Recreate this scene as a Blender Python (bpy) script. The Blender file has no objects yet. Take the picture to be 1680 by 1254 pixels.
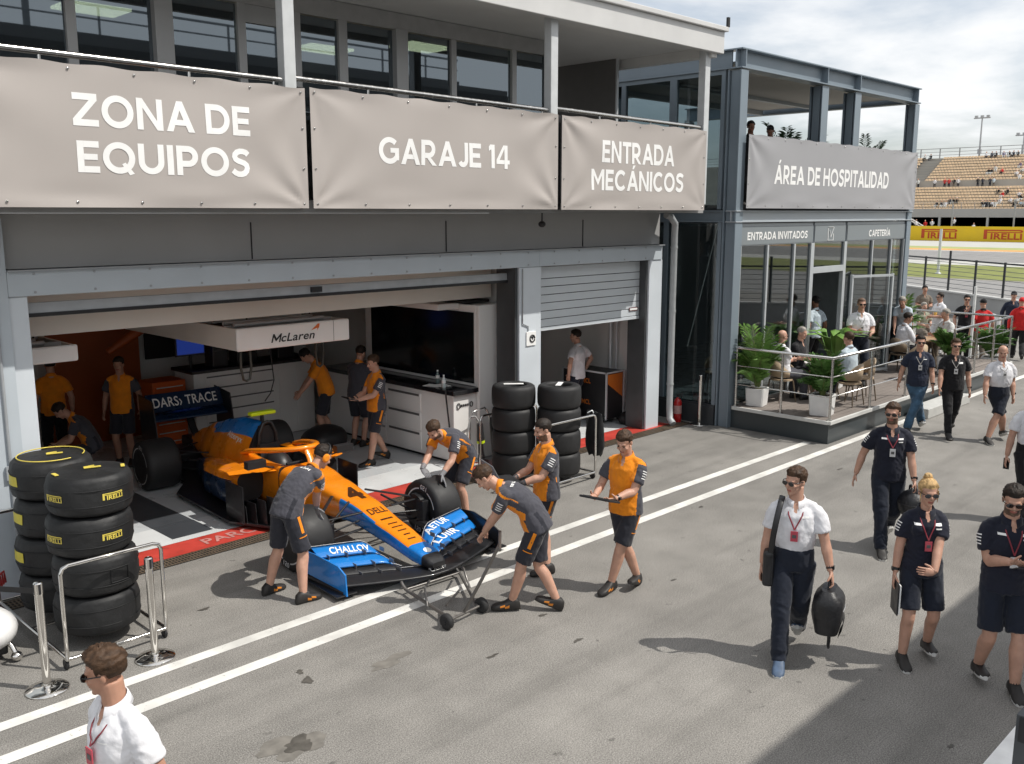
import bpy, bmesh, math, random
import numpy as np
from mathutils import Vector, Matrix, noise as mnoise
from mathutils.bvhtree import BVHTree
random.seed(7)
SC = bpy.context.scene
COL = SC.collection
R_ = math.radians
V = Vector

# ------------------------------------------------------------------ camera geometry
FPX, PX0, PY0, CAMH = 1545.0, 840.0, 627.0, 4.05
TILT = math.atan(277/FPX); YAW = R_(44.64)
FH = V((math.cos(YAW), math.sin(YAW), 0)); RT = V((math.sin(YAW), -math.cos(YAW), 0)); UPZ = V((0,0,1))
FW = FH*math.cos(TILT) - UPZ*math.sin(TILT); UPV = FH*math.sin(TILT) + UPZ*math.cos(TILT)
CAM = V((0,0,CAMH))
def ray(px,py): return FW*FPX + RT*(px-PX0) - UPV*(py-PY0)
def at(px,py,z=0.0):
    """survey point: where a line of sight meets the level z"""
    d = ray(px,py); return CAM + d*((z-CAMH)/d.z)
def onY(px,py,Y): d = ray(px,py); return CAM + d*(Y/d.y)
def onX(px,py,X): d = ray(px,py); return CAM + d*(X/d.x)

# ------------------------------------------------------------------ materials
MATS = {}
def lin(c):
    return tuple(((v/255)/12.92 if v/255 <= .04045 else ((v/255+.055)/1.055)**2.4) for v in c)
def mat(name, col, rough=.6, metal=0.0, var=.08, scale=6.0, bump=0.0, bscale=40.0, spec=.5, coat=0.0, stretch=None, emit=None, estr=1.0, sheen=0.0, alpha=None):
    if name in MATS: return MATS[name]
    m = bpy.data.materials.new(name); m.use_nodes = True
    nt = m.node_tree; N = nt.nodes; L = nt.links
    b = N['Principled BSDF']
    b.inputs['Roughness'].default_value = rough; b.inputs['Metallic'].default_value = metal
    b.inputs['Specular IOR Level'].default_value = spec; b.inputs['Coat Weight'].default_value = coat
    b.inputs['Coat Roughness'].default_value = .08
    if sheen: b.inputs['Sheen Weight'].default_value = sheen
    tc = N.new('ShaderNodeTexCoord'); mp = N.new('ShaderNodeMapping')
    if stretch: mp.inputs['Scale'].default_value = stretch
    L.new(tc.outputs['Object'], mp.inputs['Vector'])
    if var:
        n = N.new('ShaderNodeTexNoise'); n.inputs['Scale'].default_value = scale; n.inputs['Detail'].default_value = 6
        L.new(mp.outputs[0], n.inputs['Vector'])
        r = N.new('ShaderNodeMapRange'); r.inputs[1].default_value = .3; r.inputs[2].default_value = .7
        r.inputs[3].default_value = 1-var; r.inputs[4].default_value = 1+var
        L.new(n.outputs['Fac'], r.inputs[0])
        mx = N.new('ShaderNodeVectorMath'); mx.operation = 'SCALE'
        mx.inputs[0].default_value = col[:3]; L.new(r.outputs[0], mx.inputs['Scale'])
        L.new(mx.outputs[0], b.inputs['Base Color'])
        r2 = N.new('ShaderNodeMapRange'); r2.inputs[1].default_value = .3; r2.inputs[2].default_value = .7
        r2.inputs[3].default_value = max(0,rough-.08); r2.inputs[4].default_value = min(1,rough+.08)
        L.new(n.outputs['Fac'], r2.inputs[0]); L.new(r2.outputs[0], b.inputs['Roughness'])
    else:
        b.inputs['Base Color'].default_value = (*col[:3],1)
    if bump:
        n2 = N.new('ShaderNodeTexNoise'); n2.inputs['Scale'].default_value = bscale; n2.inputs['Detail'].default_value = 5
        L.new(mp.outputs[0], n2.inputs['Vector'])
        bp = N.new('ShaderNodeBump'); bp.inputs['Strength'].default_value = bump; bp.inputs['Distance'].default_value = .02
        L.new(n2.outputs['Fac'], bp.inputs['Height']); L.new(bp.outputs[0], b.inputs['Normal'])
    if emit:
        b.inputs['Emission Color'].default_value = (*emit,1); b.inputs['Emission Strength'].default_value = estr
    MATS[name] = m
    return m
def glass(name, tint=(.25,.3,.32), refl=1.0, ior=1.9):
    if name in MATS: return MATS[name]
    m = bpy.data.materials.new(name); m.use_nodes = True
    nt = m.node_tree; N = nt.nodes; L = nt.links
    N.remove(N['Principled BSDF'])
    tr = N.new('ShaderNodeBsdfTransparent'); tr.inputs[0].default_value = (*tint,1)
    gl = N.new('ShaderNodeBsdfGlossy'); gl.inputs['Roughness'].default_value = .015
    gl.inputs['Color'].default_value = (*(refl if isinstance(refl,tuple) else (refl,)*3),1)
    fr = N.new('ShaderNodeFresnel'); ge = N.new('ShaderNodeNewGeometry'); mr = N.new('ShaderNodeMapRange')
    mr.inputs[3].default_value = ior; mr.inputs[4].default_value = 1/ior; L.new(ge.outputs['Backfacing'],mr.inputs[0]); L.new(mr.outputs[0],fr.inputs[0])
    mx = N.new('ShaderNodeMixShader')
    L.new(fr.outputs[0], mx.inputs[0]); L.new(tr.outputs[0], mx.inputs[1]); L.new(gl.outputs[0], mx.inputs[2])
    L.new(mx.outputs[0], N['Material Output'].inputs[0])
    MATS[name] = m
    return m

# ------------------------------------------------------------------ mesh building
class MB:
    def __init__(s): s.v=[]; s.f=[]; s.m=[]; s.sm=[]; s.T=None
    def add(s, vs, fs, mi=0, smooth=False):
        o=len(s.v)
        if s.T is not None: vs=[s.T @ V(p) for p in vs]
        s.v += [tuple(p) for p in vs]
        for f in fs: s.f.append([i+o for i in f]); s.m.append(mi); s.sm.append(smooth)
        return s
    def box(s, c, d, rz=0, mi=0, rot=None):
        x,y,z=[k/2 for k in d]
        p=[V((sx*x,sy*y,sz*z)) for sz in(-1,1) for sy in(-1,1) for sx in(-1,1)]
        Mx = rot if rot is not None else Matrix.Rotation(rz,3,'Z')
        p=[Mx@q+V(c) for q in p]
        return s.add(p,[(0,2,3,1),(4,5,7,6),(0,1,5,4),(2,6,7,3),(0,4,6,2),(1,3,7,5)],mi)
    def bb(s, x0,x1,y0,y1,z0,z1, mi=0):
        return s.box(((x0+x1)/2,(y0+y1)/2,(z0+z1)/2),(abs(x1-x0),abs(y1-y0),abs(z1-z0)),mi=mi)
    def bar(s, a, b, w, h=None, mi=0, up=V((0,0,1))):
        a=V(a); b=V(b); h=h or w; d=(b-a); L=d.length; d.normalize()
        if abs(d.dot(up))>.98: up=V((0,1,0))
        x=d.cross(up).normalized(); y=x.cross(d)
        return s.box((a+b)/2,(w,L,h),mi=mi,rot=Matrix((x,d,y)).transposed())
    def quad(s, pts, mi=0): return s.add(pts,[tuple(range(len(pts)))],mi)
    def loft(s, rings, mi=0, closed=True, caps=True, smooth=True, loop=False):
        n=len(rings[0]); vs=[p for r in rings for p in r]; fs=[]
        nr=len(rings)
        for i in range(nr if loop else nr-1):
            j=(i+1)%nr
            for k in range(n if closed else n-1):
                l=(k+1)%n
                fs.append((i*n+k,i*n+l,j*n+l,j*n+k))
        s.add(vs,fs,mi,smooth)
        if caps and closed and not loop:
            s.add(rings[0],[tuple(range(n))[::-1]],mi,False); s.add(rings[-1],[tuple(range(n))],mi,False)
        return s
    def tube(s, pts, r, n=8, mi=0, caps=True, smooth=True, loop=False, rx=1.0, ref=None):
        """r: radius, list of radii or list of (a,b)"""
        pts=[V(p) for p in pts]; m=len(pts); rings=[]
        prev=None
        for i,p in enumerate(pts):
            if loop: t=(pts[(i+1)%m]-pts[i-1])
            else: t=(pts[min(i+1,m-1)]-pts[max(i-1,0)])
            t.normalize()
            if prev is None:
                h=V(ref) if ref is not None else (V((0,0,1)) if abs(t.z)<.9 else V((0,1,0)))
                x=(h-t*h.dot(t)).normalized()
            else: x=(prev-t*prev.dot(t)).normalized()
            if ref is not None:
                h=V(ref); x2=(h-t*h.dot(t))
                if x2.length>.2: x=x2.normalized()
            prev=x; y=t.cross(x)
            rr=r[i] if isinstance(r,(list,tuple)) else r
            a,b=rr if isinstance(rr,(list,tuple)) else (rr,rr*rx)
            rings.append([p+x*(a*math.cos(q))+y*(b*math.sin(q)) for q in [2*math.pi*k/n for k in range(n)]])
        return s.loft(rings,mi,True,caps,smooth,loop)
    def cyl(s, a, b, r, n=16, mi=0, r2=None):
        return s.tube([a,b],[r,r if r2 is None else r2],n,mi)
    def lathe(s, prof, n=24, c=(0,0,0), ax='Z', mi=0, smooth=True, mis=None):
        """prof: [(radius,height)] turned about the axis"""
        rings=[]
        for (r,h) in prof:
            ring=[]
            for k in range(n):
                q=2*math.pi*k/n; x,y=r*math.cos(q),r*math.sin(q)
                p={'Z':(x,y,h),'X':(h,x,y),'Y':(y,h,x)}[ax]
                ring.append(V(p)+V(c))
            rings.append(ring)
        if mis is None: return s.loft(rings,mi,True,True,smooth)
        for i in range(len(rings)-1): s.loft(rings[i:i+2],mis[i],True,False,smooth)
        return s
    def ball(s, c, r, n=12, m=8, mi=0, rot=None):
        rx,ry,rz = r if isinstance(r,(tuple,list)) else (r,r,r)
        rings=[]
        for i in range(m+1):
            t=math.pi*(i+.02 if i==0 else (i-.02 if i==m else i))/m
            ring=[]
            for k in range(n):
                q=2*math.pi*k/n
                p=V((rx*math.sin(t)*math.cos(q), ry*math.sin(t)*math.sin(q), -rz*math.cos(t)))
                if rot is not None: p=rot@p
                ring.append(p+V(c))
            rings.append(ring)
        return s.loft(rings,mi,True,True,True)
    def build(s, name, mats, parent=None, bevel=0.0, loc=None):
        me=bpy.data.meshes.new(name); me.from_pydata(s.v,[],s.f); me.validate(clean_customdata=False)
        if not isinstance(mats,(list,tuple)): mats=[mats]
        for m in mats: me.materials.append(m)
        if len(me.polygons)==len(s.f):
            me.polygons.foreach_set('material_index',s.m); me.polygons.foreach_set('use_smooth',s.sm)
        me.update()
        o=bpy.data.objects.new(name,me); COL.objects.link(o)
        if parent is not None: o.parent=parent
        if loc is not None: o.location=loc
        if bevel:
            b=o.modifiers.new('b','BEVEL'); b.width=bevel; b.segments=2; b.limit_method='ANGLE'; b.angle_limit=R_(40)
            b.harden_normals=False
        return o
def tag(o,label=None,cat=None,group=None,kind=None):
    if label: o['label']=label
    if cat: o['category']=cat
    if group: o['group']=group
    if kind: o['kind']=kind
    return o
def thing(name,label,cat,loc=(0,0,0),rz=0,group=None):
    o=bpy.data.objects.new(name,None); COL.objects.link(o); o.empty_display_size=.1
    o.location=loc; o.rotation_euler=(0,0,rz)
    return tag(o,label,cat,group)
def dup(root,loc,rz=None,label=None,group=None):
    r=root.copy(); COL.objects.link(r); r.location=loc
    if rz is not None: r.rotation_euler=(0,0,rz)
    if label: r['label']=label
    if group: r['group']=group
    for ch in list(root.children):
        c=ch.copy(); COL.objects.link(c); c.parent=r
        for g in list(ch.children):
            d=g.copy(); COL.objects.link(d); d.parent=c
    return r

# ------------------------------------------------------------------ lettering
_TC={}
def _glyphs(body, off, space, shear):
    c=bpy.data.curves.new('t','FONT'); c.body=body; c.size=1.0; c.offset=off; c.space_character=space; c.shear=shear; c.resolution_u=4
    o=bpy.data.objects.new('t',c); COL.objects.link(o)
    me=bpy.data.meshes.new_from_object(o.evaluated_get(bpy.context.evaluated_depsgraph_get()))
    vs=[v.co.copy() for v in me.vertices]; fs=[list(p.vertices) for p in me.polygons]
    bpy.data.objects.remove(o); bpy.data.curves.remove(c); bpy.data.meshes.remove(me)
    return vs,fs
def text_mesh(body, off=.02, space=1.04, shear=0.0):
    """flat glyph mesh centred on the origin, capitals one unit high; the letter M is drawn here by hand"""
    k=(body,off,space,shear)
    if k in _TC: return _TC[k]
    vs=[];fs=[];x=0.0;gap=.085*space-.0*off
    segs=[];cur=''
    for ch in body:
        if ch=='M':
            if cur: segs.append(cur); cur=''
            segs.append('M')
        else: cur+=ch
    if cur: segs.append(cur)
    for sg in segs:
        n=len(vs)
        if sg=='M':
            t=.085+2*off; w=.72; a=.70+off; l=-off; d=.52; q=w/2
            pts=[(0,l),(t,l),(t,a),(0,a),(w-t,l),(w,l),(w,a),(w-t,a),(t,a),(t,a-d*.52),(q,.06),(q,.06+d*.52),(w-t,a-d*.52)]
            vs+=[V((px_+x+shear*py_,py_,0)) for px_,py_ in pts]
            fs+=[[n+i for i in f] for f in ((0,1,2,3),(4,5,6,7),(8,9,10,11),(11,10,12,7))]
            x+=w+gap
        else:
            gv,gf=_glyphs(sg,off,space,shear); x0=min(v.x for v in gv); x1=max(v.x for v in gv)
            vs+=[V((v.x-x0+x,v.y,0)) for v in gv]; fs+=[[i+n for i in f] for f in gf]; x+=x1-x0+gap
            if sg.endswith(' '): x+=.22
    x0=min(v.x for v in vs); x1=max(v.x for v in vs); capH=.70
    vs=[V(((v.x-(x0+x1)/2)/capH, v.y/capH-.5, 0)) for v in vs]
    _TC[k]=(vs,fs,(x1-x0)/capH)
    return _TC[k]
def geo_mesh(body, t=.205):
    """even-width geometric capitals drawn as strokes; each stroke sits a hair above the last so none coincide"""
    k=('geo',body,t)
    if k in _TC: return _TC[k]
    vs=[];fs=[];nst=[0]
    def strip(pts,x0,w=t,closed=False):
        pts=[V((p[0],p[1],0)) for p in pts]; m=len(pts); n0=len(vs); z=.00035*(nst[0]%5); nst[0]+=1
        for i,p in enumerate(pts):
            a=pts[(i-1)%m] if (i or closed) else p; c=pts[(i+1)%m] if (i<m-1 or closed) else p
            d=(c-a).normalized(); nrm=V((-d.y,d.x,0)); s=1.0
            if 0<i<m-1 and not closed:
                d1=(p-a).normalized(); s=1/max(.4,abs(nrm.dot(V((-d1.y,d1.x,0)))))
            for sg in (1,-1): q=p+nrm*(w/2*s*sg); vs.append(V((q.x+x0,q.y,z)))
        for i in range(m if closed else m-1):
            j=(i+1)%m; fs.append([n0+2*i,n0+2*i+1,n0+2*j+1,n0+2*j])
    def poly(pts,x0):
        n0=len(vs); z=.00035*(nst[0]%5); nst[0]+=1
        for p in pts: vs.append(V((p[0]+x0,p[1],z)))
        fs.append(list(range(n0,n0+len(pts))))
    def bar(x0,a,b,c,d): poly([(a,c),(b,c),(b,d),(a,d)],x0)
    def arc(cx,cy,rx,ry,a0,a1,n=22): return [(cx+rx*math.cos(R_(a0+(a1-a0)*i/n)),cy+ry*math.sin(R_(a0+(a1-a0)*i/n))) for i in range(n+1)]
    h=t/2; s=t*1.16; x=0.0
    for ch in body:
        ac=None
        if ch in 'ÁÍ': ac=ch; ch={'Á':'A','Í':'I'}[ch]
        if ch==' ': x+=.36; continue
        if ch in 'OQ':
            w=1.04; strip(arc(.52,.5,.52-h,.5-h+.01,0,360,40)[:-1],x,closed=True)
            if ch=='Q': poly([(.60,.30),(.72,.36),(1.0,.0),(.84,-.05)],x)
        elif ch=='Z': w=.80; bar(x,0.02,.78,1-t,1); bar(x,0,.80,0,t); poly([(0,t),(.25,t),(.78,1-t),(.53,1-t)],x)
        elif ch=='N': w=.88; bar(x,0,t,0,1); bar(x,w-t,w,0,1); poly([(t,1),(t,1-.30),(w-t,0),(w-t,.30)],x)
        elif ch=='A': w=1.0; poly([(0,0),(t*1.12,0),(.5+t*.50,1),(.5-t*.50,1)],x); poly([(w-t*1.12,0),(w,0),(.5+t*.50,1),(.5-t*.30,.82)],x); bar(x,.26,.74,.21,.21+t*.9)
        elif ch=='D': w=.90; bar(x,0,t,0,1); strip([(t,1-h),(.42,1-h)]+arc(.42,.5,.48-h,.5-h,90,-90)[1:-1]+[(.42,h),(t,h)],x)
        elif ch in 'EFL':
            w={'E':.68,'F':.66,'L':.62}[ch]; bar(x,0,t,0,1)
            if ch!='L': bar(x,t,w,1-t,1); bar(x,t,w*.92,.5-t*.46,.5+t*.46)
            if ch!='F': bar(x,t,w,0,t)
        elif ch=='U': w=.86; strip([(h,1),(h,.42)]+arc(.43,.42,.43-h,.42-h+.0,180,360)[1:-1]+[(w-h,.42),(w-h,1)],x)
        elif ch=='I': w=t*1.05; bar(x,0,t*1.05,0,1)
        elif ch in 'PR':
            w=.76 if ch=='P' else .82; bar(x,0,t,0,1); r=.33-h*.5; strip([(t,1-h),(.40,1-h)]+arc(.40,.645,.36-h,.355-h,90,-90)[1:-1]+[(.40,.29+h),(t,.29+h)],x)
            if ch=='R': poly([(.30,.30),(.52,.30),(.84,0),(.60,0)],x)
        elif ch=='S': w=.72; strip([(.66,.80),(.58,.875),(.46,.908),(.34,.908),(.22,.87),(.145,.79),(.13,.71),(.165,.63),(.25,.575),(.38,.535),(.50,.495),(.585,.43),(.61,.33),(.575,.22),(.49,.135),(.37,.095),(.25,.10),(.14,.145),(.04,.225)],x,t*.98)
        elif ch in 'CG':
            w=.94 if ch=='C' else .98; strip(arc(.52,.5,.52-h,.5-h+.01,45,318 if ch=='C' else 338,34),x)
            if ch=='G': bar(x,.56,.985,.42,.42+t*.9); bar(x,.985-t,.985,.14,.42)
        elif ch=='J': w=.60; strip([(w-h,1),(w-h,.34)]+arc(.30,.32,.30-h,.32-h+.01,0,-150,16)[1:],x)
        elif ch=='1': w=.36; bar(x,w-t,w,0,1); poly([(w-t,1),(w-t,.80),(0,.72),(0,.90),(.09,1)],x)
        elif ch=='4': w=.84; bar(x,.50,.50+t,0,1); poly([(0,.22),(0,.38),(.36,1),(.50,1),(.50,.90),(.20,.38)],x) if False else (bar(x,0,.50,.20,.20+t*.85),bar(x,.50+t,w,.20,.20+t*.85),poly([(0,.20+t*.85),(.20,.20+t*.85),(.50,.84),(.50,1),(.44,1)],x))
        elif ch=='T': w=.78; bar(x,0,w,1-t,1); bar(x,w/2-h,w/2+h,0,1-t)
        elif ch=='M': w=1.04; bar(x,0,t,0,1); bar(x,w-t,w,0,1); poly([(t,1),(t,.70),(w/2,.22),(w/2,.52)],x); poly([(w-t,.70),(w-t,1),(w/2,.52),(w/2,.22)],x)
        elif ch=='H': w=.88; bar(x,0,t,0,1); bar(x,w-t,w,0,1); bar(x,t,w-t,.5-h*.95,.5+h*.95)
        elif ch=='V': w=.98; poly([(0,1),(t*1.12,1),(.5+t*.5,0),(.5-t*.5,0)],x); poly([(w-t*1.12,1),(w,1),(.5+t*.5,0),(.5-t*.3,.18)],x)
        else: w=.3
        if ac: cx_=w/2; poly([(cx_-.06,1.07),(cx_+.08,1.07),(cx_+.24,1.27),(cx_+.03,1.27)],x)
        x+=w+(.105 if ch not in 'AVTLJ' else .06)
    x1=max(v.x for v in vs); x0=min(v.x for v in vs)
    out=([V((v.x-(x0+x1)/2,v.y-.5,v.z)) for v in vs],fs,x1-x0)
    _TC[k]=out
    return out
def text_at(mb, body, o, ux, uy, h, width=None, off=.02, space=1.04, mi=0, shear=0.0, fn=None, lift=.004, cut=None, geo=False):
    """write body centred at o, reading along ux, upward uy; fn(point)->point drapes it"""
    vs,fs,w=geo_mesh(body) if geo else text_mesh(body,off,space,shear)
    sx = (width/w) if width else h
    ux=V(ux).normalized(); uy=V(uy).normalized(); nz=ux.cross(uy)
    pts=[V(o)+ux*(v.x*sx)+uy*(v.y*h)+nz*(lift+v.z) for v in vs]
    if fn:
        if cut:
            bm=bmesh.new(); bv=[bm.verts.new(p) for p in pts]
            for f in fs:
                try: bm.faces.new([bv[i] for i in f])
                except ValueError: pass
            hw=(width or w*h)/2
            k=-hw
            while k<hw:
                bmesh.ops.bisect_plane(bm,geom=bm.verts[:]+bm.edges[:]+bm.faces[:],plane_co=V(o)+ux*k,plane_no=ux); k+=cut
            k=-h*.6
            while k<h*.8:
                bmesh.ops.bisect_plane(bm,geom=bm.verts[:]+bm.edges[:]+bm.faces[:],plane_co=V(o)+uy*k,plane_no=uy); k+=cut
            bm.verts.index_update()
            pts=[v.co.copy() for v in bm.verts]; fs=[[v.index for v in f.verts] for f in bm.faces]; bm.free()
        pts=[fn(p) for p in pts]
    mb.add(pts,fs,mi)
    return mb
def bvh_of(o):
    """tree of an object's mesh in its parent's space"""
    me=o.data; return BVHTree.FromPolygons([o.matrix_basis@v.co for v in me.vertices],[list(p.vertices) for p in me.polygons])
def project(tree, d, lift=.004, back=1.0):
    d=V(d).normalized()
    def fn(p):
        h=tree.ray_cast(p-d*back,d,back*3)
        return (h[0]-d*lift) if h[0] is not None else p
    return fn
def W(root):
    """builder that takes world coordinates and stores them relative to a thing's base"""
    m=MB(); m.T=Matrix.Translation(-V(root.location)); return m
def world_obj(mb,name,mats,base,label,cat,group=None,kind=None,bevel=0):
    base=V(base)
    mb.v=[tuple(V(p)-base) for p in mb.v]
    o=mb.build(name,mats,None,bevel,loc=base); return tag(o,label,cat,group,kind)

# ------------------------------------------------------------------ palette
M_conc=mat('wall_paint',(.47,.52,.565),.55,var=.05,scale=1.5,bump=.03,bscale=60)
M_concd=mat('upper_wall_paint',(.37,.37,.37),.6,var=.05,scale=1.2)
M_pier=mat('pier_paint',(.60,.645,.69),.5,var=.06,scale=1.3,bump=.02,bscale=30)
M_white=mat('white_paint',(.88,.88,.87),.5,var=.04,scale=2)
M_offwhite=mat('white_laminate',(.80,.79,.77),.35,var=.04,scale=1.5)
M_steel=mat('brushed_steel',(.62,.61,.59),.22,1.0,var=.06,scale=20)
M_chrome=mat('polished_steel',(.75,.73,.70),.08,1.0,var=.03,scale=8)
M_alu=mat('anodised_aluminium',(.62,.64,.66),.4,.3,var=.04,scale=4)
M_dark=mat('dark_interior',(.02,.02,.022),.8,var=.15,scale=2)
M_black=mat('black_plastic',(.018,.018,.02),.45,var=.1,scale=8)
M_blackg=mat('black_gloss',(.012,.012,.014),.12,var=.05,scale=5)
M_rubber=mat('black_rubber',(.022,.022,.023),.75,var=.2,scale=10,bump=.05,bscale=60)
M_hosp=mat('blue_grey_steel',(.20,.245,.285),.45,.1,var=.07,scale=1.5,bump=.01,bscale=50)
M_hospl=mat('light_grey_beam',(.40,.435,.465),.45,.1,var=.04,scale=1.5)
M_sign=mat('sign_grey',(.21,.235,.25),.5,var=.03,scale=2)
M_lett=mat('white_vinyl',(.86,.86,.85),.5,var=.03,scale=6)
M_glass=glass('tinted_glass',(.50,.56,.58),1.0)
M_glassd=glass('dark_glass',(.15,.18,.195),(.78,.90,1.0),2.5)
M_orange=mat('orange_panel',(.62,.17,.02),.5,var=.08,scale=2)
M_soffit=mat('grey_canvas',(.68,.68,.67),.8,var=.06,scale=1.0)
M_cream=mat('cream_bulkhead',(.74,.70,.64),.6,var=.06,scale=1.0)
M_lamp=mat('ceiling_panel_lit',(.9,.85,.6),.5,var=0,emit=(1,.86,.48),estr=14)

def ground_mat(name,col,speck=.35,blotch=.12,bump=.5):
    m=bpy.data.materials.new(name); m.use_nodes=True; nt=m.node_tree; N=nt.nodes; L=nt.links; b=N['Principled BSDF']
    tc=N.new('ShaderNodeTexCoord')
    def nz(s,d=6,st=None):
        n=N.new('ShaderNodeTexNoise'); n.inputs['Scale'].default_value=s; n.inputs['Detail'].default_value=d
        if st:
            mp=N.new('ShaderNodeMapping'); mp.inputs['Scale'].default_value=st; L.new(tc.outputs['Object'],mp.inputs[0]); L.new(mp.outputs[0],n.inputs['Vector'])
        else: L.new(tc.outputs['Object'],n.inputs['Vector'])
        return n
    def rng(o,a,bb,lo,hi):
        r=N.new('ShaderNodeMapRange'); r.inputs[1].default_value=a; r.inputs[2].default_value=bb; r.inputs[3].default_value=lo; r.inputs[4].default_value=hi; L.new(o,r.inputs[0]); return r.outputs[0]
    def mul(a,c):
        k=N.new('ShaderNodeMath'); k.operation='MULTIPLY'; L.new(a,k.inputs[0]); L.new(c,k.inputs[1]); return k.outputs[0]
    fine=rng(nz(90,3).outputs['Fac'],.3,.7,1-speck,1+speck)
    big=rng(nz(.35,5).outputs['Fac'],.3,.7,1-blotch,1+blotch)
    mid=rng(nz(2.2,8).outputs['Fac'],.3,.7,1-blotch*.7,1+blotch*.7)
    tyre=rng(nz(1.4,4,(.12,1.6,1)).outputs['Fac'],.50,.72,1.0,.76)
    spots=rng(nz(7,2).outputs['Fac'],.70,.76,1.0,.6)
    vor=N.new('ShaderNodeTexVoronoi'); vor.inputs['Scale'].default_value=130; L.new(tc.outputs['Object'],vor.inputs['Vector'])
    agg=rng(vor.outputs['Distance'],0,.6,1.22,.86)
    f=mul(mul(mul(fine,big),mul(mid,tyre)),mul(spots,agg))
    sc=N.new('ShaderNodeVectorMath'); sc.operation='SCALE'; sc.inputs[0].default_value=col; L.new(f,sc.inputs['Scale'])
    L.new(sc.outputs[0],b.inputs['Base Color']); b.inputs['Roughness'].default_value=.85; b.inputs['Specular IOR Level'].default_value=.3
    bp=N.new('ShaderNodeBump'); bp.inputs['Strength'].default_value=bump; bp.inputs['Distance'].default_value=.006
    L.new(vor.outputs['Distance'],bp.inputs['Height']); L.new(bp.outputs[0],b.inputs['Normal'])
    return m
M_asph=ground_mat('asphalt',(.248,.237,.220),.48,.15,.32)
M_track=ground_mat('track_asphalt',(.26,.255,.25),.15,.08,.1)
M_line=mat('line_paint',(.70,.69,.655),.6,var=.2,scale=3,bump=.1,bscale=120)
def wear(m,under,scale=26,lo=.60,hi=.68):
    nt=m.node_tree; N=nt.nodes; L=nt.links; b=N['Principled BSDF']; src=b.inputs['Base Color'].links[0].from_socket
    tc=N.new('ShaderNodeTexCoord'); n=N.new('ShaderNodeTexNoise'); n.inputs['Scale'].default_value=scale; n.inputs['Detail'].default_value=8; n.inputs['Roughness'].default_value=.7; L.new(tc.outputs['Object'],n.inputs['Vector'])
    r=N.new('ShaderNodeMapRange'); r.inputs[1].default_value=lo; r.inputs[2].default_value=hi; r.inputs[4].default_value=.85; L.new(n.outputs['Fac'],r.inputs[0])
    mx=N.new('ShaderNodeMix'); mx.data_type='RGBA'; L.new(r.outputs[0],mx.inputs[0]); L.new(src,mx.inputs[6]); mx.inputs[7].default_value=(*under,1); L.new(mx.outputs[2],b.inputs['Base Color'])
wear(M_line,(.24,.23,.21))
M_floor=mat('epoxy_floor',(.52,.545,.565),.3,var=.07,scale=1.2,spec=.4)
M_floorw=mat('white_epoxy',(.66,.68,.69),.3,var=.06,scale=1.5)
M_floord=mat('dark_epoxy',(.055,.06,.068),.4,var=.1,scale=2)
M_red=mat('red_floor_paint',(.50,.055,.04),.5,var=.2,scale=4); wear(M_red,(.14,.06,.05),9,.58,.72)
M_grass=mat('verge_grass',(.17,.19,.045),.9,var=.25,scale=.6)

# ------------------------------------------------------------------ ground
def sheet(name,x0,x1,y0,y1,z,m,kind='structure'):
    b=MB(); b.quad([(x0,y0,z),(x1,y0,z),(x1,y1,z),(x0,y1,z)]); o=b.build(name,m); tag(o,kind=kind); return o
sheet('ground',-1500,2500,-1800,1800,0,M_asph)
sheet('pit_line',-10,15.42,7.71,7.85,.004,M_line); sheet('pit_line',-10,60,7.19,7.335,.004,M_line)
sheet('garage_floor',2.0,14.55,10.42,17,.004,M_floor)
sheet('white_floor_strip',3.44,14.2,10.845,11.55,.008,M_floorw)
sheet('dark_floor_band',5.05,5.6,11.56,16.4,.008,M_floord)
sheet('dark_floor_band',5.05,5.6,10.99,11.54,.012,M_floord)
sheet('red_threshold',2.0,14.9,10.40,10.84,.008,M_red)
b=MB()
for i,x in enumerate((5.62,)):
    text_at(b,'PARC',(x,10.62,.0),(1,0,0),(0,1,0),.2,off=.02,lift=.013)
o=b.build('threshold_lettering',mat('worn_white',(.52,.24,.22),.6,var=.2)); tag(o,kind='structure')
b=MB(); b.bb(-2,15.3,10.14,10.385,.0005,.006)
for i in range(430): b.bb(-2+i*.04,-2+i*.04+.014,10.15,10.375,.006,.012,mi=1)
for k in range(4): b.bb(-2,15.3,10.16+k*.07,10.17+k*.07,.007,.0125,mi=1)
o=b.build('drain_grate',[mat('drain_black',(.02,.018,.016),.8),mat('drain_iron',(.16,.12,.085),.6,.3,var=.2)]); tag(o,kind='structure')
# stains on the paddock asphalt
def blob(name,c,rx,ry,m,z=.0045,seed=1):
    rnd=random.Random(seed); n=26; ph=[rnd.uniform(0,6.28) for _ in range(5)]
    pts=[]
    for k in range(n):
        q=2*math.pi*k/n; r=1+.22*math.sin(2*q+ph[0])+.18*math.sin(3*q+ph[1])+.16*math.sin(5*q+ph[2])+.1*math.sin(8*q+ph[3])
        pts.append((c[0]+rx*r*math.cos(q),c[1]+ry*r*math.sin(q),z))
    b=MB(); b.quad(pts); o=b.build(name,m); tag(o,kind='structure'); return o
M_oil=mat('oil_stain',(.085,.078,.068),.6,var=.3,scale=12); M_oil2=mat('old_oil_stain',(.175,.163,.145),.8,var=.25,scale=10)
for i,(px,py,rx,ry) in enumerate([(490,1222,.13,.09),(505,1117,.04,.07),(492,1103,.03,.04),(948,1051,.05,.025),(808,1077,.06,.02),(1105,952,.05,.012),(1150,832,.05,.02),(1560,1225,.03,.02),(335,1000,.05,.03),(1378,770,.08,.02),(890,1010,.05,.02)]):
    p=at(px,py); blob('oil_stain',p,rx,ry,M_oil,seed=i)
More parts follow.
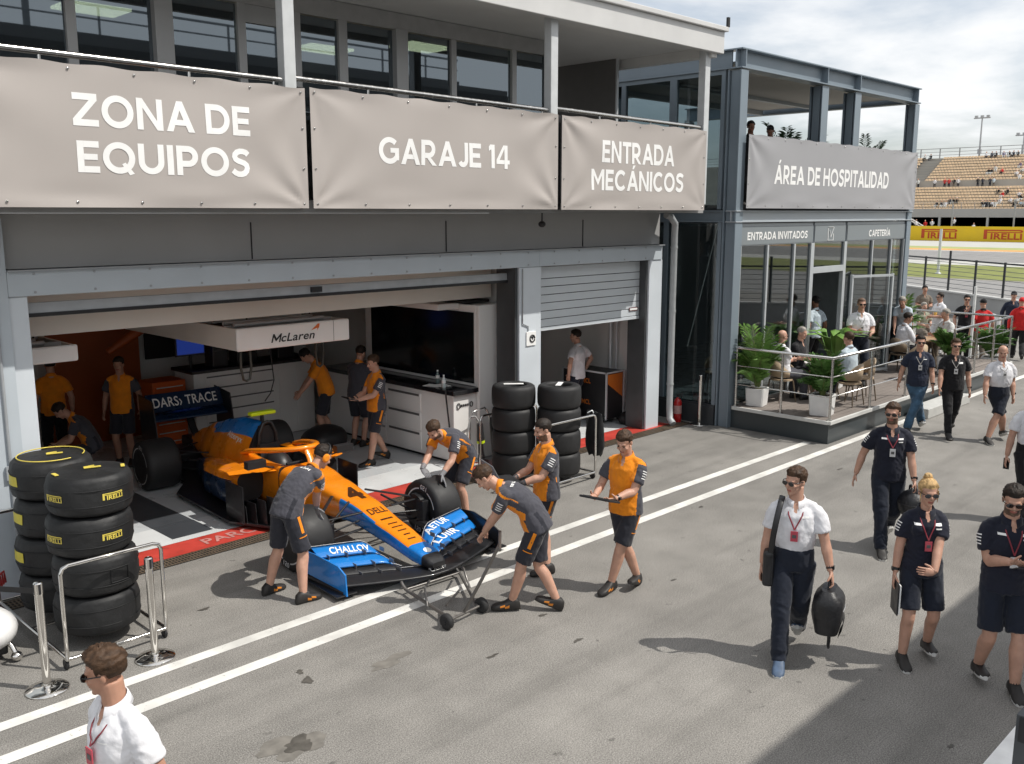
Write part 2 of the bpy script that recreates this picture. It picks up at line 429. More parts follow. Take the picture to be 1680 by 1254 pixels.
for i,(px,py,rx,ry) in enumerate([(480,1225,.25,.16),(640,1085,.22,.08)]):
    p=at(px,py); blob('faded_stain',p,rx,ry,M_oil2,z=.0025,seed=30+i)
# seams in the paving
M_seam=mat('tar_seam',(.10,.095,.088),.7,var=.2,scale=5)
def seam(pts,w=.02):
    b=MB(); 
    for a,c in zip(pts,pts[1:]):
        a=V(a);c=V(c); d=(c-a).normalized(); n=V((-d.y,d.x,0))*w/2
        b.quad([a-n,c-n,c+n,a+n])
    o=b.build('paving_seam',M_seam); tag(o,kind='structure')
rs=random.Random(4)
#seam([(x,4.75+.02*rs.uniform(-1,1),.003) for x in np.arange(-6,40,.5)],.012)
#seam([(4.9+.03*rs.uniform(-1,1),y,.003) for y in np.arange(2,7.1,.35)],.01)
#seam([(11.9+.03*rs.uniform(-1,1),y,.003) for y in np.arange(-2,7.1,.35)],.012)

# ------------------------------------------------------------------ garage building
GB=thing('garage_building','long grey pit garage block with a glazed upper floor and balcony','building',(9,10.5,0))
b=W(GB)
b.bb(-9,3.20,10.5,10.8,3.47,4.05); b.bb(3.2,14.62,10.56,10.8,3.48,4.05); 
b.build('upper_wall',M_concd,GB)
b=W(GB)
for x in (6.1,9.3,12.4): b.bb(x,x+.012,10.548,10.559,3.49,3.94)
b.build('panel_joint',M_dark,GB)
b=W(GB); b.bb(3.24,11.2,10.44,10.75,3.2,3.47); b.build('lintel',M_conc,GB,bevel=.008)
b=W(GB); b.bb(11.2,14.56,10.44,10.75,3.2,3.47); b.build('lintel',M_conc,GB,bevel=.008)
b=W(GB); b.bb(-9,3.43,10.47,10.9,0,3.198); b.build('pier',M_pier,GB,bevel=.01)
b=W(GB); b.bb(-9,3.236,10.44,10.468,0,4.0); b.build('cladding_panel',M_conc,GB)
b=W(GB); b.bb(10.76,11.27,10.46,10.9,0,3.198); b.build('pier',M_pier,GB,bevel=.01)
b=W(GB); b.bb(10.68,10.757,10.5,10.9,0,3.198); b.bb(10.68,10.7,10.49,10.499,0,3.198,mi=1); b.build('door_track',[mat('track_steel',(.09,.095,.1),.45,.5),M_black],GB)
b=W(GB); b.bb(14.2,14.6,10.46,10.9,0,3.198); b.build('pier',M_pier,GB,bevel=.01)
b=W(GB); b.bb(14.15,14.2,10.5,10.9,0,3.198); b.build('door_track',mat('track_steel',(1,1,1)),GB)
# side walls, back wall and ceilings of the two garages
M_intw=mat('garage_wall',(.70,.69,.67),.7,var=.05,scale=1)
for w_ in ((2.7,2.85,10.9,17,0,3.9),(11.0,11.2,10.9,17,0,3.9),(14.6,14.7,10.8,17,0,4.05)):
    b=W(GB); b.bb(*w_); b.build('side_wall',M_intw,GB)
b=W(GB); b.bb(2.7,14.7,17,17.2,0,4.05); b.build('back_wall',M_intw,GB)
b=W(GB); b.bb(2.85,11,10.8,17,3.5,3.6); b.bb(11.2,14.6,10.8,17,3.5,3.6); b.build('ceiling',M_intw,GB)
b=W(GB); b.bb(3.0,10.9,11.25,11.45,2.68,3.499); b.build('bulkhead',M_cream,GB)
b=W(GB); b.bb(3.0,10.95,11.46,16.9,2.9,2.98); b.build('false_ceiling',M_cream,GB)
# balcony slab, upper floor
b=W(GB); b.bb(-9,14.62,9.62,17.2,4.052,4.2); b.build('balcony_slab',mat('slab_paint',(.30,.30,.30),.6),GB)
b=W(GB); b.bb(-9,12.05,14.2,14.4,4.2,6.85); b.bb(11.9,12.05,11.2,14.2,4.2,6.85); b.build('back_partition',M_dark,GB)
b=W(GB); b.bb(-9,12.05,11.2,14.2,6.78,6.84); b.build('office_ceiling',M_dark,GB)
for (px,py) in ((150,16),(530,82),(690,79)):
    p=at(px,py,6.75); q=W(GB); q.bb(p.x-.42,p.x+.42,p.y-.3,p.y+.3,6.74,6.778); q.build('ceiling_light',M_lamp,GB)
M_mull=mat('window_frame_grey',(.45,.455,.46),.45,.2,var=.04,scale=2)
mull=[(-9,-8.9),(-4,-3.9),(-1.2,-1.1),(1.0,1.12),(2.6,2.7),(4.27,4.38),(5.26,5.48),(6.35,6.46),(7.13,7.26),(7.86,8.0),(8.81,9.02),(9.9,10.0),(11.2,11.3),(12.0,12.08)]
for i,(x0,x1) in enumerate(mull):
    q=W(GB); d=.1 if x1-x0<.15 else .2
    q.bb(x0,x1,11.1-d/2,11.1+.06,4.2,6.62); q.build('mullion',M_mull,GB,bevel=.006)
q=W(GB); q.bb(-9,12.08,11.06,11.16,6.622,6.85); q.build('window_head',mat('window_head_grey',(.42,.42,.42),.5),GB)
for (x0,x1),(x2,x3) in zip(mull,mull[1:]):
    door = (abs(x1-6.46)<.01)
    q=W(GB); top=6.4 if door else 6.61
    q.bb(x1,x2,11.10,11.115,4.2,top); g=q.build('window_pane',M_glassd,GB)
    if door:
        f=W(GB); f.bb(x1,x2,11.08,11.14,6.405,6.62); f.build('door_head',M_mull,GB)
# roof with its fascia
b=W(GB); b.bb(-9,14.62,9.45,17,6.86,6.98); b.build('roof',M_soffit,GB)
b=W(GB); b.bb(-9,14.70,9.36,9.449,6.76,7.12); b.bb(-9,14.74,9.30,9.46,7.122,7.2); b.build('roof_fascia',mat('roof_white',(.60,.60,.595),.45,var=.05,scale=2),GB,bevel=.01)
b=W(GB); b.bb(14.45,14.62,9.45,17,6.70,6.858); b.build('end_beam',M_soffit,GB)
b=W(GB); b.bb(14.70,14.76,9.30,9.34,7.2,7.36); b.build('gutter_bracket',M_dark,GB)
for x0 in (-2.6,6.01,10.42,14.36):
    q=W(GB); q.bb(x0,x0+.15,9.5,9.64,4.2,6.86); q.build('roof_post',mat('post_grey_white',(.55,.57,.58),.45),GB,bevel=.008)
b=W(GB); b.bb(14.28,14.33,11.4,14.0,4.2,7.0); b.build('privacy_screen',mat('screen_grey',(.15,.145,.14),.6),GB)
b=W(GB); b.bb(14.275,14.335,11.37,11.399,4.2,7.02); b.build('screen_edge',M_alu,GB)
# balcony railing
for i,(x0,x1) in enumerate([(-2.4,6.0),(6.17,10.41),(10.58,14.36)]):
    q=W(GB); q.tube([(x0,9.56,5.555),(x1,9.56,5.52)],.032,10); r=q.build('handrail',M_steel,GB)
for x in (-1,1,3.42,4.9,5.9,7.2,9.0,10.3,11.6,12.9,14.0):
    q=W(GB); q.cyl((x,9.56,4.2),(x,9.56,5.53),.016,8); q.build('baluster',M_steel,GB)
for x in (6.22,10.62):
    q=W(GB); q.bb(x-.04,x+.04,9.52,9.56,4.1,5.46); q.build('railing_stile',M_black,GB)
# roller shutters
M_shut=mat('shutter_slat',(.58,.62,.655),.45,.1,var=.05,scale=1.5)
b=W(GB); b.bb(3.43,10.7,10.66,10.72,3.0,3.11); b.bb(3.43,10.7,10.64,10.74,2.96,2.999,mi=1); b.build('roller_shutter',[mat('shutter_edge',(.42,.44,.46),.4,.2),M_black],GB)
b=W(GB); z=3.18
ks=0
while z>2.28:
    h=.135 if ks else .2
    b.box((12.71,10.66,z-h/2),(2.88,.03,h-.012)); b.bb(11.27,14.15,10.665,10.69,z-h-.012,z-h+.012,mi=1); z-=h; ks+=1
b.bb(11.27,14.15,10.635,10.69,z-.06,z-.004); b.build('roller_shutter',[M_shut,M_dark],GB,bevel=.004)
b=W(GB); b.bb(13.84,14.10,10.628,10.634,2.27,2.335); b.bb(13.855,14.085,10.624,10.628,2.285,2.32,mi=1); b.build('shutter_label',[mat('label_maroon',(.12,.03,.03),.5),M_lett],GB)
# downpipe, lamp, little sign
b=W(GB); b.tube([(14.45,10.3,4.02),(14.6,10.3,3.98),(14.78,10.33,3.86),(14.82,10.36,3.7),(14.82,10.36,.35),(14.8,10.33,.14),(14.76,10.22,.06)],.062,12)
for z in (.8,2.2,3.4): b.cyl((14.82,10.36,z),(14.82,10.36,z+.04),.07,12)
b.build('downpipe',mat('pipe_grey',(.40,.42,.43),.45,.1),GB)
b=W(GB); b.cyl((11.0,10.2,4.05),(11.0,10.2,3.93),.012,6); b.ball((11.0,10.2,3.88),(.06,.06,.05)); b.build('security_camera',M_black,GB)
M_cond=mat('conduit_grey',(.33,.35,.37),.5)
b=W(GB); b.tube([(3.1,10.425,3.98),(3.1,10.425,.3)],.018,8); b.bb(3.05,3.15,10.40,10.43,1.3,1.45); b.build('conduit',M_cond,GB)
b=W(GB); b.tube([(10.82,10.445,3.18),(10.82,10.445,2.3),(10.95,10.445,2.25),(10.95,10.445,2.17)],.010,6); b.build('conduit',M_cond,GB)
b=W(GB)
for x in np.arange(3.5,14.5,.62):
    for z in (3.24,3.43): b.lathe([(.014,-.006),(.014,0),(.002,0)],8,c=(x,10.436,z),ax='Y')
b.build('bolt_row',M_cond,GB)
b=W(GB); b.bb(3.24,11.2,10.38,10.44,3.462,3.475); b.bb(11.202,14.56,10.38,10.44,3.462,3.475); b.build('drip_flashing',M_cond,GB)
b=W(GB); b.bb(7.0,7.16,10.62,10.66,3.02,3.09); b.build('shutter_handle',M_black,GB)
sg=thing('wall_sign','small square white sign with a black emblem on the middle pier','sign',(11.02,10.458,2.05))
b=W(sg); b.bb(10.91,11.13,10.44,10.458,1.93,2.16); b.build('plate',M_white,sg,bevel=.004)
b=W(sg); b.tube([(11.04+.055*math.cos(q),10.436,2.045+.055*math.sin(q)) for q in np.linspace(0,6.0,16)],.012,6)
b.quad([(11.005,10.437,2.075),(11.045,10.437,2.015),(11.075,10.437,2.075)]); b.build('emblem',M_black,sg)

# ------------------------------------------------------------------ banners
def banner_mat(name,col):
    m=mat(name,col,.62,var=.025,scale=1.2,bump=.03,bscale=220); return m
M_ban=banner_mat('taupe_banner',(.415,.380,.358)); M_ban2=banner_mat('grey_banner',(.335,.335,.35))
def banner(name,label,x0,x1,z0,z1,Y,m,lines,seed,amp=.02,eye=True):
    rnd=random.Random(seed); ph=[rnd.uniform(0,6.28) for _ in range(8)]
    Wd=x1-x0; Hh=z1-z0
    def dep(x,z):
        u=x-x0; w=z1-z; d=0
        for (cu,cw,s,k) in ((0,0,1,0),(Wd,0,-1,1),(0,Hh,1,2),(Wd,Hh,-1,3)):
            du=(u-cu)*s; dw=abs(w-cw); r=math.hypot(du,dw)+1e-4; th=math.atan2(dw,max(du,1e-4))
            a=(.8 if k<2 else .5)*amp
            d+=a*math.exp(-((r-.35)/.75)**2)*math.sin(th*(7+k)+ph[k]) + .9*a*math.exp(-r*1.0)*min(1,r*4)*math.cos((th-.75)*9)
        d+=amp*.5*math.sin(u*1.7+ph[4])*math.sin(w*2.2+ph[5])+amp*.3*math.sin(u*4.1+w*2.6+ph[6])
        d+=amp*.55*math.exp(-((w-Hh+.12)/.1)**2)*math.sin(u*2.3+ph[7])
        e=min(u,Wd-u,w,Hh-w)/.10
        d*=min(1,max(0,e))**.7
        sag=.008*math.sin(u*2*math.pi/.6)*max(0,1-w/.15)
        return Y-.012+d, sag
    nx=int(Wd/.035); nz=int(Hh/.035)
    vs=[];fs=[]
    for j in range(nz+1):
        for i in range(nx+1):
            x=x0+Wd*i/nx; z=z0+Hh*j/nz; y,s=dep(x,z); vs.append((x,y,z-s))
    for j in range(nz):
        for i in range(nx): a=j*(nx+1)+i; fs.append((a,a+1,a+nx+2,a+nx+1))
    n0=len(vs)
    vs+= [(p[0],p[1]+.004,p[2]) for p in vs]
    fs+= [tuple(i+n0 for i in f[::-1]) for f in fs]
    t=thing(name,label,'banner',((x0+x1)/2,Y,z0))
    b=W(t); b.add(vs,fs,0,True); b.build('cloth',m,t)
    fn=lambda p: V((p[0],dep(p[0],p[2])[0]-.003+(p[1]-(Y-.02)),p[2]))
    for (s,cx,cz,h,w) in lines:
        b=W(t); text_at(b,s,(cx,Y-.02,cz),(1,0,0),(0,0,1),h,width=w,fn=fn,cut=.06,lift=0,geo=True); b.build('lettering',M_lett,t)
    if eye:
        first=None
        pts=[(x0+.06+(Wd-.12)*k/max(1,int(Wd/.62)),zz) for k in range(int(Wd/.62)+1) for zz in (z0+.05,z1-.05)]+[(xx,z0+Hh*k/3) for k in (1,2) for xx in (x0+.05,x1-.05)]
        for (x,z) in pts:
            y=dep(x,z)[0]
            if first is None:
                b=MB(); b.lathe([(.007,-.010),(.012,-.010),(.012,-.003),(.007,-.003)],10,ax='Y'); first=b.build('eyelet',M_steel,t); o=first
            else: o=first.copy(); COL.objects.link(o)
            o.parent=t; o.location=V((x,y,z))-V(t.location)
    return t
YB=9.47
def px_banner(Y,x0,x1,py,px): return onY(px,py,Y)
def line(s,xa,ya,xb,yb,top,bot,Y):
    """lettering measured on the banner plane: its left and right ends and its height"""
    a=onY(xa,ya,Y); c=onY(xb,yb,Y); t=onY((xa+xb)/2,top,Y).z; u=onY((xa+xb)/2,bot,Y).z
    return (s,(a.x+c.x)/2,(t+u)/2,t-u,c.x-a.x)
banner('hanging_banner','taupe banner reading ZONA DE EQUIPOS, leftmost on the balcony rail',2.3,6.235,4.105,5.44,YB,M_ban,
  [line('ZONA DE',117,180,408,200,164,215,YB),line('EQUIPOS',126,258,409,270,238,287,YB)],1,.015)
banner('hanging_banner','taupe banner reading GARAJE 14, above the open garage with the car',6.30,10.535,4.105,5.46,YB,M_ban,
  [line('GARAJE 14',620,250,835,262,232,273,YB)],2,.014)
banner('hanging_banner','taupe banner reading ENTRADA MECÁNICOS, at the end of the balcony',10.62,14.40,4.10,5.46,YB,M_ban,
  [line('ENTRADA',986,250,1106,258,235,270,YB),line('MECÁNICOS',969,295,1120,300,281,314,YB)],3,.013)
# ------------------------------------------------------------------ hospitality building
HB=thing('hospitality_building','two storey blue grey steel and glass hospitality pavilion with an open roof terrace','building',(19.4,9.6,0))
def ibeam(b,x0,x1,y0,y1,z0,z1,axis,fl=.02):
    """an I section: two flanges proud of a thin web"""
    if axis=='Z':
        cx=(x0+x1)/2; b.bb(x0,x1,y0,y0+fl,z0,z1); b.bb(x0,x1,y1-fl,y1,z0,z1); b.bb(cx-.012,cx+.012,y0+fl,y1-fl,z0,z1)
    if axis=='X':
        cy=(y0+y1)/2; b.bb(x0,x1,y0,y1,z0,z0+fl); b.bb(x0,x1,y0,y1,z1-fl,z1); b.bb(x0,x1,cy-.012,cy+.012,z0+fl,z1-fl)
    if axis=='Y':
        cx=(x0+x1)/2; b.bb(x0,x1,y0,y1,z0,z0+fl); b.bb(x0,x1,y0,y1,z1-fl,z1); b.bb(cx-.012,cx+.012,y0,y1,z0+fl,z1-fl)
HX0,HX1,HY0,HY1=15.45,23.4,9.5,16.0
# columns: the corner ones run both storeys
for (x0,x1,y0,y1,z0,z1) in [(HX0-.03,HX0+.22,HY0-.06,HY0+.22,0,6.60),(HX1-.22,HX1+.02,HY0-.06,HY0+.18,0,6.60)]:
    q=W(HB); ibeam(q,x0,x1,y0,y1,z0,z1,'Z',.03); q.bb(x0+.04,x1-.04,y0+.05,y1-.05,z0,z1); q.build('column',M_hosp,HB,bevel=.004)
for (x0,x1) in ((18.55,18.83),(20.05,20.33)):
    q=W(HB); ibeam(q,x0,x1,HY0-.04,HY0+.24,4.25,6.60,'Z',.025); q.bb(x0+.03,x1-.03,HY0+.02,HY0+.18,4.25,6.60); q.build('column',M_hosp,HB,bevel=.004)
for x0 in (HX0,HX1-.2):
    q=W(HB); ibeam(q,x0,x0+.2,HY1-.2,HY1,0,6.60,'Z'); q.build('column',M_hosp,HB)
q=W(HB); ibeam(q,HX0-.04,HX1+.04,HY0-.08,HY0+.2,6.62,6.97,'X',.025); q.build('roof_beam',M_hosp,HB,bevel=.003)
q=W(HB); ibeam(q,HX0-.04,HX0+.2,HY0+.2,HY1,6.62,6.97,'Y',.025); q.build('roof_beam',M_hosp,HB,bevel=.003)
q=W(HB); ibeam(q,HX1-.2,HX1+.04,HY0+.2,HY1,6.62,6.97,'Y',.025); q.build('roof_beam',M_hosp,HB,bevel=.003)
for x in (HX0+.09,18.69,20.19,HX1-.12):
    q=W(HB); q.bb(x-.012,x+.012,HY0-.078,HY0+.06,6.645,6.945); q.build('stiffener',M_hosp,HB)
q=W(HB); q.bb(HX0+.2,HX1-.2,HY0+.2,13.6,6.74,6.78); q.bb(HX0+.2,18.5,13.6,HY1,6.74,6.78); q.build('terrace_soffit',mat('terrace_canvas',(.62,.59,.54),.85,var=.06,scale=.8),HB)
q=W(HB); q.bb(HX0+.2,HX1-.2,12.0,12.12,6.66,6.74); q.bb(HX0+.2,HX1-.2,13.5,13.6,6.62,6.74); q.build('soffit_rib',M_hospl,HB)
for x in (17.2,18.0):
    q=W(HB); q.bb(x,x+.6,11.9,11.98,6.70,6.735); q.build('strip_light',mat('tube_white',(.85,.85,.83),.4),HB)
q=W(HB); ibeam(q,HX0-.04,HX1+.04,HY0-.08,HY0+.16,3.88,4.10,'X',.02); q.bb(HX0+.2,HX1-.2,HY0-.02,HY0+.1,3.9,4.08); q.build('floor_beam',M_hospl,HB,bevel=.003)
q=W(HB); ibeam(q,HX0-.04,HX0+.18,HY0+.2,HY1,3.88,4.10,'Y',.02); q.bb(HX0+.02,HX0+.14,HY0+.2,HY1,3.9,4.08); q.build('floor_beam',M_hosp,HB,bevel=.003)
q=W(HB); q.bb(HX0+.2,HX1-.1,HY0+.2,HY1,3.95,4.2); q.build('terrace_floor',mat('terrace_deck',(.12,.12,.12),.7),HB)
q=W(HB); q.bb(HX0+.25,17.6,14.6,14.75,4.2,6.7); q.build('terrace_wall',M_dark,HB)
q=W(HB); q.bb(HX0+.1,HX1-.1,14.8,15.0,0,3.9); q.bb(HX1-.12,HX1-.06,HY0+.3,14.8,0,.5); q.build('back_wall',mat('cafe_wall',(.46,.47,.47),.7),HB)
q=W(HB); q.bb(HX0+.1,HX1-.1,HY0+.1,14.8,.36,.40); q.build('cafe_floor',mat('cafe_floor',(.42,.40,.38),.3),HB)
q=W(HB); q.bb(HX0+.15,HX1-.1,HY0+.25,14.8,3.80,3.86); q.build('cafe_ceiling',mat('cafe_ceiling',(.5,.5,.5),.7),HB)
# sign band
for (x0,x1) in ((HX0+.22,18.52),(18.60,20.0),(20.1,HX1-.2)):
    q=W(HB); q.bb(x0,x1,HY0-.01,HY0+.05,3.44,3.86); q.bb(x0,x1,HY0-.022,HY0-.012,3.46,3.80,mi=1); q.build('sign_panel',[M_hospl,M_sign],HB)
q=W(HB); text_at(q,'ENTRADA INVITADOS',(17.1,HY0-.022,3.62),(1,0,0),(0,0,1),.15,width=2.35,geo=True); q.build('sign_lettering',M_lett,HB)
q=W(HB); text_at(q,'CAFETERÍA',(21.75,HY0-.022,3.60),(1,0,0),(0,0,1),.15,width=1.15,geo=True); q.build('sign_lettering',M_lett,HB)
q=W(HB); lx,lz=19.3,3.62
for p in [((-.12,-.14),(-.12,.12)),((-.12,.14),(.12,.14)),((-.12,-.14),(.12,-.14)),((.12,-.14),(.12,.0)),((-.06,.07),(0,-.08)),((0,-.08),(.13,.13))]:
    q.bar((lx+p[0][0],HY0-.026,lz+p[0][1]),(lx+p[1][0],HY0-.026,lz+p[1][1]),.018,.006)
q.build('sign_emblem',M_lett,HB)
# ground floor glazing along the front
fr=[(HX0+.22,HX0+.28),(16.68,16.74),(17.74,17.80),(18.46,18.60),(19.98,20.10),(21.40,21.45),(22.42,22.47),(HX1-.26,HX1-.2)]
M_fr=mat('glazing_frame',(.50,.53,.55),.4,.3,var=.03)
for (x0,x1) in fr:
    q=W(HB); q.bb(x0,x1,HY0-.03,HY0+.06,.42,3.438); q.build('glazing_bar',M_fr,HB,bevel=.003)
for (a,c) in zip(fr,fr[1:]):
    if abs(a[1]-18.60)<.01:
        q=W(HB); q.bb(a[1],c[0],HY0-.03,HY0+.06,2.80,2.93); q.build('door_transom',M_fr,HB,bevel=.003)
        q=W(HB); q.bb(a[1],c[0],HY0+.01,HY0+.022,2.93,3.438); q.build('glass_pane',M_glass,HB)
    else:
        q=W(HB); q.bb(a[1],c[0],HY0+.01,HY0+.022,.42,3.438); q.build('glass_pane',M_glass,HB)
q=W(HB); q.bb(HX1-.05,HX1-.0,HY0+.3,14.8,.5,3.86); q.build('end_wall',mat('cafe_wall',(1,1,1)),HB)
# open door leaf
ld=thing('door','open glass door with a pale metal frame at the pavilion entrance','door',(20.25,9.42,.42))
def dl(u,z): 
    a=R_(-18); return V((20.25+u*math.cos(a),9.40+u*math.sin(a),z))
q=W(ld)
for (u0,z0,u1,z1) in ((.03,.44,.03,2.7),(1.3,.44,1.3,2.7),(.03,.5,1.3,.5),(.03,2.66,1.3,2.66)): q.bar(dl(u0,z0),dl(u1,z1),.07,.05)
q.build('frame',M_fr,ld)
q=W(ld); q.quad([dl(.06,.53),dl(1.27,.53),dl(1.27,2.62),dl(.06,2.62)]); q.build('pane',M_glass,ld)
q=W(ld); q.tube([dl(1.2,1.3)+V((0,-.05,0)),dl(1.2,1.75)+V((0,-.05,0))],.015,8); q.build('handle',M_chrome,ld)
# side glazing towards the garage: ground floor and terrace level
for (y0,y1) in ((9.74,9.82),(10.95,11.05),(12.4,12.5),(14.2,14.3)):
    q=W(HB); q.bb(HX0-.02,HX0+.08,y0,y1,.4,3.88); q.build('glazing_bar',M_hosp,HB)
for (y0,y1) in ((9.82,10.95),(11.05,12.4),(12.5,14.2)):
    q=W(HB); q.bb(HX0+.02,HX0+.032,y0,y1,.4,3.86); q.build('glass_pane',M_glass,HB)
q=W(HB); q.bb(HX0-.03,HX0+.1,HY0+.24,HY1,.0,.4); q.bb(HX0-.05,HX0-.031,HY0+.24,HY1,.0,.36); q.build('plinth',mat('plinth_dark',(.035,.04,.045),.5),HB)
for (y0,y1) in ((9.78,9.86),(10.85,11.0),(12.07,12.17),(13.6,13.7)):
    q=W(HB); q.bb(HX0-.01,HX0+.08,y0,y1,4.12,6.62); q.build('glazing_bar',M_hosp,HB)
q=W(HB); q.bb(HX0-.005,HX0+.06,9.86,13.7,6.54,6.62); q.build('glazing_head',M_hosp,HB)
for (y0,y1) in ((9.86,10.85),(11.0,12.07),(12.17,13.6)):
    q=W(HB); q.bb(HX0+.02,HX0+.032,y0,y1,4.15,6.54); q.build('glass_pane',M_glassd if y0>11 else M_glass,HB)
q=W(HB); q.bb(14.46,14.62,9.6,9.64,4.2,4.5); q.build('junction_box',M_white,HB)
banner('hanging_banner','grey banner reading ÁREA DE HOSPITALIDAD on the pavilion terrace',15.62,23.3,4.14,5.47,9.36,M_ban2,
  [line('ÁREA DE HOSPITALIDAD',1269,290,1457,298,277,306,9.36)],9,.010)
# ------------------------------------------------------------------ raised deck
DK=.42; DX0,DX1,DY0=15.50,25.2,7.42
dk=thing('raised_deck','raised terrace deck with dark sides and pale edge in front of the pavilion','deck',(20,8.5,0))
M_plank=ground_mat('deck_planks',(.23,.20,.18),.06,.12,.05)
q=W(dk); q.bb(DX0+.04,DX1-.04,DY0+.04,9.44,.0,.385); q.bb(23.45,DX1-.04,9.441,11.5,0,.385); q.build('skirt',mat('deck_skirt',(.045,.055,.06),.35,var=.1,scale=1.5),dk)
q=W(dk); 
y=DY0+.03
while y<9.40:
    q.bb(DX0+.03,DX1-.03,y,min(y+.138,9.45),.386,.418); y+=.145
while y<11.4:
    q.bb(23.5,DX1-.03,y,y+.138,.386,.418); y+=.145
q.build('planking',M_plank,dk)
M_edge=mat('deck_edge',(.60,.60,.58),.5,var=.08,scale=4)
q=W(dk); q.bb(DX0,DX1,DY0-.02,DY0+.028,.36,.424); q.bb(DX0-.02,DX0+.028,DY0+.03,9.4,.36,.424); q.build('edge_trim',M_edge,dk,bevel=.004)
st=thing('step','low pale step up to the deck entrance','step',(20,7.0,0)); q=W(st); q.bb(18.9,21.2,7.0,7.38,.004,.2); q.build('tread',mat('step_stone',(.5,.5,.48),.6),st,bevel=.01)
rl=thing('deck_railing','stainless steel railing round the left corner of the deck','railing',(15.58,7.5,DK))
def rail(root,pts,posts):
    for k,(r,z) in enumerate(((.028,1.12),(.011,.78),(.011,.42))):
        q=W(root); q.tube([V((x,y,DK+z)) for x,y in pts],r,8); q.build('handrail' if k==0 else 'lower_rail',M_steel,root)
    for (x,y) in posts:
        q=W(root); q.cyl((x,y,DK),(x,y,DK+1.1),.024,10); q.cyl((x,y,DK+.005),(x,y,DK+.02),.05,12); q.build('post',M_steel,root)
rail(rl,[(15.58,9.40),(15.58,7.47),(18.85,7.47)],[(15.58,9.38),(15.58,8.43),(15.58,7.47),(17.2,7.47),(18.83,7.47)])
rl2=thing('deck_railing','stainless steel railing round the far corner of the deck','railing',(25.1,7.5,DK))
rail(rl2,[(21.3,7.47),(25.1,7.47),(25.1,11.3)],[(21.32,7.47),(22.7,7.47),(23.9,7.47),(25.1,7.47),(25.1,9.0),(25.1,10.8)])
# ------------------------------------------------------------------ far side: pit wall, fence, track, boards, grandstand
sheet('grass_verge',62,78.5,-60,140,.004,M_grass)
sheet('run_off',78.5,84,-60,160,.004,mat('pale_run_off',(.42,.42,.39),.8,var=.06,scale=.3))
sheet('race_track',84,108,-80,200,.008,M_track)
sheet('track_edge_line',83.6,84.3,-80,200,.012,M_line); sheet('track_edge_line',107.5,108.3,-80,200,.012,M_line)
sheet('orange_run_off',109,114,-80,200,.008,mat('orange_run_off',(.55,.30,.10),.8,var=.15,scale=.3))
sheet('green_run_off',114,121,-80,200,.008,mat('green_run_off',(.30,.33,.12),.8,var=.15,scale=.3))
sheet('far_run_off',121,144,-80,220,.008,mat('pale_run_off',(1,1,1)))
sheet('pit_lane',44,61,-60,120,.004,M_track)
sheet('walkway_line',28,37,9.95,10.12,.005,M_line)
# pit wall with a debris fence on it
P0=V((41.66,16.59,0)); P1=V((37.02,10.64,0)); dw=(P1-P0).normalized(); nw=V((-dw.y,dw.x,0))
pw=thing('pit_wall','low pale concrete wall below the black debris fence beyond the terrace','wall',tuple(P1))
A=P0-dw*14; B_=P1+dw*16
q=W(pw); q.bar(A+UPZ*.44,B_+UPZ*.44,.28,.88); q.build('concrete_block',mat('pit_wall_concrete',(.33,.33,.325),.8,var=.1,scale=1.5,bump=.1,bscale=20),pw)
q=W(pw); q.bar(A+UPZ*.91,B_+UPZ*.91,.36,.06); q.build('coping',mat('coping_grey',(.45,.45,.44),.7),pw)
df=thing('debris_fence','black post and wire fence standing on the pit wall','fence',tuple(P1+UPZ*.94))
M_fence=mat('fence_black',(.025,.028,.032),.5)
s=-13
i=0
while s<22:
    p=P0+dw*s; q=W(df); hh=2.25 if i%3 else 2.55
    q.bar(p+UPZ*.94,p+UPZ*hh,.07,.07); q.build('post',M_fence,df); s+=1.75; i+=1
q=W(df); q.bar(A+UPZ*2.2,B_+UPZ*2.2,.06,.06); q.build('top_rail',M_fence,df)
q=W(df)
for k in range(7): q.tube([A+UPZ*(1.06+k*.17),B_+UPZ*(1.06+k*.17)],.011,5)
q.build('wire',mat('fence_wire',(.13,.14,.15),.5,.4),df)
# lamp and camera poles beyond
def pole(name,label,x,y,h,r,m):
    b=MB(); b.tube([(0,0,0),(0,0,h*.55),(0,0,h)],[r,r*.8,r*.55],10); b.bar((-.0,-.9*r*4,h),(0,.9*r*4,h),r*2,r*1.4)
    b.lathe([(r*2,0),(r*2,.15),(r,.2)],10)
    for z in (.55,.6): b.box((0,0,h*z),(r*3,r*3,r*3))
    o=b.build(name,m,None,loc=(x,y,0)); return tag(o,label,'pole')
p=at(1552,440); p2=V((p.x,p.y,0))
b=MB(); b.tube([(0,0,0),(0,0,3.0)],[.10,.09],10); b.lathe([(.2,0),(.2,.06),(.11,.08)],10); o=b.build('fence_pole',M_alu,None,loc=(66,24.55,0)); tag(o,'tall pale metal pole standing between the grass verge and the pit lane','pole')
M_far=mat('far_grey_steel',(.30,.31,.32),.5,.3)
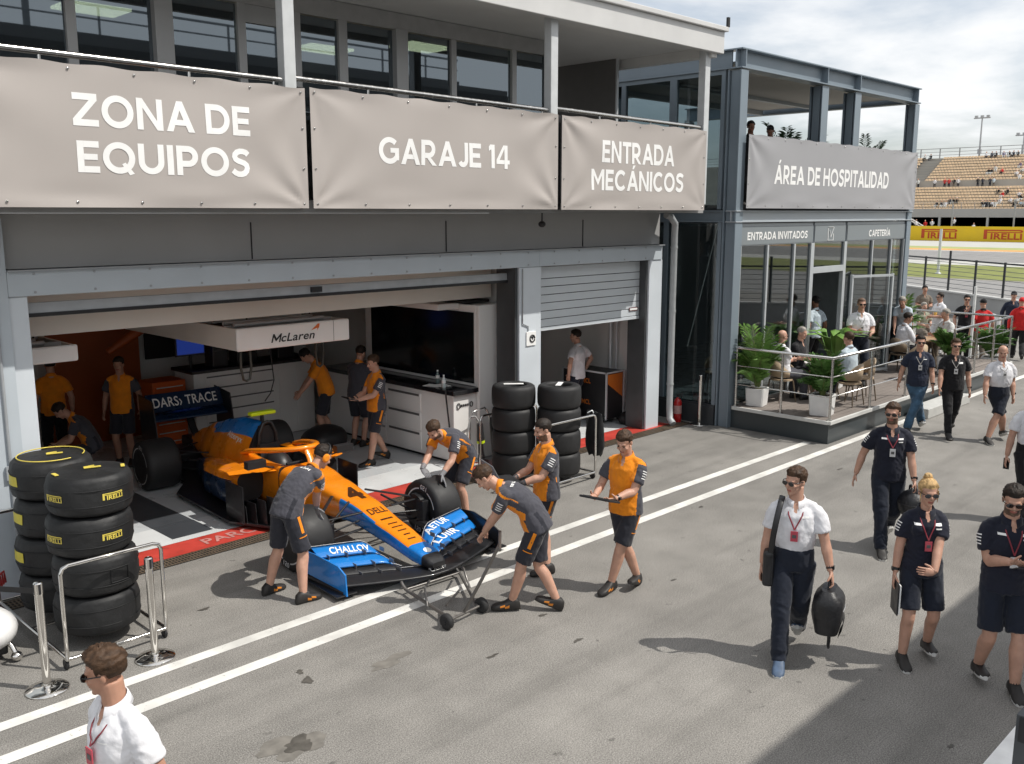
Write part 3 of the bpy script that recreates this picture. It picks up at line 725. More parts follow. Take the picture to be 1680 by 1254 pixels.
# trackside hoardings
hd=thing('advertising_hoarding','yellow trackside hoarding with big red lettering below the grandstand','hoarding',(146,60,0))
M_yel=mat('hoarding_yellow',(.74,.50,.01),.6,var=.05,scale=.5)
HXp=146.0
q=W(hd); q.bb(HXp,HXp+.3,10,110,0,2.15); q.build('panel',M_yel,hd)
M_redl=mat('hoarding_red',(.50,.06,.01),.6)
def pirelli(mb,o,ux,uy,w,h,mi=0,fn=None,lift=.004,cut=None):
    """the long-P word mark: bar of the P running over the other letters"""
    ux=V(ux).normalized(); uy=V(uy).normalized(); o=V(o)
    hh=h*.62
    text_at(mb,'IRELLI',o+ux*(w*.085)-uy*(h*.19),ux,uy,hh,width=w*.80,off=.03,mi=mi,fn=fn,lift=lift,cut=cut)
    def P(a,b): 
        p=o+ux*(w*a)+uy*(h*b)+ux.cross(uy)*lift; return fn(p) if fn else p
    n=8
    def strip(a0,a1,b0,b1):
        for k in range(n):
            s0=a0+(a1-a0)*k/n; s1=a0+(a1-a0)*(k+1)/n
            mb.quad([P(s0,b0),P(s1,b0),P(s1,b1),P(s0,b1)],mi)
    strip(-.5,-.41,-.5,.5); strip(-.409,.44,.36,.5); strip(-.409,.44,.17,.26); 
    mb.quad([P(.441,.17),P(.5,.26),P(.5,.40),P(.441,.5)],mi)
for y in (64.2,54.9,46,37,73.5,83): 
    q=W(hd); pirelli(q,(HXp-.004,y-.3,1.05),(0,-1,0),(0,0,1),5.2,1.35,lift=.03); q.build('lettering',M_redl,hd)
# ---- grandstand
GX=158.0
gs=thing('grandstand','concrete grandstand with rows of beige seats far across the track','grandstand',(GX,60,0))
M_gc=mat('stand_concrete',(.40,.37,.33),.8,var=.08,scale=.3); M_gd=mat('stand_dark_panel',(.085,.09,.09),.8)  # second colour: plain dark grey for the lower wall and under-seat strips
M_seat=mat('beige_seat',(.78,.62,.44),.6,var=.1,scale=1.0)
M_aisle=mat('aisle_grey',(.20,.215,.21),.8,var=.06,scale=.4)
GY0,GY1=-10,150
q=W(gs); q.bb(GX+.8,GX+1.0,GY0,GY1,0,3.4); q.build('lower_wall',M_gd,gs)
q=W(gs); q.bb(GX,GX+.8,GY0,GY1,3.4,4.75); q.build('front_parapet',mat('parapet_grey',(.40,.40,.395),.8,var=.06,scale=.4),gs)
for y in np.arange(30,100,7.3):
    q=W(gs); q.bb(GX-.1,GX+.25,y-.15,y+.15,0,3.4); q.build('support_column',mat('column_grey',(.42,.43,.43),.7),gs)
rows=[]; x=GX+.8; z=4.3
for k in range(8): rows.append((x,z,0)); x+=.95; z+=.49
q=W(gs); q.bb(x,x+1.8,GY0,GY1,0,z-.1); 
x+=1.8; q.bb(x,x+.3,GY0,GY1,0,z+1.25); q.build('mid_walkway',M_gc,gs)
x+=.3; z+=1.0
for k in range(9): rows.append((x,z,1)); x+=.95; z+=.5
XT,ZT=x,z
q=W(gs)
for (rx,rz,t) in rows: q.bb(rx,rx+.95,GY0,GY1,0,rz)
q.bb(XT,XT+1.5,GY0,GY1,0,ZT); q.build('terracing',M_gc,gs)
# aisles cut the rows; the seat blocks are each a row part
for (rx,rz,t) in rows:
    k=rows.index((rx,rz,t))
    ais=[(95,97.6),(80.5,83.0),(66.6,69.6),(47.2,48.6),(30,32)] if t else [(90,93),(70.6,74.6),(45.5,47),(30,32)]
    ys=[GY1]+[v for a in ais for v in (a[1],a[0])]+[10]
    for j in range(0,len(ys)-1,2):
        y1,y0=ys[j],ys[j+1]
        if y1>92: continue
        q=W(gs); yy=y0+.1
        while yy<y1-.45:
            q.bb(rx+.28,rx+.72,yy,yy+.44,rz+.30,rz+.40); q.bb(rx+.66,rx+.74,yy,yy+.44,rz+.40,rz+.66); yy+=.52
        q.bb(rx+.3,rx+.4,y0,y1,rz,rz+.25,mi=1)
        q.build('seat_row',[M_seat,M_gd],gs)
for (y0,y1,t) in ((66.6,69.6,1),(70.6,74.6,0),(47.2,48.6,1),(45.5,47,0)):
    q=W(gs)
    for (rx,rz,tt) in rows:
        if tt==t: q.bb(rx-.004,rx+.945,y0,y1,rz,rz+.02)
    q.build('aisle_steps',M_aisle,gs)
q=W(gs)
for z in (1.15,.6): q.bar((XT+1.2,GY0,ZT+z),(XT+1.2,GY1,ZT+z),.07,.07)
q.bar((XT+1.2,GY0,ZT+1.75),(XT+1.2,GY1,ZT+1.75),.1,.1)
for y in np.arange(20,110,3.4): q.bar((XT+1.2,y,ZT),(XT+1.2,y,ZT+1.75),.16,.16)
q.build('rear_railing',M_far,gs)
q=W(gs); 
for y in np.arange(14,110,2.0): q.bar((GX+.1,y,4.75),(GX+.1,y,5.75),.05,.05)
q.bar((GX+.1,10,5.75),(GX+.1,110,5.75),.06,.06); q.build('front_railing',M_far,gs)
# catch fence posts in front of the stand
for i,y in enumerate(np.arange(28,92,8.6)):
    b=MB(); b.bar((0,0,0),(0,0,5.2),.18,.18); b.bar((0,0,5.2),(-.9,0,6.0),.12,.12); b.box((0,0,.1),(.5,.5,.2))
    o=b.build('catch_fence_post',M_far,None,loc=(148.5,y,0)); tag(o,'tall grey catch fence post behind the yellow hoarding','fence post','catch fence posts behind the hoarding')
# a light mast behind the stand and another at the frame's edge
for (yy,h,lab) in ((onX(1612,190,184).y,onX(1612,190,184).z-.4,'thin light mast rising behind the grandstand railing'),(onX(1681,218,184).y,onX(1681,218,184).z-.4,'thick light mast behind the stand, at the right edge of the photo')):
    b=MB(); b.tube([(0,0,0),(0,0,h*.6),(0,0,h)],[.28,.2,.12],8); b.bar((0,-1.4,h),(0,1.4,h),.3,.2); b.box((0,0,h*.72),(.5,.6,.8))
    for k in (-1,0,1): b.box((0,k*1.0,h+.25),(.4,.5,.4))
    o=b.build('light_mast',mat('mast_grey',(.42,.43,.45),.5,.3),None,loc=(184,yy,0)); tag(o,lab,'light mast')
# marshal frames by the hoarding: small scaffold and service ladder
for (yy,lab) in ((60.6,'white sloping access ladder behind the hoarding, left of the marshal in white'),):
    b=MB()
    for k in (0,.6): b.bar((0,k+3.2,4.6),(0,k-1.2,2.1),.12,.12)
    for k in range(8): t=k/7; b.bar((0,3.2-4.4*t,4.6-2.5*t),(0,3.8-4.4*t,4.6-2.5*t),.08,.08)
    b.bar((0,-1.2,0),(0,-1.2,2.2),.1,.1); b.bar((0,3.2,0),(0,3.2,4.6),.1,.1)
    o=b.build('access_ladder',M_white,None,loc=(152,yy,0)); tag(o,lab,'ladder')

# ------------------------------------------------------------------ the block behind the viewpoint: shades the near asphalt, mirrored in the glass
ob=thing('opposite_stand','grey stepped spectator block with railings behind the viewpoint','building',(14,-4,0))
M_ob=mat('stand_facade',(.16,.16,.158),.7,var=.06,scale=.6)
q=W(ob); q.bb(5.2,24,-20,-1.72,0,8.2); q.bb(5.2,24,-20,-4.2,8.2,8.75); q.build('block',M_ob,ob)
q=W(ob)
for z in (5.0,5.7,6.4,7.1,7.8): q.bb(5.2,24,-1.718,-1.66,z,z+.22)
q.build('ledge',mat('ledge_dark',(.08,.08,.08),.8),ob)
q=W(ob)
for x in np.arange(5.4,24,1.9): q.bar((x,-4.3,8.75),(x,-4.3,9.5),.05,.05)
q.bar((5.2,-4.3,9.5),(24,-4.3,9.5),.06,.06); q.bar((5.2,-4.3,9.15),(24,-4.3,9.15),.04,.04)
for x in (9.5,17): q.bar((x,-5,8.75),(x,-5,11.8),.14,.14)
q.build('railing',M_far,ob)
# white ledge with a dark post at the bottom right corner
wl=thing('white_ledge','white painted ledge beside a dark post in the bottom right corner','ledge',(7,1.0,0))
q=W(wl); q.bb(4.6,12.5,-1.5,1.95,.0,.12); q.build('slab',mat('ledge_white',(.93,.93,.92),.5),wl)
pc=at(1688,1190,.9)
q=W(wl); q.bb(pc.x-.05,pc.x+.12,pc.y-.06,pc.y+.06,.121,.97); q.bb(pc.x-.062,pc.x-.051,pc.y-.04,pc.y+.04,.8,.96,mi=1); q.build('post',[mat('post_dark',(.06,.065,.07),.5),M_black],wl)
# ------------------------------------------------------------------ the racing car
CAR=thing('racing_car','orange and blue open wheel racing car numbered 4, nosing out of the garage','racing car',(6.62,8.95,0),R_(-3.6))
M_pap=mat('papaya_paint',(.86,.255,.008),.28,var=.03,scale=3,coat=.6)
M_blu=mat('car_blue_paint',(.010,.19,.58),.28,var=.04,scale=3,coat=.6)
M_dblu=mat('car_dark_blue',(.004,.020,.06),.3,var=.05,scale=3,coat=.5)
M_carb=mat('carbon_black',(.014,.014,.016),.38,var=.15,scale=30,coat=.15)
M_tyre=mat('slick_tyre',(.016,.016,.017),.62,var=.16,scale=9,bump=.04,bscale=50)
M_rim=mat('wheel_rim_black',(.02,.02,.022),.3,.6,var=.1)
M_wmark=mat('tyre_white_marking',(.62,.62,.62),.6)
M_num=mat('car_number_brown',(.055,.016,.004),.45)
M_neon=mat('neon_yellow',(.62,.80,.01),.4,var=.03)
def sec(y,hb,ht,zb,zt,p=3.6,n=24):
    zc=(zb+zt)/2; hz=(zt-zb)/2; pts=[]
    for k in range(n):
        q=2*math.pi*k/n; c,s=math.cos(q),math.sin(q)
        u=math.copysign(abs(c)**(2/p),c); v=math.copysign(abs(s)**(2/p),s)
        t=(v+1)/2; pts.append((u*(hb+(ht-hb)*t),y,zc+v*hz))
    return pts
def interp(tab,y):
    for a,b in zip(tab,tab[1:]):
        if a[0]<=y<=b[0]:
            t=(y-a[0])/(b[0]-a[0]); t=t*t*(3-2*t)*.5+t*.5
            return [y]+[u+(v-u)*t for u,v in zip(a[1:],b[1:])]
    return list(tab[-1] if y>tab[-1][0] else tab[0])
def body(name,tab,mats,paint=None,p=3.6,step=.06,parent=CAR,xo=None):
    ys=list(np.arange(tab[0][0],tab[-1][0],step))+[tab[-1][0]]
    rings=[]
    for y in ys:
        r=sec(*interp([t[:5] for t in tab],y),p=p)
        if xo:
            dx=interp(xo,y)[1]; r=[(a+dx,b_,c) for a,b_,c in r]
        rings.append(r)
    b=MB(); b.loft(rings)
    if paint:
        for i,f in enumerate(b.f):
            c=sum((V(b.v[k]) for k in f),V())/len(f); b.m[i]=paint(c)
    return b.build(name,mats,parent)
def carpart(name,b,mats,parent=CAR,bevel=0): return b.build(name,mats,parent,bevel)
# nose and tub
nose_tab=[(-1.36,.085,.085,.165,.225),(-1.28,.125,.12,.145,.265),(-1.08,.145,.14,.15,.315),(-.5,.165,.17,.235,.44),(0,.19,.20,.31,.59),(.5,.24,.255,.27,.685),(.9,.28,.315,.22,.735),(1.25,.33,.355,.16,.755)]
def pn(c):
    if c.y<-1.20: return 2
    if c.y<-.98: return 1
    if c.y<.15 and abs(c.x)>.138+.03*(c.y+1): return 1
    if c.y<.15 and c.z<interp(nose_tab,c.y)[4]-.045: return 2
    return 0
nose=body('nose',nose_tab,[M_pap,M_blu,M_carb],pn,p=4.2,step=.04)
# tub with an open cockpit between the nose and the engine cover
def trough(y,ho,hi,zb,zt,zi):
    h=ho
    return [(-h*.82,y,zb),(-h,y,zb+.12),(-h*1.0,y,zt-.1),(-h*.93,y,zt-.02),(-h*.86,y,zt),(-hi,y,zt-.015),(-hi*.95,y,zi+.1),(-hi*.8,y,zi),(hi*.8,y,zi),(hi*.95,y,zi+.1),(hi,y,zt-.015),(h*.86,y,zt),(h*.93,y,zt-.02),(h,y,zt-.1),(h,y,zb+.12),(h*.82,y,zb)]
b=MB(); rings=[trough(y,ho,hi,.16,zt,.34) for (y,ho,hi,zt) in [(1.251,.355,.10,.755),(1.32,.36,.2,.76),(1.5,.375,.255,.765),(1.8,.395,.275,.775),(2.05,.41,.27,.79),(2.25,.42,.2,.80)]]
b.loft(rings)
for i,f in enumerate(b.f):
    c=sum((V(b.v[k]) for k in f),V())/len(f)
    if abs(c.x)<.27 and c.z<.745: b.m[i]=1
carpart('cockpit_tub',b,[M_pap,M_blackg])
b=MB(); b.ball((0,1.95,.55),(.2,.3,.25)); b.bar((0,2.15,.5),(0,2.2,.86),.3,.1); carpart('seat',b,M_black)
b=MB(); b.bb(-.13,.13,1.42,1.46,.60,.74); b.cyl((0,1.3,.6),(0,1.42,.66),.025,8); carpart('steering_wheel',b,M_black,bevel=.02)
# halo
b=MB(); pts=[]
for k in range(25):
    q=math.pi*k/24; pts.append((.40*math.cos(q)*(1 if abs(math.cos(q))<.99 else 1),2.15-1.02*math.sin(q)**.75,.80+.19*math.sin(q)**.55))
b.tube(pts,[(.036,.055)]*25,8); carpart('halo',b,M_pap)
b=MB(); b.tube([(0,1.13,.985),(0,1.02,.86),(0,.94,.735)],[(.022,.04),(.02,.05),(.02,.07)],8); carpart('halo_pillar',b,M_pap)
# engine cover and airbox
ec_tab=[(2.27,.40,.13,.28,1.12),(2.45,.44,.14,.25,1.145),(2.9,.50,.14,.22,1.12),(3.3,.46,.11,.22,1.03),(3.8,.36,.08,.24,.90),(4.3,.20,.05,.3,.72),(4.7,.09,.04,.36,.56)]
def pe(c):
    t=interp(ec_tab,c.y)[4]
    if c.y<2.30: return 2
    if c.z>.80+.12*max(0,c.y-2.9)*.0 and c.y<3.75 and c.z>t-.24+.06*(c.y-2.3): return 1
    if c.z<.36: return 3
    return 0
cover=body('engine_cover',ec_tab,[M_pap,M_blu,M_black,M_dblu],pe,p=2.3,step=.05)
b=MB(); 
for s_ in (-1,1): b.tube([(s_*.135,2.2,.80),(s_*.125,2.2,1.0),(s_*.06,2.2,1.145),(0,2.2,1.16)],.028,8)
b.bb(-.11,.11,2.21,2.262,.80,1.11,mi=1); carpart('air_intake',b,[M_carb,M_dark])
b=MB(); b.bb(-.19,.19,2.28,2.40,1.245,1.295); b.bb(-.02,.02,2.31,2.37,1.14,1.244,mi=1); carpart('camera_bar',b,[M_neon,M_black],bevel=.012)
# sidepods
for s_ in (-1,1):
    tab=[(1.62,.165,.20,.27,.66),(1.72,.20,.235,.20,.69),(2.1,.24,.25,.14,.68),(2.7,.23,.21,.12,.62),(3.3,.15,.13,.12,.5),(3.9,.07,.06,.12,.36)]
    xo=[(1.62,s_*.57),(2.1,s_*.56),(2.7,s_*.52),(3.3,s_*.40),(3.9,s_*.28)]
    body('sidepod',tab,[M_pap,M_dblu,M_black],lambda c: 2 if c.y<1.64 else (0 if c.z>.50 else 1),p=3.4,step=.05,xo=xo)
    # swept wing over the inlet
    b=MB(); b.loft([[(s_*.34,y,z) for y,z in ((1.30,.70),(1.5,.745),(1.9,.73),(1.5,.72))],[(s_*.62,y,z) for y,z in ((1.42,.70),(1.55,.735),(1.9,.715),(1.55,.71))],[(s_*.86,y,z) for y,z in ((1.62,.665),(1.7,.69),(1.95,.68),(1.7,.67))]],smooth=False); carpart('inlet_wing',b,M_pap)
    b=MB(); b.tube([(s_*.36,1.35,.74),(s_*.55,1.28,.80),(s_*.66,1.27,.84)],.012,6); ms=carpart('mirror_stalk',b,M_carb)
    b=MB(); b.bb(s_*.66-.13,s_*.66+.13,1.22,1.33,.80,.90); b.bb(s_*.66-.11,s_*.66+.11,1.331,1.334,.815,.885,mi=1); carpart('mirror',b,[M_black,M_chrome],bevel=.02)
    b=MB()
    for k in range(5):
        x=s_*(.50+.075*k); y=.75+.13*k
        b.add([(x,y,.08),(x+s_*.03,y+.22,.08),(x+s_*.02,y+.24,.50-.05*k),(x-s_*.01,y+.06,.50-.05*k),(x+s_*.008,y,.08),(x+s_*.038,y+.22,.08),(x+s_*.028,y+.24,.50-.05*k),(x-s_*.002,y+.06,.50-.05*k)],[(0,1,2,3),(7,6,5,4),(0,4,5,1),(1,5,6,2),(2,6,7,3),(3,7,4,0)])
    b.bb(s_*.86-.008,s_*.86+.008,1.25,1.75,.09,.58); carpart('bargeboard',b,M_carb)
    b=MB(); text_at(b,'&',(s_*.868,1.5,.34),(0,-s_,0),(0,0,1),.13,off=.02,lift=.003); carpart('bargeboard_emblem',b,M_lett)
b=MB(); b.add([(-.5,.7,.06),(.5,.7,.06),(.95,1.5,.06),(.95,3.2,.06),(.62,3.7,.06),(.55,4.7,.06),(-.55,4.7,.06),(-.62,3.7,.06),(-.95,3.2,.06),(-.95,1.5,.06)]+[(x,y,.09) for x,y in ((-.5,.7),(.5,.7),(.95,1.5),(.95,3.2),(.62,3.7),(.55,4.7),(-.55,4.7),(-.62,3.7),(-.95,3.2),(-.95,1.5))],
 [tuple(range(10))[::-1],tuple(range(10,20))]+[(i,(i+1)%10,10+(i+1)%10,10+i) for i in range(10)]); carpart('floor',b,M_carb)
b=MB(); b.bb(-.5,.5,4.3,5.0,.1,.36); b.bb(-.09,.09,4.6,5.05,.32,.48); carpart('diffuser',b,M_carb,bevel=.02)
# front wing
def foil(x,yl,zl,yt,zt,th=.014):
    d=V((0,yt-yl,zt-zl)); n=V((0,-d.z,d.y)).normalized()
    pts=[]
    for (t,o) in ((0,0),(.12,.7),(.4,1),(.75,.7),(1,.12),(.75,.05),(.4,-.25),(.12,-.35)):
        p=V((x,yl,zl))+d*t+n*(o*th); pts.append(p)
    return pts
fw={}
for s_ in (-1,1):
    els=[('main_plane',M_carb,lambda t:(-1.42+.34*t**1.3,.105+.02*t,-1.14+.34*t,.135+.03*t),.0),
         ('flap',M_carb,lambda t:(-1.155+.33*t,.135+.02*t,-1.0+.30*t,.175+.03*t),.10),
         ('flap',M_blu,lambda t:(-1.02+.29*t,.19+.03*t,-.80+.25*t,.25+.04*t),.14),
         ('flap',M_blu,lambda t:(-.81+.24*t,.262+.04*t,-.57+.18*t,.335+.05*t),.17)]
    for k,(nm,m,f,t0) in enumerate(els):
        b=MB(); rings=[]; te=[]
        for i in range(15):
            t=t0+(1-t0)*i/14; x=s_*(.10+.96*t) if k==0 else s_*(.16+.90*t)
            a=list(f(t)); 
            if k: # roll down towards the nose
                dip=max(0,1-(t-t0)/.22)**2; a[1]-=.035*k*dip; a[3]-=.05*k*dip; a[2]-=.02*k*dip
            else:
                dip=max(0,1-t/.25); a[1]-=.0*dip
            rings.append(foil(x,*a)); te.append(rings[-1][4]+V((0,.002,.004)))
        if s_<0: rings=[r[::-1] for r in rings]
        b.loft(rings); o=carpart('front_wing_'+nm if nm=='main_plane' else 'front_wing_flap',b,m); fw[(s_,k)]=o
        b=MB(); b.tube(te,.0045,5); b.build('edge_strip',mat('edge_grey',(.34,.34,.35),.35,.3),o)
    b=MB()
    pts=[(-1.16,.05),(-.42,.05),(-.36,.36),(-.6,.38),(-1.0,.34),(-1.14,.28)]
    x0=s_*1.065; b.add([(x0+s_*.0+ (s_*.05 if y>-.7 else 0),y,z) for y,z in pts]+[(x0+s_*.016+(s_*.05 if y>-.7 else 0),y,z) for y,z in pts],[tuple(range(6)),tuple(range(6,12))[::-1]]+[(i,6+i,6+(i+1)%6,(i+1)%6) for i in range(6)])
    carpart('front_wing_endplate',b,M_blu if s_<0 else M_carb)
    b=MB(); b.bb(x0-.12,x0+.13,-1.14,-.40,.05,.062); b.tube([(x0,-1.1,.062),(x0+s_*.06,-.42,.08)],.03,8); carpart('footplate',b,M_carb)
    b=MB()
    for k in range(4):
        for y,z in ((-1.09+.08*k,.125),(-.95+.07*k,.185),(-.76+.06*k,.27)):
            x=s_*(.36+.2*k); b.box((x,y,z+.03),(.006,.09,.05))
    carpart('flap_bracket',b,mat('bracket_grey',(.25,.25,.26),.4,.5))
b=MB()
for s_ in (-1,1): b.add([(s_*.07,-1.2,.14),(s_*.07,-.95,.14),(s_*.075,-.95,.26),(s_*.075,-1.15,.25),(s_*.085,-1.2,.14),(s_*.085,-.95,.14),(s_*.09,-.95,.26),(s_*.09,-1.15,.25)],[(0,1,2,3),(7,6,5,4),(0,4,5,1),(1,5,6,2),(2,6,7,3),(3,7,4,0)])
b.loft([foil(x,-1.42,.105,-1.14,.135) for x in (-.099,-.05,0,.05,.099)]); carpart('nose_pylon',b,M_carb)
# rear wing
b=MB(); rings=[foil(x,4.78,.86,5.10,.98,.03) for x in (-.62,0,.62)]; b.loft(rings); carpart('rear_wing_main_plane',b,M_dblu)
b=MB(); T=Matrix.Rotation(R_(-24),3,'X'); b.box((0,5.02,1.12),(1.24,.03,.30),rot=T); rw=carpart('rear_wing_flap',b,M_dblu)
b=MB(); n_=T@V((0,-1,0)); text_at(b,'DARS›TRACE'.replace('›','› '),V((0,5.02,1.12))+n_*.016,(1,0,0),T@V((0,0,1)),.155,width=1.06,off=.012); carpart('rear_wing_lettering',b,M_lett)
for s_ in (-1,1):
    b=MB(); pts=[(4.6,.60),(5.25,.5),(5.3,1.25),(4.72,1.2),(4.66,.95)]
    x0=s_*.63; b.add([(x0,y,z) for y,z in pts]+[(x0+s_*.016,y,z) for y,z in pts],[tuple(range(5)),tuple(range(5,10))[::-1]]+[(i,5+i,5+(i+1)%5,(i+1)%5) for i in range(5)]); carpart('rear_wing_endplate',b,M_carb)
b=MB(); b.tube([(0,4.5,.5),(0,4.75,.7),(0,4.9,.9)],[(.012,.06)]*3,8); carpart('rear_wing_pylon',b,M_carb)
# wheels
def wheel(x,y,r,wd,steer=0,outer=-1):
    b=MB(); h=wd/2
    prof=[(r*.60,-h*.94),(r*.66,-h),(r*.86,-h*1.0),(r*.955,-h*.92),(r*.995,-h*.72),(r,-h*.3),(r,h*.3),(r*.995,h*.72),(r*.955,h*.92),(r*.86,h),(r*.66,h),(r*.60,h*.94)]
    b.lathe(prof,48,ax='X'); 
    o=b.build('wheel',M_tyre,CAR); o.location=(x,y,r); o.rotation_euler=(0,0,steer)
    b=MB()
    for s_ in (-1,1):
        b.lathe([(r*.60,s_*h*.93),(r*.58,s_*h*.8),(r*.30,s_*h*.62),(r*.14,s_*h*.70),(.02,s_*h*.7)],32,ax='X')
        for k in range(10):
            q=2*math.pi*k/10; b.bar((s_*h*.70,r*.16*math.cos(q),r*.16*math.sin(q)),(s_*h*.86,r*.57*math.cos(q+.15),r*.57*math.sin(q+.15)),.022,.02)
        b.cyl((s_*h*.6,0,0),(s_*h*.9,0,0),.035,10)
    b.build('rim',M_rim,o)
    b=MB()
    for s_ in (-1,1):
        for (q0,q1) in ((.25,1.5),(2.1,3.0),(3.4,4.6),(5.2,6.0)):
            ps=[]; n=14
            for k in range(n):
                q=q0+(q1-q0)*k/n; q2=q0+(q1-q0)*(k+1)/n
                xx=s_*(h+.003)
                b.quad([(xx,r*.69*math.cos(q),r*.69*math.sin(q)),(xx,r*.735*math.cos(q),r*.735*math.sin(q)),(xx,r*.735*math.cos(q2),r*.735*math.sin(q2)),(xx,r*.69*math.cos(q2),r*.69*math.sin(q2))])
        for ang in (1.8,4.9):
            cc=V((s_*(h+.003),r*.78*math.cos(ang),r*.78*math.sin(ang))); up_=V((0,math.cos(ang),math.sin(ang)))
            text_at(b,'150',cc,V((0,-math.sin(ang),math.cos(ang)))*(-1 if s_<0 else 1)*(1),up_ if True else up_,.06,off=.02,lift=0)
    b.build('tyre_marking',M_wmark,o)
    return o
for s_ in (-1,1):
    wheel(s_*.93,0,.365,.40,R_(4)); wheel(s_*.93,4.33,.375,.50)
    # front suspension
    b=MB(); hx=s_*.74
    for (p,q) in (((.20,-.12,.54),(.0,.50)),((.24,.5,.60),(.02,.50)),((.18,-.1,.33),(0,.24)),((.24,.55,.30),(.02,.24))):
        b.tube([(s_*p[0],p[1],p[2]),(hx,q[0],q[1])],[(.012,.024)]*2,8)
    b.tube([(s_*.23,.12,.62),(hx,.02,.28)],.014,8); b.tube([(s_*.2,-.05,.42),(hx,-.14,.38)],.012,8)
    carpart('front_suspension',b,M_carb)
    b=MB(); b.lathe([(.2,-.06),(.21,0),(.19,.05),(.06,.07)],20,c=(s_*.71,0,.365),ax='X'); b.bb(s_*.68-.05,s_*.68+.05,-.2,-.06,.25,.52); b.bb(s_*.66-.07,s_*.66+.07,-.34,-.1,.2,.26); carpart('brake_duct',b,M_carb,bevel=.01)
    b=MB(); hx=s_*.68
    for (p,q) in (((.2,3.5,.5),(3.95,.52)),((.15,4.3,.5),(3.97,.52)),((.2,3.4,.26),(3.93,.26)),((.15,4.4,.28),(3.97,.26)),((.24,3.4,.4),(3.9,.4))): b.tube([(s_*p[0],p[1],p[2]),(hx,q[0],q[1])],[(.012,.024)]*2,8)
    carpart('rear_suspension',b,M_carb)
# marks on the bodywork
tn=bvh_of(nose); up=project(tn,(0,0,-1),.004)
b=MB(); text_at(b,'4',(.0,.16,.9),(1,0,0),(0,1,.0),.24,width=.20,off=.05,fn=up,cut=.05); carpart('race_number',b,M_num,nose)
b=MB(); text_at(b,'DELL',(0,-.22,.9),(1,0,0),(0,1,0),.09,width=.24,off=.015,fn=up,cut=.05); carpart('nose_lettering',b,M_num,nose)
for k in range(6):
    b=MB(); y=-.38-.095*k; w_=(.17,.13,.15,.12,.09,.11)[k]
    for i in range(5):
        x0=-w_/2+w_*i/5
        b.quad([up(V((x,yy,.9))) for x,yy in ((x0,y),(x0+w_/5*.92,y),(x0+w_/5*.92,y+.022),(x0,y+.022))])
    carpart('nose_mark',b,M_num,nose)
b=MB(); b.lathe([(.048,0),(.03,0)],20,c=(0,0,0)); b.v=[tuple(up(V((x,y-1.14,.9)))) for x,y,z in b.v]
b.quad([up(V((x,y,.9))) for x,y in ((-.03,-1.145),(.03,-1.145),(.03,-1.13),(-.03,-1.13))]); carpart('nose_emblem',b,M_lett,nose)
tc_=bvh_of(cover); sd=project(tc_,(1,0,-.35),.004)
b=MB(); text_at(b,'Alteryx',(-.6,2.78,1.02),(0,-1,-.06),(.35,-.02,1),.085,width=.5,off=.012,fn=sd,cut=.04); carpart('cover_lettering',b,M_lett,cover)
b=MB(); text_at(b,'Calm',(.0,-1.31,.16),(1,0,0),(0,1,.1),.07,off=.015,fn=project(bvh_of(bpy.data.objects['nose_pylon']),(0,0,-1),.004,.3),cut=.05)
for s_,k,tx,x,y,h,w_ in ((-1,2,'CHALLOV',-.62,-.76,.11,.62),(-1,3,'CHALLOV',-.68,-.59,.10,.46),(1,2,'LUIIR',.56,-.76,.10,.42),(1,3,'AETUR',.56,-.57,.10,.40)):
    o=fw[(s_,k)]; tt=bvh_of(o); b2=MB(); text_at(b2,tx,(x,y,.9),(1,s_*.27*(1),0),(-s_*.27,1,0),h,width=w_,off=.02,fn=project(tt,(0,0,-1),.004),cut=.05)
    b2.v=[p for p in b2.v]; ok=[i for i,p in enumerate(b2.v) if p[2]<.6]
    okset=set(ok); keep=[i for i,f in enumerate(b2.f) if all(k2 in okset for k2 in f)]
    b2.f=[b2.f[i] for i in keep]; b2.m=[b2.m[i] for i in keep]; b2.sm=[b2.sm[i] for i in keep]
    if b2.f and (s_,k)!=(-1,2): carpart('flap_lettering',b2,M_lett,o)
b.v=b.v; carpart('front_wing_lettering',b,M_lett)
FIX=('front_suspension','brake_duct','front_wing','footplate','flap','nose_pylon','wheel')
for o in [c for c in CAR.children if not c.name.startswith(FIX)]+[c for n in CAR.children if n.name.startswith(('nose','engine')) for c in n.children]:
    for v in o.data.vertices:
        v.co.y+=.40*min(1,max(0,(v.co.y+.45)/1.1))
        if o.name.startswith('rear_wing'): v.co.z-=.06
# ------------------------------------------------------------------ trolley jack at the nose
jk=thing('wheeled_jack','thin dark steel jack on two small wheels under the front wing','jack',tuple(at(725,990)),R_(0))
M_jack=mat('jack_steel',(.20,.19,.18),.35,.7,var=.1)
q=W(jk)
a0=at(733,1020,.08); a1=at(790,993,.08); 
w0=V((a0.x,a0.y,.08)); w1=V((a1.x,a1.y,.08)); cen=(w0+w1)/2
bk0=at(672,985,.07); n0=V((6.02,7.55,.06)); n1=V((6.75,7.5,.06))
q.tube([w0,w1],.014,8); q.build('axle',M_jack,jk)
q=W(jk); q.tube([w0+(w1-w0)*.12,n0+V((0,0,.0)),n0+V((.0,.05,.03)),n0+V((.02,.1,.05))],.019,8); q.tube([w0+(w1-w0)*.88,n1,n1+V((0,.05,.03)),n1+V((0,.1,.05))],.016,8)
q.tube([n0,n1],.014,8); q.tube([w0+(n0-w0)*.45,w0+(n0-w0)*.45+V((.05,.1,.16)),n0+V((.25,-.1,.06))],.012,8); q.tube([w1+(n1-w1)*.5,w1+(n1-w1)*.5+V((0,.1,.2)),n1+V((-.05,-.1,.1))],.012,8); q.tube([cen+(n0-cen)*.3,cen+(n1-cen)*.6],.012,8); q.build('frame',M_jack,jk)
hd_=at(820,893,.85)
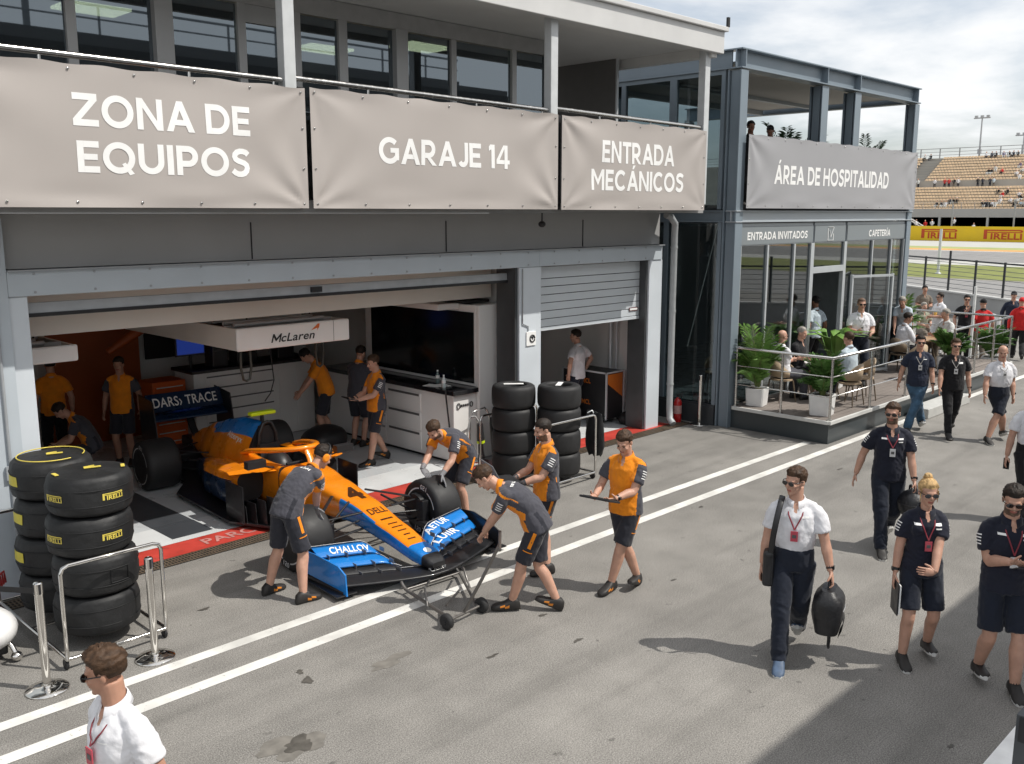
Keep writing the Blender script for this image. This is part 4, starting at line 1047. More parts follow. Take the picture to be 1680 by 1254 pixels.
q=W(jk); q.tube([cen+V((0,0,.02)),cen+(V(hd_)-cen)*.5,V(hd_)],.017,8); q.tube([V(hd_)+V((-.12,-.12,.0)),V(hd_)+V((.2,.2,.03))],.016,8); q.build('handle',M_jack,jk)
for p in (w0,w1):
    d=(w1-w0).normalized(); q=W(jk); 
    q.tube([p-d*.03,p-d*.02,p+d*.02,p+d*.03],[.06,.08,.08,.06],18); q.cyl(p-d*.04,p+d*.04,.02,8); q.build('wheel',M_rubber,jk)
# ------------------------------------------------------------------ covered tyre stacks on a chrome cart, bottom left
M_blank=mat('quilted_black_fabric',(.0095,.010,.011),.62,var=.2,scale=7,bump=.35,bscale=14)
M_yl=mat('label_yellow',(.56,.47,.04),.5,var=.1,scale=20); M_ylp=mat('logo_yellow',(.72,.58,.10),.5,var=.05)
def wob(b,amp,fq,seed):
    o=V((seed*3.1,seed*1.7,seed))
    for i,p in enumerate(b.v):
        q=V(p); n=mnoise.noise(q*fq+o)+.5*mnoise.noise(q*fq*2.7+o)
        r=V((q.x,q.y,0)); 
        if r.length>.05: b.v[i]=tuple(q+r.normalized()*n*amp)
def covered_tyre(x,y,z,r,h,label,seed,kind,rz):
    t=thing('covered_tyre',label,'tyre',(x,y,z),rz,'covered tyres stacked on the chrome cart')
    b=MB(); prof=[(.02,.0),(r*.6,0),(r*.86,.012),(r*.955,h*.10),(r*.992,h*.25),(r,h*.5),(r*.992,h*.75),(r*.955,h*.90),(r*.88,h*.985),(r*.72,h),(r*.4,h+.006),(.02,h+.008)]
    pp=[]
    for a,c in zip(prof,prof[1:]):
        for k in range(3): pp.append((a[0]+(c[0]-a[0])*k/3,a[1]+(c[1]-a[1])*k/3))
    pp.append(prof[-1]); b.lathe(pp,72); wob(b,.010,5.5,seed); cov=b.build('cover',M_blank,t)
    b=MB()
    for zz in (h*.30,h*.70): b.tube([((r*.995+.002)*math.cos(q),(r*.995+.002)*math.sin(q),zz) for q in np.linspace(0,2*math.pi,49)[:-1]],.004,5,loop=True)
    b.build('seam',M_blank,t)
    tree=bvh_of(cov)
    def wrap(p):  # p.x = arc length, p.y unused
        a=p.x/r; d=V((math.cos(a),math.sin(a),0)); hh=tree.ray_cast(d*2+V((0,0,p.z)),-d,3)
        return (hh[0]+d*.005) if hh[0] is not None else d*r+V((0,0,p.z))
    def rect(a0,a1,z0,z1,m,nm):
        b=MB(); n=8
        for k in range(n): b.quad([wrap(V((r*(a0+(a1-a0)*i/n),0,zz))) for i,zz in ((k,z0),(k+1,z0),(k+1,z1),(k,z1))])
        b.build(nm,m,t)
    if kind=='logo':
        for a in (-.55,-2.0,.9):
            b=MB(); pirelli(b,(r*a,0,h*.52),(1,0,0),(0,0,1),.20,.062,fn=wrap,lift=0); b.build('label_lettering',M_ylp,t)
    if kind=='patch':
        for a in (-2.2,-.3,1.4): rect(a-.28,a+.28,h*.40,h*.66,M_yl,'label')
    if kind=='pocket':
        b=MB()
        for (a0,a1,z0,z1) in ((-.75,-.75,.35,.7),(-.3,-.3,.35,.7),(-.75,-.3,.7,.7),(-.75,-.3,.35,.35)):
            b.tube([wrap(V((r*(a0+(a1-a0)*k/6),0,h*(z0+(z1-z0)*k/6)))) for k in range(7)],.005,5)
        b.build('pocket',M_blank,t)
    return t
def top_strap(t,r,h,m,ring):
    b=MB(); b.box((.03,.02,h+.016),(.15,.035,.006),rz=.6); b.box((-.01,.03,h+.02),(.10,.018,.006),rz=.9)
    if ring: b.tube([(r*.80*math.cos(q),r*.80*math.sin(q),h+.012) for q in np.linspace(.2,5.9,50)],.006,5)
    else:
        for a in (-2.3,.5): b.box((r*.78*math.cos(a),r*.78*math.sin(a),h*.985+.012),(.035,.10,.006),rz=a)
    b.build('cover_strap',m,t)
ranks=('topmost','second from the top','third from the top','bottom')
faceang=math.atan2(-1,-1)+.45
for k in range(4):
    h=.385; z=.13+(3-k)*h
    t=covered_tyre(3.30+(.015,-.01,.012,0)[k],8.90+(0,.012,-.006,0)[k],z,.385,h-.004,'black covered tyre %s in the front stack, %s'%(ranks[k],('with small yellow logos','with small yellow logos','with a stitched pocket','plain and bulging')[k]),k+1,('logo','logo','pocket','none')[k],faceang+1.05)
    if k==0: top_strap(t,.385,h,M_ylp,False)
for k in range(4):
    h=.385; z=.13+(3-k)*h
    t=covered_tyre(3.26+(0,.015,-.01,0)[k],9.70,z,.385,h-.004,'black covered tyre %s in the rear stack, %s'%(ranks[k],('with yellow patch and yellow rim line','with a yellow patch','with a yellow patch','with no patch showing')[k]),k+9,('patch','patch','patch','none')[k],faceang+1.0)
    if k==0: top_strap(t,.385,h,M_ylp,True)
def caster(q,p,r=.05): 
    q.tube([V(p)+V((-.012,0,0)),V(p)+V((.012,0,0))],r,12)
def cart(name,label,x0,x1,y0,y1,hf,hb):
    t=thing(name,label,'cart',((x0+x1)/2,(y0+y1)/2,0))
    q=W(t); zb=.11
    for a,c in (((x0,y0),(x1,y0)),((x1,y0),(x1,y1)),((x1,y1),(x0,y1)),((x0,y1),(x0,y0)),((x0,(y0+y1)/2),(x1,(y0+y1)/2))): q.tube([(*a,zb),(*c,zb)],.018,8)
    q.build('base_frame',M_chrome,t)
    for y,hh in ((y0,hf),(y1,hb)):
        q=W(t); r=.07
        q.tube([(x0,y,zb),(x0,y,hh-r),(x0+.02,y,hh-.02),(x0+r,y,hh),(x1-r,y,hh),(x1-.02,y,hh-.02),(x1,y,hh-r),(x1,y,zb)],.018,10); q.build('hoop',M_chrome,t)
    for x in (x0,x1):
        for y in (y0,y1):
            q=W(t); caster(q,(x,y+.05,.05)); q.bar((x,y+.05,.05),(x,y+.02,.1),.03,.03); q.build('caster',M_black,t)
    return t
cart('tyre_cart','chrome tyre cart carrying two stacks of covered tyres beside the post barrier',2.80,3.72,8.36,10.18,.98,1.05)
# stanchions
def stanchion(label,p,h=.98):
    t=thing('barrier_post',label,'stanchion',(p.x,p.y,0),0,'polished barrier posts')
    b=MB(); b.lathe([(.175,0),(.178,.008),(.172,.018),(.10,.030),(.045,.036),(.03,.05)],40); b.build('base',M_chrome,t)
    b=MB(); b.lathe([(.034,.045),(.034,h-.11)],20); b.build('pole',M_chrome,t)
    b=MB(); b.lathe([(.036,h-.11),(.037,h-.10),(.037,h-.01),(.03,h),(.005,h+.004)],20,mis=[0]*4)
    b.bb(-.039,.039,-.010,.010,h-.10,h-.012,mi=1); b.bb(-.010,.010,-.039,.039,h-.10,h-.012,mi=1); b.build('belt_head',[M_chrome,M_black],t)
    return t
stanchion('polished steel barrier post nearest the camera, left of the covered tyre stacks',at(78,1132))
stanchion('polished steel barrier post just right of the covered tyre stacks',at(255,1080))
stanchion('lone polished steel barrier post in front of the pavilion side glass',at(1147,697))
pA=at(78,1132); bl=MB(); e0=V((pA.x,pA.y,.90)); e1=V((pA.x-1.0,pA.y+1.35,.90)); bl.bar(e0,e1,.004,.05)
tag(bl.build('barrier_belt',M_black),'black retractable belt running left from the near barrier post','belt')
# white equipment trolley cut by the left edge
tr=thing('equipment_trolley','white fairing of a small trolley with a chrome caster, cut by the left edge','trolley',(2.45,9.2,0))
p=at(2,1035,.25)
q=W(tr); q.ball((p.x-.16,p.y+.02,.30),(.30,.34,.2),20,12); q.build('fairing',mat('fairing_white',(.8,.8,.8),.25,var=.03,coat=.5),tr)
q=W(tr); pc=at(28,1078,.04); q.tube([V((pc.x-.12,pc.y+.2,.28)),V((pc.x-.02,pc.y+.04,.14)),V((pc.x,pc.y,.06))],.022,8); q.ball((pc.x,pc.y,.05),(.05,.05,.045),12,8); q.build('caster',M_chrome,tr)
q=W(tr); q.bb(p.x-.45,p.x+.02,p.y-.1,p.y+.35,.05,.17); q.build('chassis',M_black,tr,bevel=.02)
q=W(tr)
for k in range(5):
    a=p+V((.05+.03*k,.35+.04*k,.33)); q.tube([a+V((-.3,0,.03*k)),a+V((-.1,.05,-.05)),a+V((.05,.02,.04)),a+V((.08,.1,-.1))],.012,6)
q.build('hose',mat('red_hose',(.30,.02,.02),.4),tr)
# ------------------------------------------------------------------ bare tyre stacks by the middle pier
def bare_tyre(x,y,z,r,h,label,mark):
    t=thing('slick_tyre',label,'tyre',(x,y,z),random.uniform(0,6),'bare slick tyres stacked by the middle pier')
    b=MB(); b.lathe([(r*.58,h*.06),(r*.62,0),(r*.86,.002),(r*.95,h*.06),(r*.99,h*.18),(r,h*.4),(r,h*.6),(r*.99,h*.82),(r*.95,h*.94),(r*.86,h*.998),(r*.62,h),(r*.58,h*.94),(r*.56,h*.5)],48); b.build('tread',M_tyre,t)
    b=MB(); b.lathe([(r*.57,h*.80),(r*.3,h*.72),(.05,h*.74),(.01,h*.74)],24); b.build('rim',M_rim,t)
    if mark:
        b=MB(); b.box((.0,.0,h+.006),(r*.9,.08,.006),rz=.5); b.build('strip',M_lett,t)
        b=MB(); b.box((.0,.0,0),(.001,.001,.001)); 
    return t
for k in range(4):
    bare_tyre(10.02,9.86,.12+.345*(3-k),.335,.342,'bare black slick tyre, %s of the left stack by the pier'%(ranks[k] if k<3 else 'lowest'),k==0)
for k in range(4):
    bare_tyre(10.50,9.36,.12+.345*(3-k),.335,.342,'bare black slick tyre, %s of the right stack by the pier'%(ranks[k] if k<3 else 'lowest'),k==0)
cart('tyre_cart','steel tyre cart under the bare tyre stacks beside the middle pier',9.66,10.92,8.98,10.22,1.02,1.0)
bg=thing('black_bag','limp black cloth bag hanging from the right hoop of the tyre cart','bag',(11.02,9.1,.3))
b=MB()
rings=[]
for i in range(11):
    t_=i/10; w_=(.13+.05*math.sin(t_*2.6))*(1-.5*max(0,t_-.8)*3); d_=.03+.075*math.sin(min(1,t_*1.15)*math.pi*.75)
    rings.append([(.01+.05*t_+d_*math.cos(q)*(1+.22*math.sin(3*q+2*t_)),w_*math.sin(q)*(1+.14*math.cos(4*q+3*t_)),.72-.68*t_+.02*math.sin(5*q)) for q in np.linspace(0,2*math.pi,29)[:-1]])
b.loft(rings); b.build('cloth',M_blank,bg)
b=MB(); b.tube([(.02,0,.66),(-.05,.0,.76),(-.1,.05,.72)],.012,6); b.build('strap',M_alu,bg)
# ------------------------------------------------------------------ inside the big garage
ct=thing('work_counter','long white drawer counter with a black worktop along the right garage wall','counter',(10.4,12.8,0))
q=W(ct); q.bb(9.93,10.99,11.13,14.7,.06,1.16); q.build('carcass',M_offwhite,ct,bevel=.006)
q=W(ct); q.bb(9.98,10.99,11.17,14.65,.01,.058); q.build('plinth',M_black,ct)
q=W(ct); q.bb(9.86,10.99,11.06,14.75,1.162,1.235); q.build('worktop',M_blackg,ct,bevel=.006)
M_slot=mat('slot_grey',(.10,.10,.10),.5)
for c_,(y0,y1) in enumerate(((11.95,12.85),(12.88,13.75))):
    for z0,z1 in (((.12,.42),(.45,.75),(.78,1.08)) if c_==0 else ((.12,.40),(.43,.60),(.63,.80),(.83,.95),(.98,1.08))):
        q=W(ct); q.bb(9.912,9.929,y0,y1,z0,z1); q.bb(9.908,9.9115,y0+.03,y1-.03 if c_ else y1-.05,z1-.05,z1-.012,mi=1 if c_==0 else 2); q.build('drawer',[M_offwhite,M_slot,mat('slot_pale',(.35,.34,.33),.5)],ct)
q=W(ct); q.tube([(9.84,11.22,1.25),(9.835,11.2,1.1),(9.90,11.18,.5),(9.91,11.16,.02)],.014,6); q.build('cable',M_black,ct)
tu=thing('screen_unit','tall white unit with a large black screen above the worktop','screen',(10.7,12.5,1.24))
q=W(tu); q.bb(10.42,10.995,11.12,14.1,1.238,2.58); q.bb(10.42,10.995,11.04,11.119,.02,2.58); q.build('cabinet',M_offwhite,tu,bevel=.01)
q=W(tu); q.bb(10.405,10.419,11.16,13.9,1.29,2.46); q.build('screen',mat('screen_black',(.006,.008,.009),.12,var=0),tu,bevel=.004)
q=W(tu); q.bb(9.95,10.41,11.5,14.1,2.50,2.60); q.build('canopy',M_offwhite,tu,bevel=.01)
q=W(tu); q.bb(10.3,10.9,11.3,12.2,2.605,2.64); q.tube([(10.4,11.9,2.62),(10.2,12.3,2.70),(10.5,12.8,2.64)],.02,6); q.build('top_clutter',M_black,tu)
b=MB(); 
for s_,w_,h_ in (('Ọ',0,0),): pass
o_=V((10.17,11.128,.97))
em=MB(); em.tube([(o_.x-.14+.035*math.cos(a),11.118,o_.z+.045*math.sin(a)) for a in np.linspace(0,2*math.pi,13)[:-1]],.008,5,loop=True); em.tube([(o_.x+.14+.03*math.cos(a),11.118,o_.z+.04*math.sin(a)) for a in np.linspace(0,2*math.pi,13)[:-1]],.008,5,loop=True)
for k in range(4): em.bb(o_.x-.085+k*.045,o_.x-.06+k*.045,11.116,11.122,o_.z-.02,o_.z+.02)
em.T=None; em.v=[tuple(V(p)-V(ct.location)) for p in em.v]; em.build('end_panel_mark',M_black,ct)
def bottle(x,y,label,m):
    t=thing('water_bottle',label,'bottle',(x,y,1.236)); b=MB(); b.lathe([(.03,0),(.034,.01),(.034,.06),(.031,.075),(.034,.09),(.034,.14),(.02,.175),(.014,.185),(.014,.2)],16); b.build('body',m,t)
    b=MB(); b.lathe([(.016,.2),(.016,.222),(.004,.224)],12); b.build('cap',M_lett,t)
    b=MB(); b.lathe([(.0355,.085),(.0355,.135)],16); b.build('label_band',M_lett,t)
bottle(9.98,11.42,'clear water bottle with white cap, nearest the worktop corner',mat('bottle_clear',(.55,.62,.62),.1,var=0,spec=.8))
bottle(10.22,11.85,'darker water bottle standing further back on the worktop by the screen',mat('bottle_dark',(.12,.17,.17),.15,var=0,spec=.8))
pp=thing('paper_sheets','loose white papers lying on the black worktop','papers',(10.0,11.7,1.237)); b=MB(); b.box((0,0,.004),(.21,.3,.005),rz=.3); b.box((.08,-.12,.012),(.2,.28,.004),rz=-.2); b.build('sheet',M_lett,pp)
# hose trolley
ht=thing('hose_trolley','chrome hoop trolley with a black nozzle and yellow strap beside the counter end','trolley',(10.3,10.78,0))
q=W(ht); q.tube([(10.02,10.85,.05),(10.02,10.85,.8),(10.08,10.86,.90),(10.4,10.9,.93),(10.5,10.9,.8),(10.6,10.88,.06)],.016,8); q.tube([(10.02,10.85,.08),(10.3,10.6,.08),(10.6,10.88,.08)],.016,8); q.build('frame',M_chrome,ht)
q=W(ht); q.tube([(10.16,10.76,.72),(10.18,10.76,.40)],[.05,.065],12); q.tube([(10.15,10.76,.38),(10.13,10.74,.05)],.022,8); q.tube([(10.2,10.76,.38),(10.24,10.74,.05)],.022,8); q.build('nozzle',M_black,ht)
q=W(ht); q.tube([(10.175,10.76,.44),(10.18,10.76,.40)],[.067,.068],12); q.build('strap',M_neon,ht)
q=W(ht); q.tube([(10.02,10.84,.8),(9.92,10.8,.6),(9.93,10.8,.3),(10.05,10.8,.1)],.012,6); q.tube([(10.03,10.84,.84),(10.1,10.8,.84),(10.16,10.76,.72)],.014,6); q.build('hose',mat('grey_hose',(.3,.3,.3),.5),ht)
q=W(ht); q.tube([(10.52,10.88,.75),(10.55,10.86,.3),(10.52,10.8,.05)],.03,8); q.bb(10.2,10.62,10.6,10.8,.02,.14); q.build('tool_rest',M_black,ht)
# overhead gantries
def gantry(label,x0,x1,y0,y1,z0,z1,logo):
    t=thing('overhead_gantry',label,'gantry',((x0+x1)/2,y0,z0))
    q=W(t); q.bb(x0,x1,y0,y0+.05,z0,z1); q.build('front_panel',M_white,t,bevel=.03)
    q=W(t); q.bb(x0+.01,x0+.05,y0+.052,y1,z0+.01,z1-.01); q.build('side_panel',M_cream,t); q=W(t); q.bb(x1-.05,x1-.01,y0+.052,y1,z0+.01,z1-.01); q.build('side_panel',M_cream,t)
    q=W(t); q.bb(x0+.05,x1-.05,y0+.055,y1,z0+.02,z0+.06); q.build('tray',M_dark,t)
    for k in range(3): q=W(t); q.tube([(x0+.1,y0+.25+.3*k,z1+.02),(x1-.3,y0+.25+.3*k,z1+.02)],.03,8); q.build('rack_tube',M_alu,t)
    for y in np.arange(y0+.4,y1,.8): q=W(t); q.bb(x0+.05,x1-.05,y,y+.05,z1-.05,z1); q.build('cross_member',M_alu,t)
    q=W(t)
    for x in (x0+.5,x1-.3):
        for y in (y0+.6,y1-.4): q.cyl((x,y,z1-.05),(x,y,2.9),.012,6)
    q.build('hanger_rod',M_black,t)
    if logo:
        q=W(t); cx=(x0+x1)/2-.05; text_at(q,'McLaren',(cx,y0,(z0+z1)/2-.02),(1,0,0),(0,0,1),.115,width=.72,off=.014,shear=.25,lift=.006); q.build('lettering',M_black,t)
        q=W(t); q.add([(cx+.30,y0-.006,z0+.20),(cx+.42,y0-.006,z0+.29),(cx+.45,y0-.006,z0+.29),(cx+.44,y0-.006,z0+.24),(cx+.40,y0-.006,z0+.19),(cx+.41,y0-.006,z0+.23)],[(0,5,1),(5,4,3,2,1)]); q.build('swoosh',mat('logo_orange',(.75,.17,.03),.5),t)
        q=W(t); q.bb(x1-.29,x1-.284,y0-.002,y0,z0+.01,z1-.01); q.build('panel_joint',M_slot,t)
    return t
gantry('white overhead equipment gantry with black lettering and orange swoosh above the car',6.42,8.28,11.6,15.2,2.18,2.5,True)
gantry('plain white overhead gantry end beside the left door pier',3.0,4.32,11.6,15.2,2.30,2.50,False)
def hangloop(label,x,y,z,w_,h_):
    b=MB(); b.tube([(-w_/2,0,0),(-w_/2-.01,0,-h_*.6),(-w_*.35,0,-h_*.95),(0,0,-h_),(w_*.35,0,-h_*.95),(w_/2+.01,0,-h_*.6),(w_/2,0,0)],.018,8)
    tag(b.build('hanging_hose',mat('dark_hose',(.05,.048,.04),.5),None,loc=(x,y,z)),label,'hose')
hangloop('dark looped hose hanging from the left corner of the lettered gantry',6.62,11.75,2.2,.14,.46)
hangloop('dark looped hose hanging from the right end of the lettered gantry',8.2,12.3,2.2,.12,.5)
b=MB(); b.tube([(0,0,0),(.03,.02,-.4),(.05,0,-.75),(-.02,0,-.95),(-.1,.05,-1.08)],.009,6); tag(b.build('power_cable',M_black,None,loc=(7.75,13.0,2.2)),'thin black cable dropping from the gantry to the car camera','cable')
# cabinets along the back
bc=thing('drawer_cabinet','white drawer cabinet run along the back of the garage','cabinet',(8.6,15.3,0))
q=W(bc); q.bb(7.45,9.85,15.0,15.7,0.02,1.34); q.build('carcass',M_offwhite,bc,bevel=.006)
for k in range(6):
    q=W(bc); q.bb(7.65,9.0,14.984,14.999,.1+.2*k,.28+.2*k); q.bb(7.68,8.97,14.978,14.9835,.245+.2*k,.268+.2*k,mi=1); q.build('drawer',[M_offwhite,M_slot],bc)
for x in (9.1,9.48):
    q=W(bc); q.bb(x,x+.34,14.984,14.999,.1,1.28); q.build('door',M_offwhite,bc)
q=W(bc); q.bb(7.4,9.9,14.95,15.72,1.342,1.39); q.build('worktop',M_black,bc)
rc=thing('tool_chest','orange red tool chest with shallow drawers at the back of the garage','tool chest',(7.0,15.2,0))
q=W(rc); q.bb(6.72,7.3,15.0,15.5,.08,1.28); q.build('carcass',mat('chest_orange',(.55,.10,.015),.4,var=.05),rc,bevel=.01)
for k in range(7):
    q=W(rc); q.bb(6.75,7.27,14.982,14.999,.14+.155*k,.27+.155*k); q.bb(6.78,7.24,14.972,14.9815,.245+.155*k,.262+.155*k,mi=1); q.build('drawer',[mat('chest_orange',(1,1,1)),M_alu],rc)
for (x0,x1,y,z0,z1,nm,lab,m) in ((5.75,7.35,16.85,0,2.89,'wall_panel','dark orange partition panel on the back wall of the garage',mat('deep_orange',(.36,.075,.012),.5,var=.1,scale=1)),(7.45,10.9,16.8,1.4,2.89,'wall_panel','black equipment wall above the back cabinets',mat('equipment_black',(.014,.014,.015),.6)),(4.6,5.5,16.6,0,1.6,'wall_panel','pale low panel at the back left of the garage',M_offwhite)):
    b=MB(); world_obj(b.bb(x0,x1,y,y+.05,z0,z1),nm,m,((x0+x1)/2,y,z0),lab,'panel')
sc_=thing('monitor','dark monitor with a dim blue picture above the back cabinets','monitor',(7.5,15.3,1.39))
q=W(sc_); q.bb(7.3,7.85,15.3,15.34,1.62,2.06); q.bb(7.55,7.6,15.3,15.34,1.39,1.62); q.build('case',M_black,sc_,bevel=.01)
q=W(sc_); q.bb(7.33,7.82,15.294,15.2995,1.65,2.03); q.build('screen',mat('blue_screen',(.01,.02,.09),.3,var=0,emit=(.02,.06,.4),estr=.35),sc_)
for i,(x,y,w_,h_,lab) in enumerate(((8.05,15.3,.3,.5,'black instrument box beside the blue monitor on the back cabinets'),(8.6,15.35,.4,.34,'low black charger box on the back cabinets'),(9.4,15.35,.35,.6,'tall black instrument box at the right of the back cabinets'))):
    t=thing('equipment_box',lab,'equipment',(x,y,1.391)); b=MB(); b.bb(-w_/2,w_/2,-.15,.15,0,h_); b.build('case',M_black,t,bevel=.015)
    b=MB(); b.bb(-w_*.4,w_*.4,-.156,-.1505,h_*.55,h_*.9); b.build('display',M_blackg,t)
hm=thing('black_cover','black dust cover draped over a low machine behind the car','cover',(9.1,13.6,0)); b=MB(); b.ball((0,0,.16),(.42,.38,.26),20,12); wob(b,.05,4,3); b.build('cloth',M_black,hm)
arm=thing('signal_arm','dark orange angled crane arm high at the back of the garage','arm',(7.2,15.8,1.9)); q=W(arm); q.tube([(6.35,15.8,1.75),(6.9,15.75,2.1),(7.7,15.7,2.6)],[.06,.10,.13],10); q.build('boom',mat('deep_orange',(1,1,1)),arm)
# second garage
fc=thing('flight_case','black flight case on wheels with metal edges and an orange corner in the second garage','flight case',(14.3,11.7,0))
q=W(fc); q.bb(13.98,14.5,11.25,12.35,.10,1.02); q.build('body',M_black,fc,bevel=.008)
q=W(fc)
for x in (13.97,14.51):
    for y in (11.24,12.36): q.bb(x-.015,x+.015,y-.015,y+.015,.1,1.03)
q.bb(13.96,14.52,11.23,11.25,1.0,1.03); q.bb(13.955,13.975,11.23,12.37,1.0,1.03); q.build('edge_profile',M_alu,fc)
q=W(fc); q.add([(14.02,11.246,.98),(14.48,11.246,.98),(14.48,11.246,.50),(14.02,11.246,.80)],[(0,3,2,1)]); q.build('orange_panel',M_orange,fc)
q=W(fc)
for z in (.82,.40): text_at(q,'MCL',(13.976,11.75,z),(0,-1,0),(0,0,1),.09,width=.22,off=.02)
q.build('lettering',M_orange,fc)
fc2=thing('flight_case','lower black flight case behind the person in the second garage','flight case',(12.9,13.0,0))
q=W(fc2); q.bb(12.1,13.5,12.7,13.3,.08,.95); q.build('body',M_black,fc2,bevel=.01); q=W(fc2); q.bb(12.1,13.5,12.69,12.699,.92,.94); q.build('edge_profile',M_alu,fc2)
M_ext=mat('extinguisher_red',(.45,.012,.012),.25,var=.03,coat=.4)
def extinguisher(x,y,z,label):
    t=thing('fire_extinguisher',label,'extinguisher',(x,y,z)); b=MB(); b.lathe([(.075,0),(.08,.02),(.08,.40),(.06,.46),(.03,.48),(.022,.50)],20); b.build('cylinder',M_ext,t)
    b=MB(); b.cyl((0,0,.5),(0,0,.55),.022,10); b.bar((-.03,-.02,.56),(.04,-.1,.58),.02,.015); b.bar((-.03,-.02,.53),(.03,-.1,.53),.02,.012); b.build('valve',M_black,t)
    b=MB(); b.tube([(.02,0,.53),(.1,-.01,.5),(.105,-.01,.3),(.09,-.02,.1)],.012,8); b.build('hose',M_black,t)
    b=MB(); b.lathe([(.0815,.18),(.0815,.34)],20); b.v=[p for p in b.v]; b.build('label_band',mat('extinguisher_label',(.5,.3,.28),.5,var=.3,scale=30),t)
extinguisher(14.48,10.98,.52,'red fire extinguisher hung on the right inner wall of the second garage')
extinguisher(15.18,10.42,.0,'red fire extinguisher standing on the ground beside the downpipe')
bb2=thing('kit_bag','slumped black kit bag on the floor by the second garage wall','bag',(14.4,11.02,.01)); b=MB(); b.ball((0,0,.10),(.28,.16,.14),18,10); wob(b,.03,6,5); b.build('cloth',M_blank,bb2)
b=MB(); b.cyl((14.52,11.6,0),(14.52,11.6,3.4),.035,10); b.cyl((14.52,11.45,0),(14.52,11.45,3.4),.02,8); world_obj(b,'wall_pipe',M_alu,(14.52,11.6,0),'grey service pipes up the wall behind the flight case','pipe')
# ------------------------------------------------------------------ people
def cloth_mat(name,col,rough=.8,sheen=.15,var=.10): return mat(name,col,rough,var=var,scale=9,bump=.45,bscale=13,sheen=sheen,spec=.25)
def skin_mat(name,col): 
    m=mat(name,col,.5,var=.10,scale=14,bump=.04,bscale=60,spec=.4)
    b=m.node_tree.nodes['Principled BSDF']; b.inputs['Subsurface Weight'].default_value=.08; b.inputs['Subsurface Radius'].default_value=(.02,.008,.005); b.inputs['Subsurface Scale'].default_value=.3
    return m
SK={'a':skin_mat('skin_light',(.53,.305,.22)),'b':skin_mat('skin_tan',(.44,.24,.165)),'c':skin_mat('skin_brown',(.27,.13,.08)),'p':skin_mat('skin_pale',(.62,.36,.26))}
M_lips=mat('lips',(.36,.12,.09),.45,var=.05)
M_eye=mat('eye_dark',(.03,.022,.018),.2,var=0)
def hair_mat(name,col): return mat(name,col,.6,var=.45,scale=38,bump=.5,bscale=60,stretch=(1,.35,.6),spec=.3)
HR={'brown':hair_mat('brown_hair',(.060,.033,.018)),'dark':hair_mat('dark_hair',(.022,.015,.011)),'black':hair_mat('black_hair',(.010,.009,.009)),'blond':hair_mat('blond_hair',(.50,.33,.15)),'grey':hair_mat('grey_hair',(.30,.28,.25)),'stub':hair_mat('stubble_hair',(.13,.08,.055)),'auburn':hair_mat('auburn_hair',(.13,.055,.022))}
C_or=cloth_mat('team_orange_cloth',(.80,.255,.012)); C_gr=cloth_mat('team_grey_cloth',(.064,.064,.078)); C_dk=cloth_mat('team_dark_cloth',(.026,.027,.036))
C_wh=cloth_mat('white_shirt_cloth',(.74,.74,.77)); C_nv=cloth_mat('navy_polo_cloth',(.012,.014,.026)); C_bk=cloth_mat('black_cloth',(.011,.011,.013)); C_nvl=cloth_mat('navy_tshirt_cloth',(.018,.024,.045))
C_tr=cloth_mat('navy_trouser_cloth',(.012,.016,.028)); C_jn=cloth_mat('blue_jeans',(.055,.115,.19),var=.3); C_red=cloth_mat('red_cloth',(.55,.02,.02)); C_pl=cloth_mat('pale_blue_cloth',(.50,.58,.64)); C_gn=cloth_mat('green_print_cloth',(.22,.33,.28),var=.4); C_gy=cloth_mat('grey_white_cloth',(.60,.61,.60)); C_br=cloth_mat('taupe_cloth',(.18,.15,.12)); C_sage=cloth_mat('sage_cloth',(.26,.27,.20))
M_shoe=mat('black_shoe',(.022,.020,.019),.6,var=.2,scale=20); M_sole=mat('white_sole',(.62,.62,.60),.6); M_soled=mat('dark_sole',(.03,.028,.026),.7); M_shoeb=mat('blue_shoe',(.07,.11,.18),.6,var=.2,scale=20); M_shoeo=mat('orange_shoe_stripe',(.65,.22,.02),.5); M_sock=mat('black_sock',(.015,.015,.016),.9)
M_glove=mat('black_glove',(.045,.045,.05),.65,var=.2); M_gloveg=mat('grey_glove',(.20,.20,.21),.7,var=.2)
M_lens=mat('dark_lens',(.010,.010,.012),.08,var=0,spec=.7); M_band=mat('red_lanyard',(.24,.03,.045),.6); M_bandg=mat('grey_lanyard',(.32,.31,.30),.6); M_badge=mat('white_badge',(.72,.72,.72),.35); M_badger=mat('red_badge',(.50,.07,.10),.35); M_watch=mat('watch_black',(.012,.012,.013),.3)
def remesh(mb,vox,it=3,fac=.5):
    me=bpy.data.meshes.new('tmp'); me.from_pydata(mb.v,[],mb.f); me.update()
    o=bpy.data.objects.new('tmp',me); COL.objects.link(o)
    r=o.modifiers.new('r','REMESH'); r.mode='VOXEL'; r.voxel_size=vox; r.adaptivity=0
    sm=o.modifiers.new('s','SMOOTH'); sm.factor=fac; sm.iterations=it
    out=bpy.data.meshes.new_from_object(o.evaluated_get(bpy.context.evaluated_depsgraph_get()))
    bpy.data.objects.remove(o); bpy.data.meshes.remove(me)
    out.polygons.foreach_set('use_smooth',[True]*len(out.polygons))
    return out
def link_mesh(me,name,mats,parent,fn=None):
    me.name=name; me.materials.clear()
    for m in mats: me.materials.append(m)
    if fn:
        idx=[]
        for p in me.polygons: idx.append(fn(V(p.center),V(p.normal)))
        me.polygons.foreach_set('material_index',idx)
    o=bpy.data.objects.new(name,me); COL.objects.link(o); o.parent=parent; return o
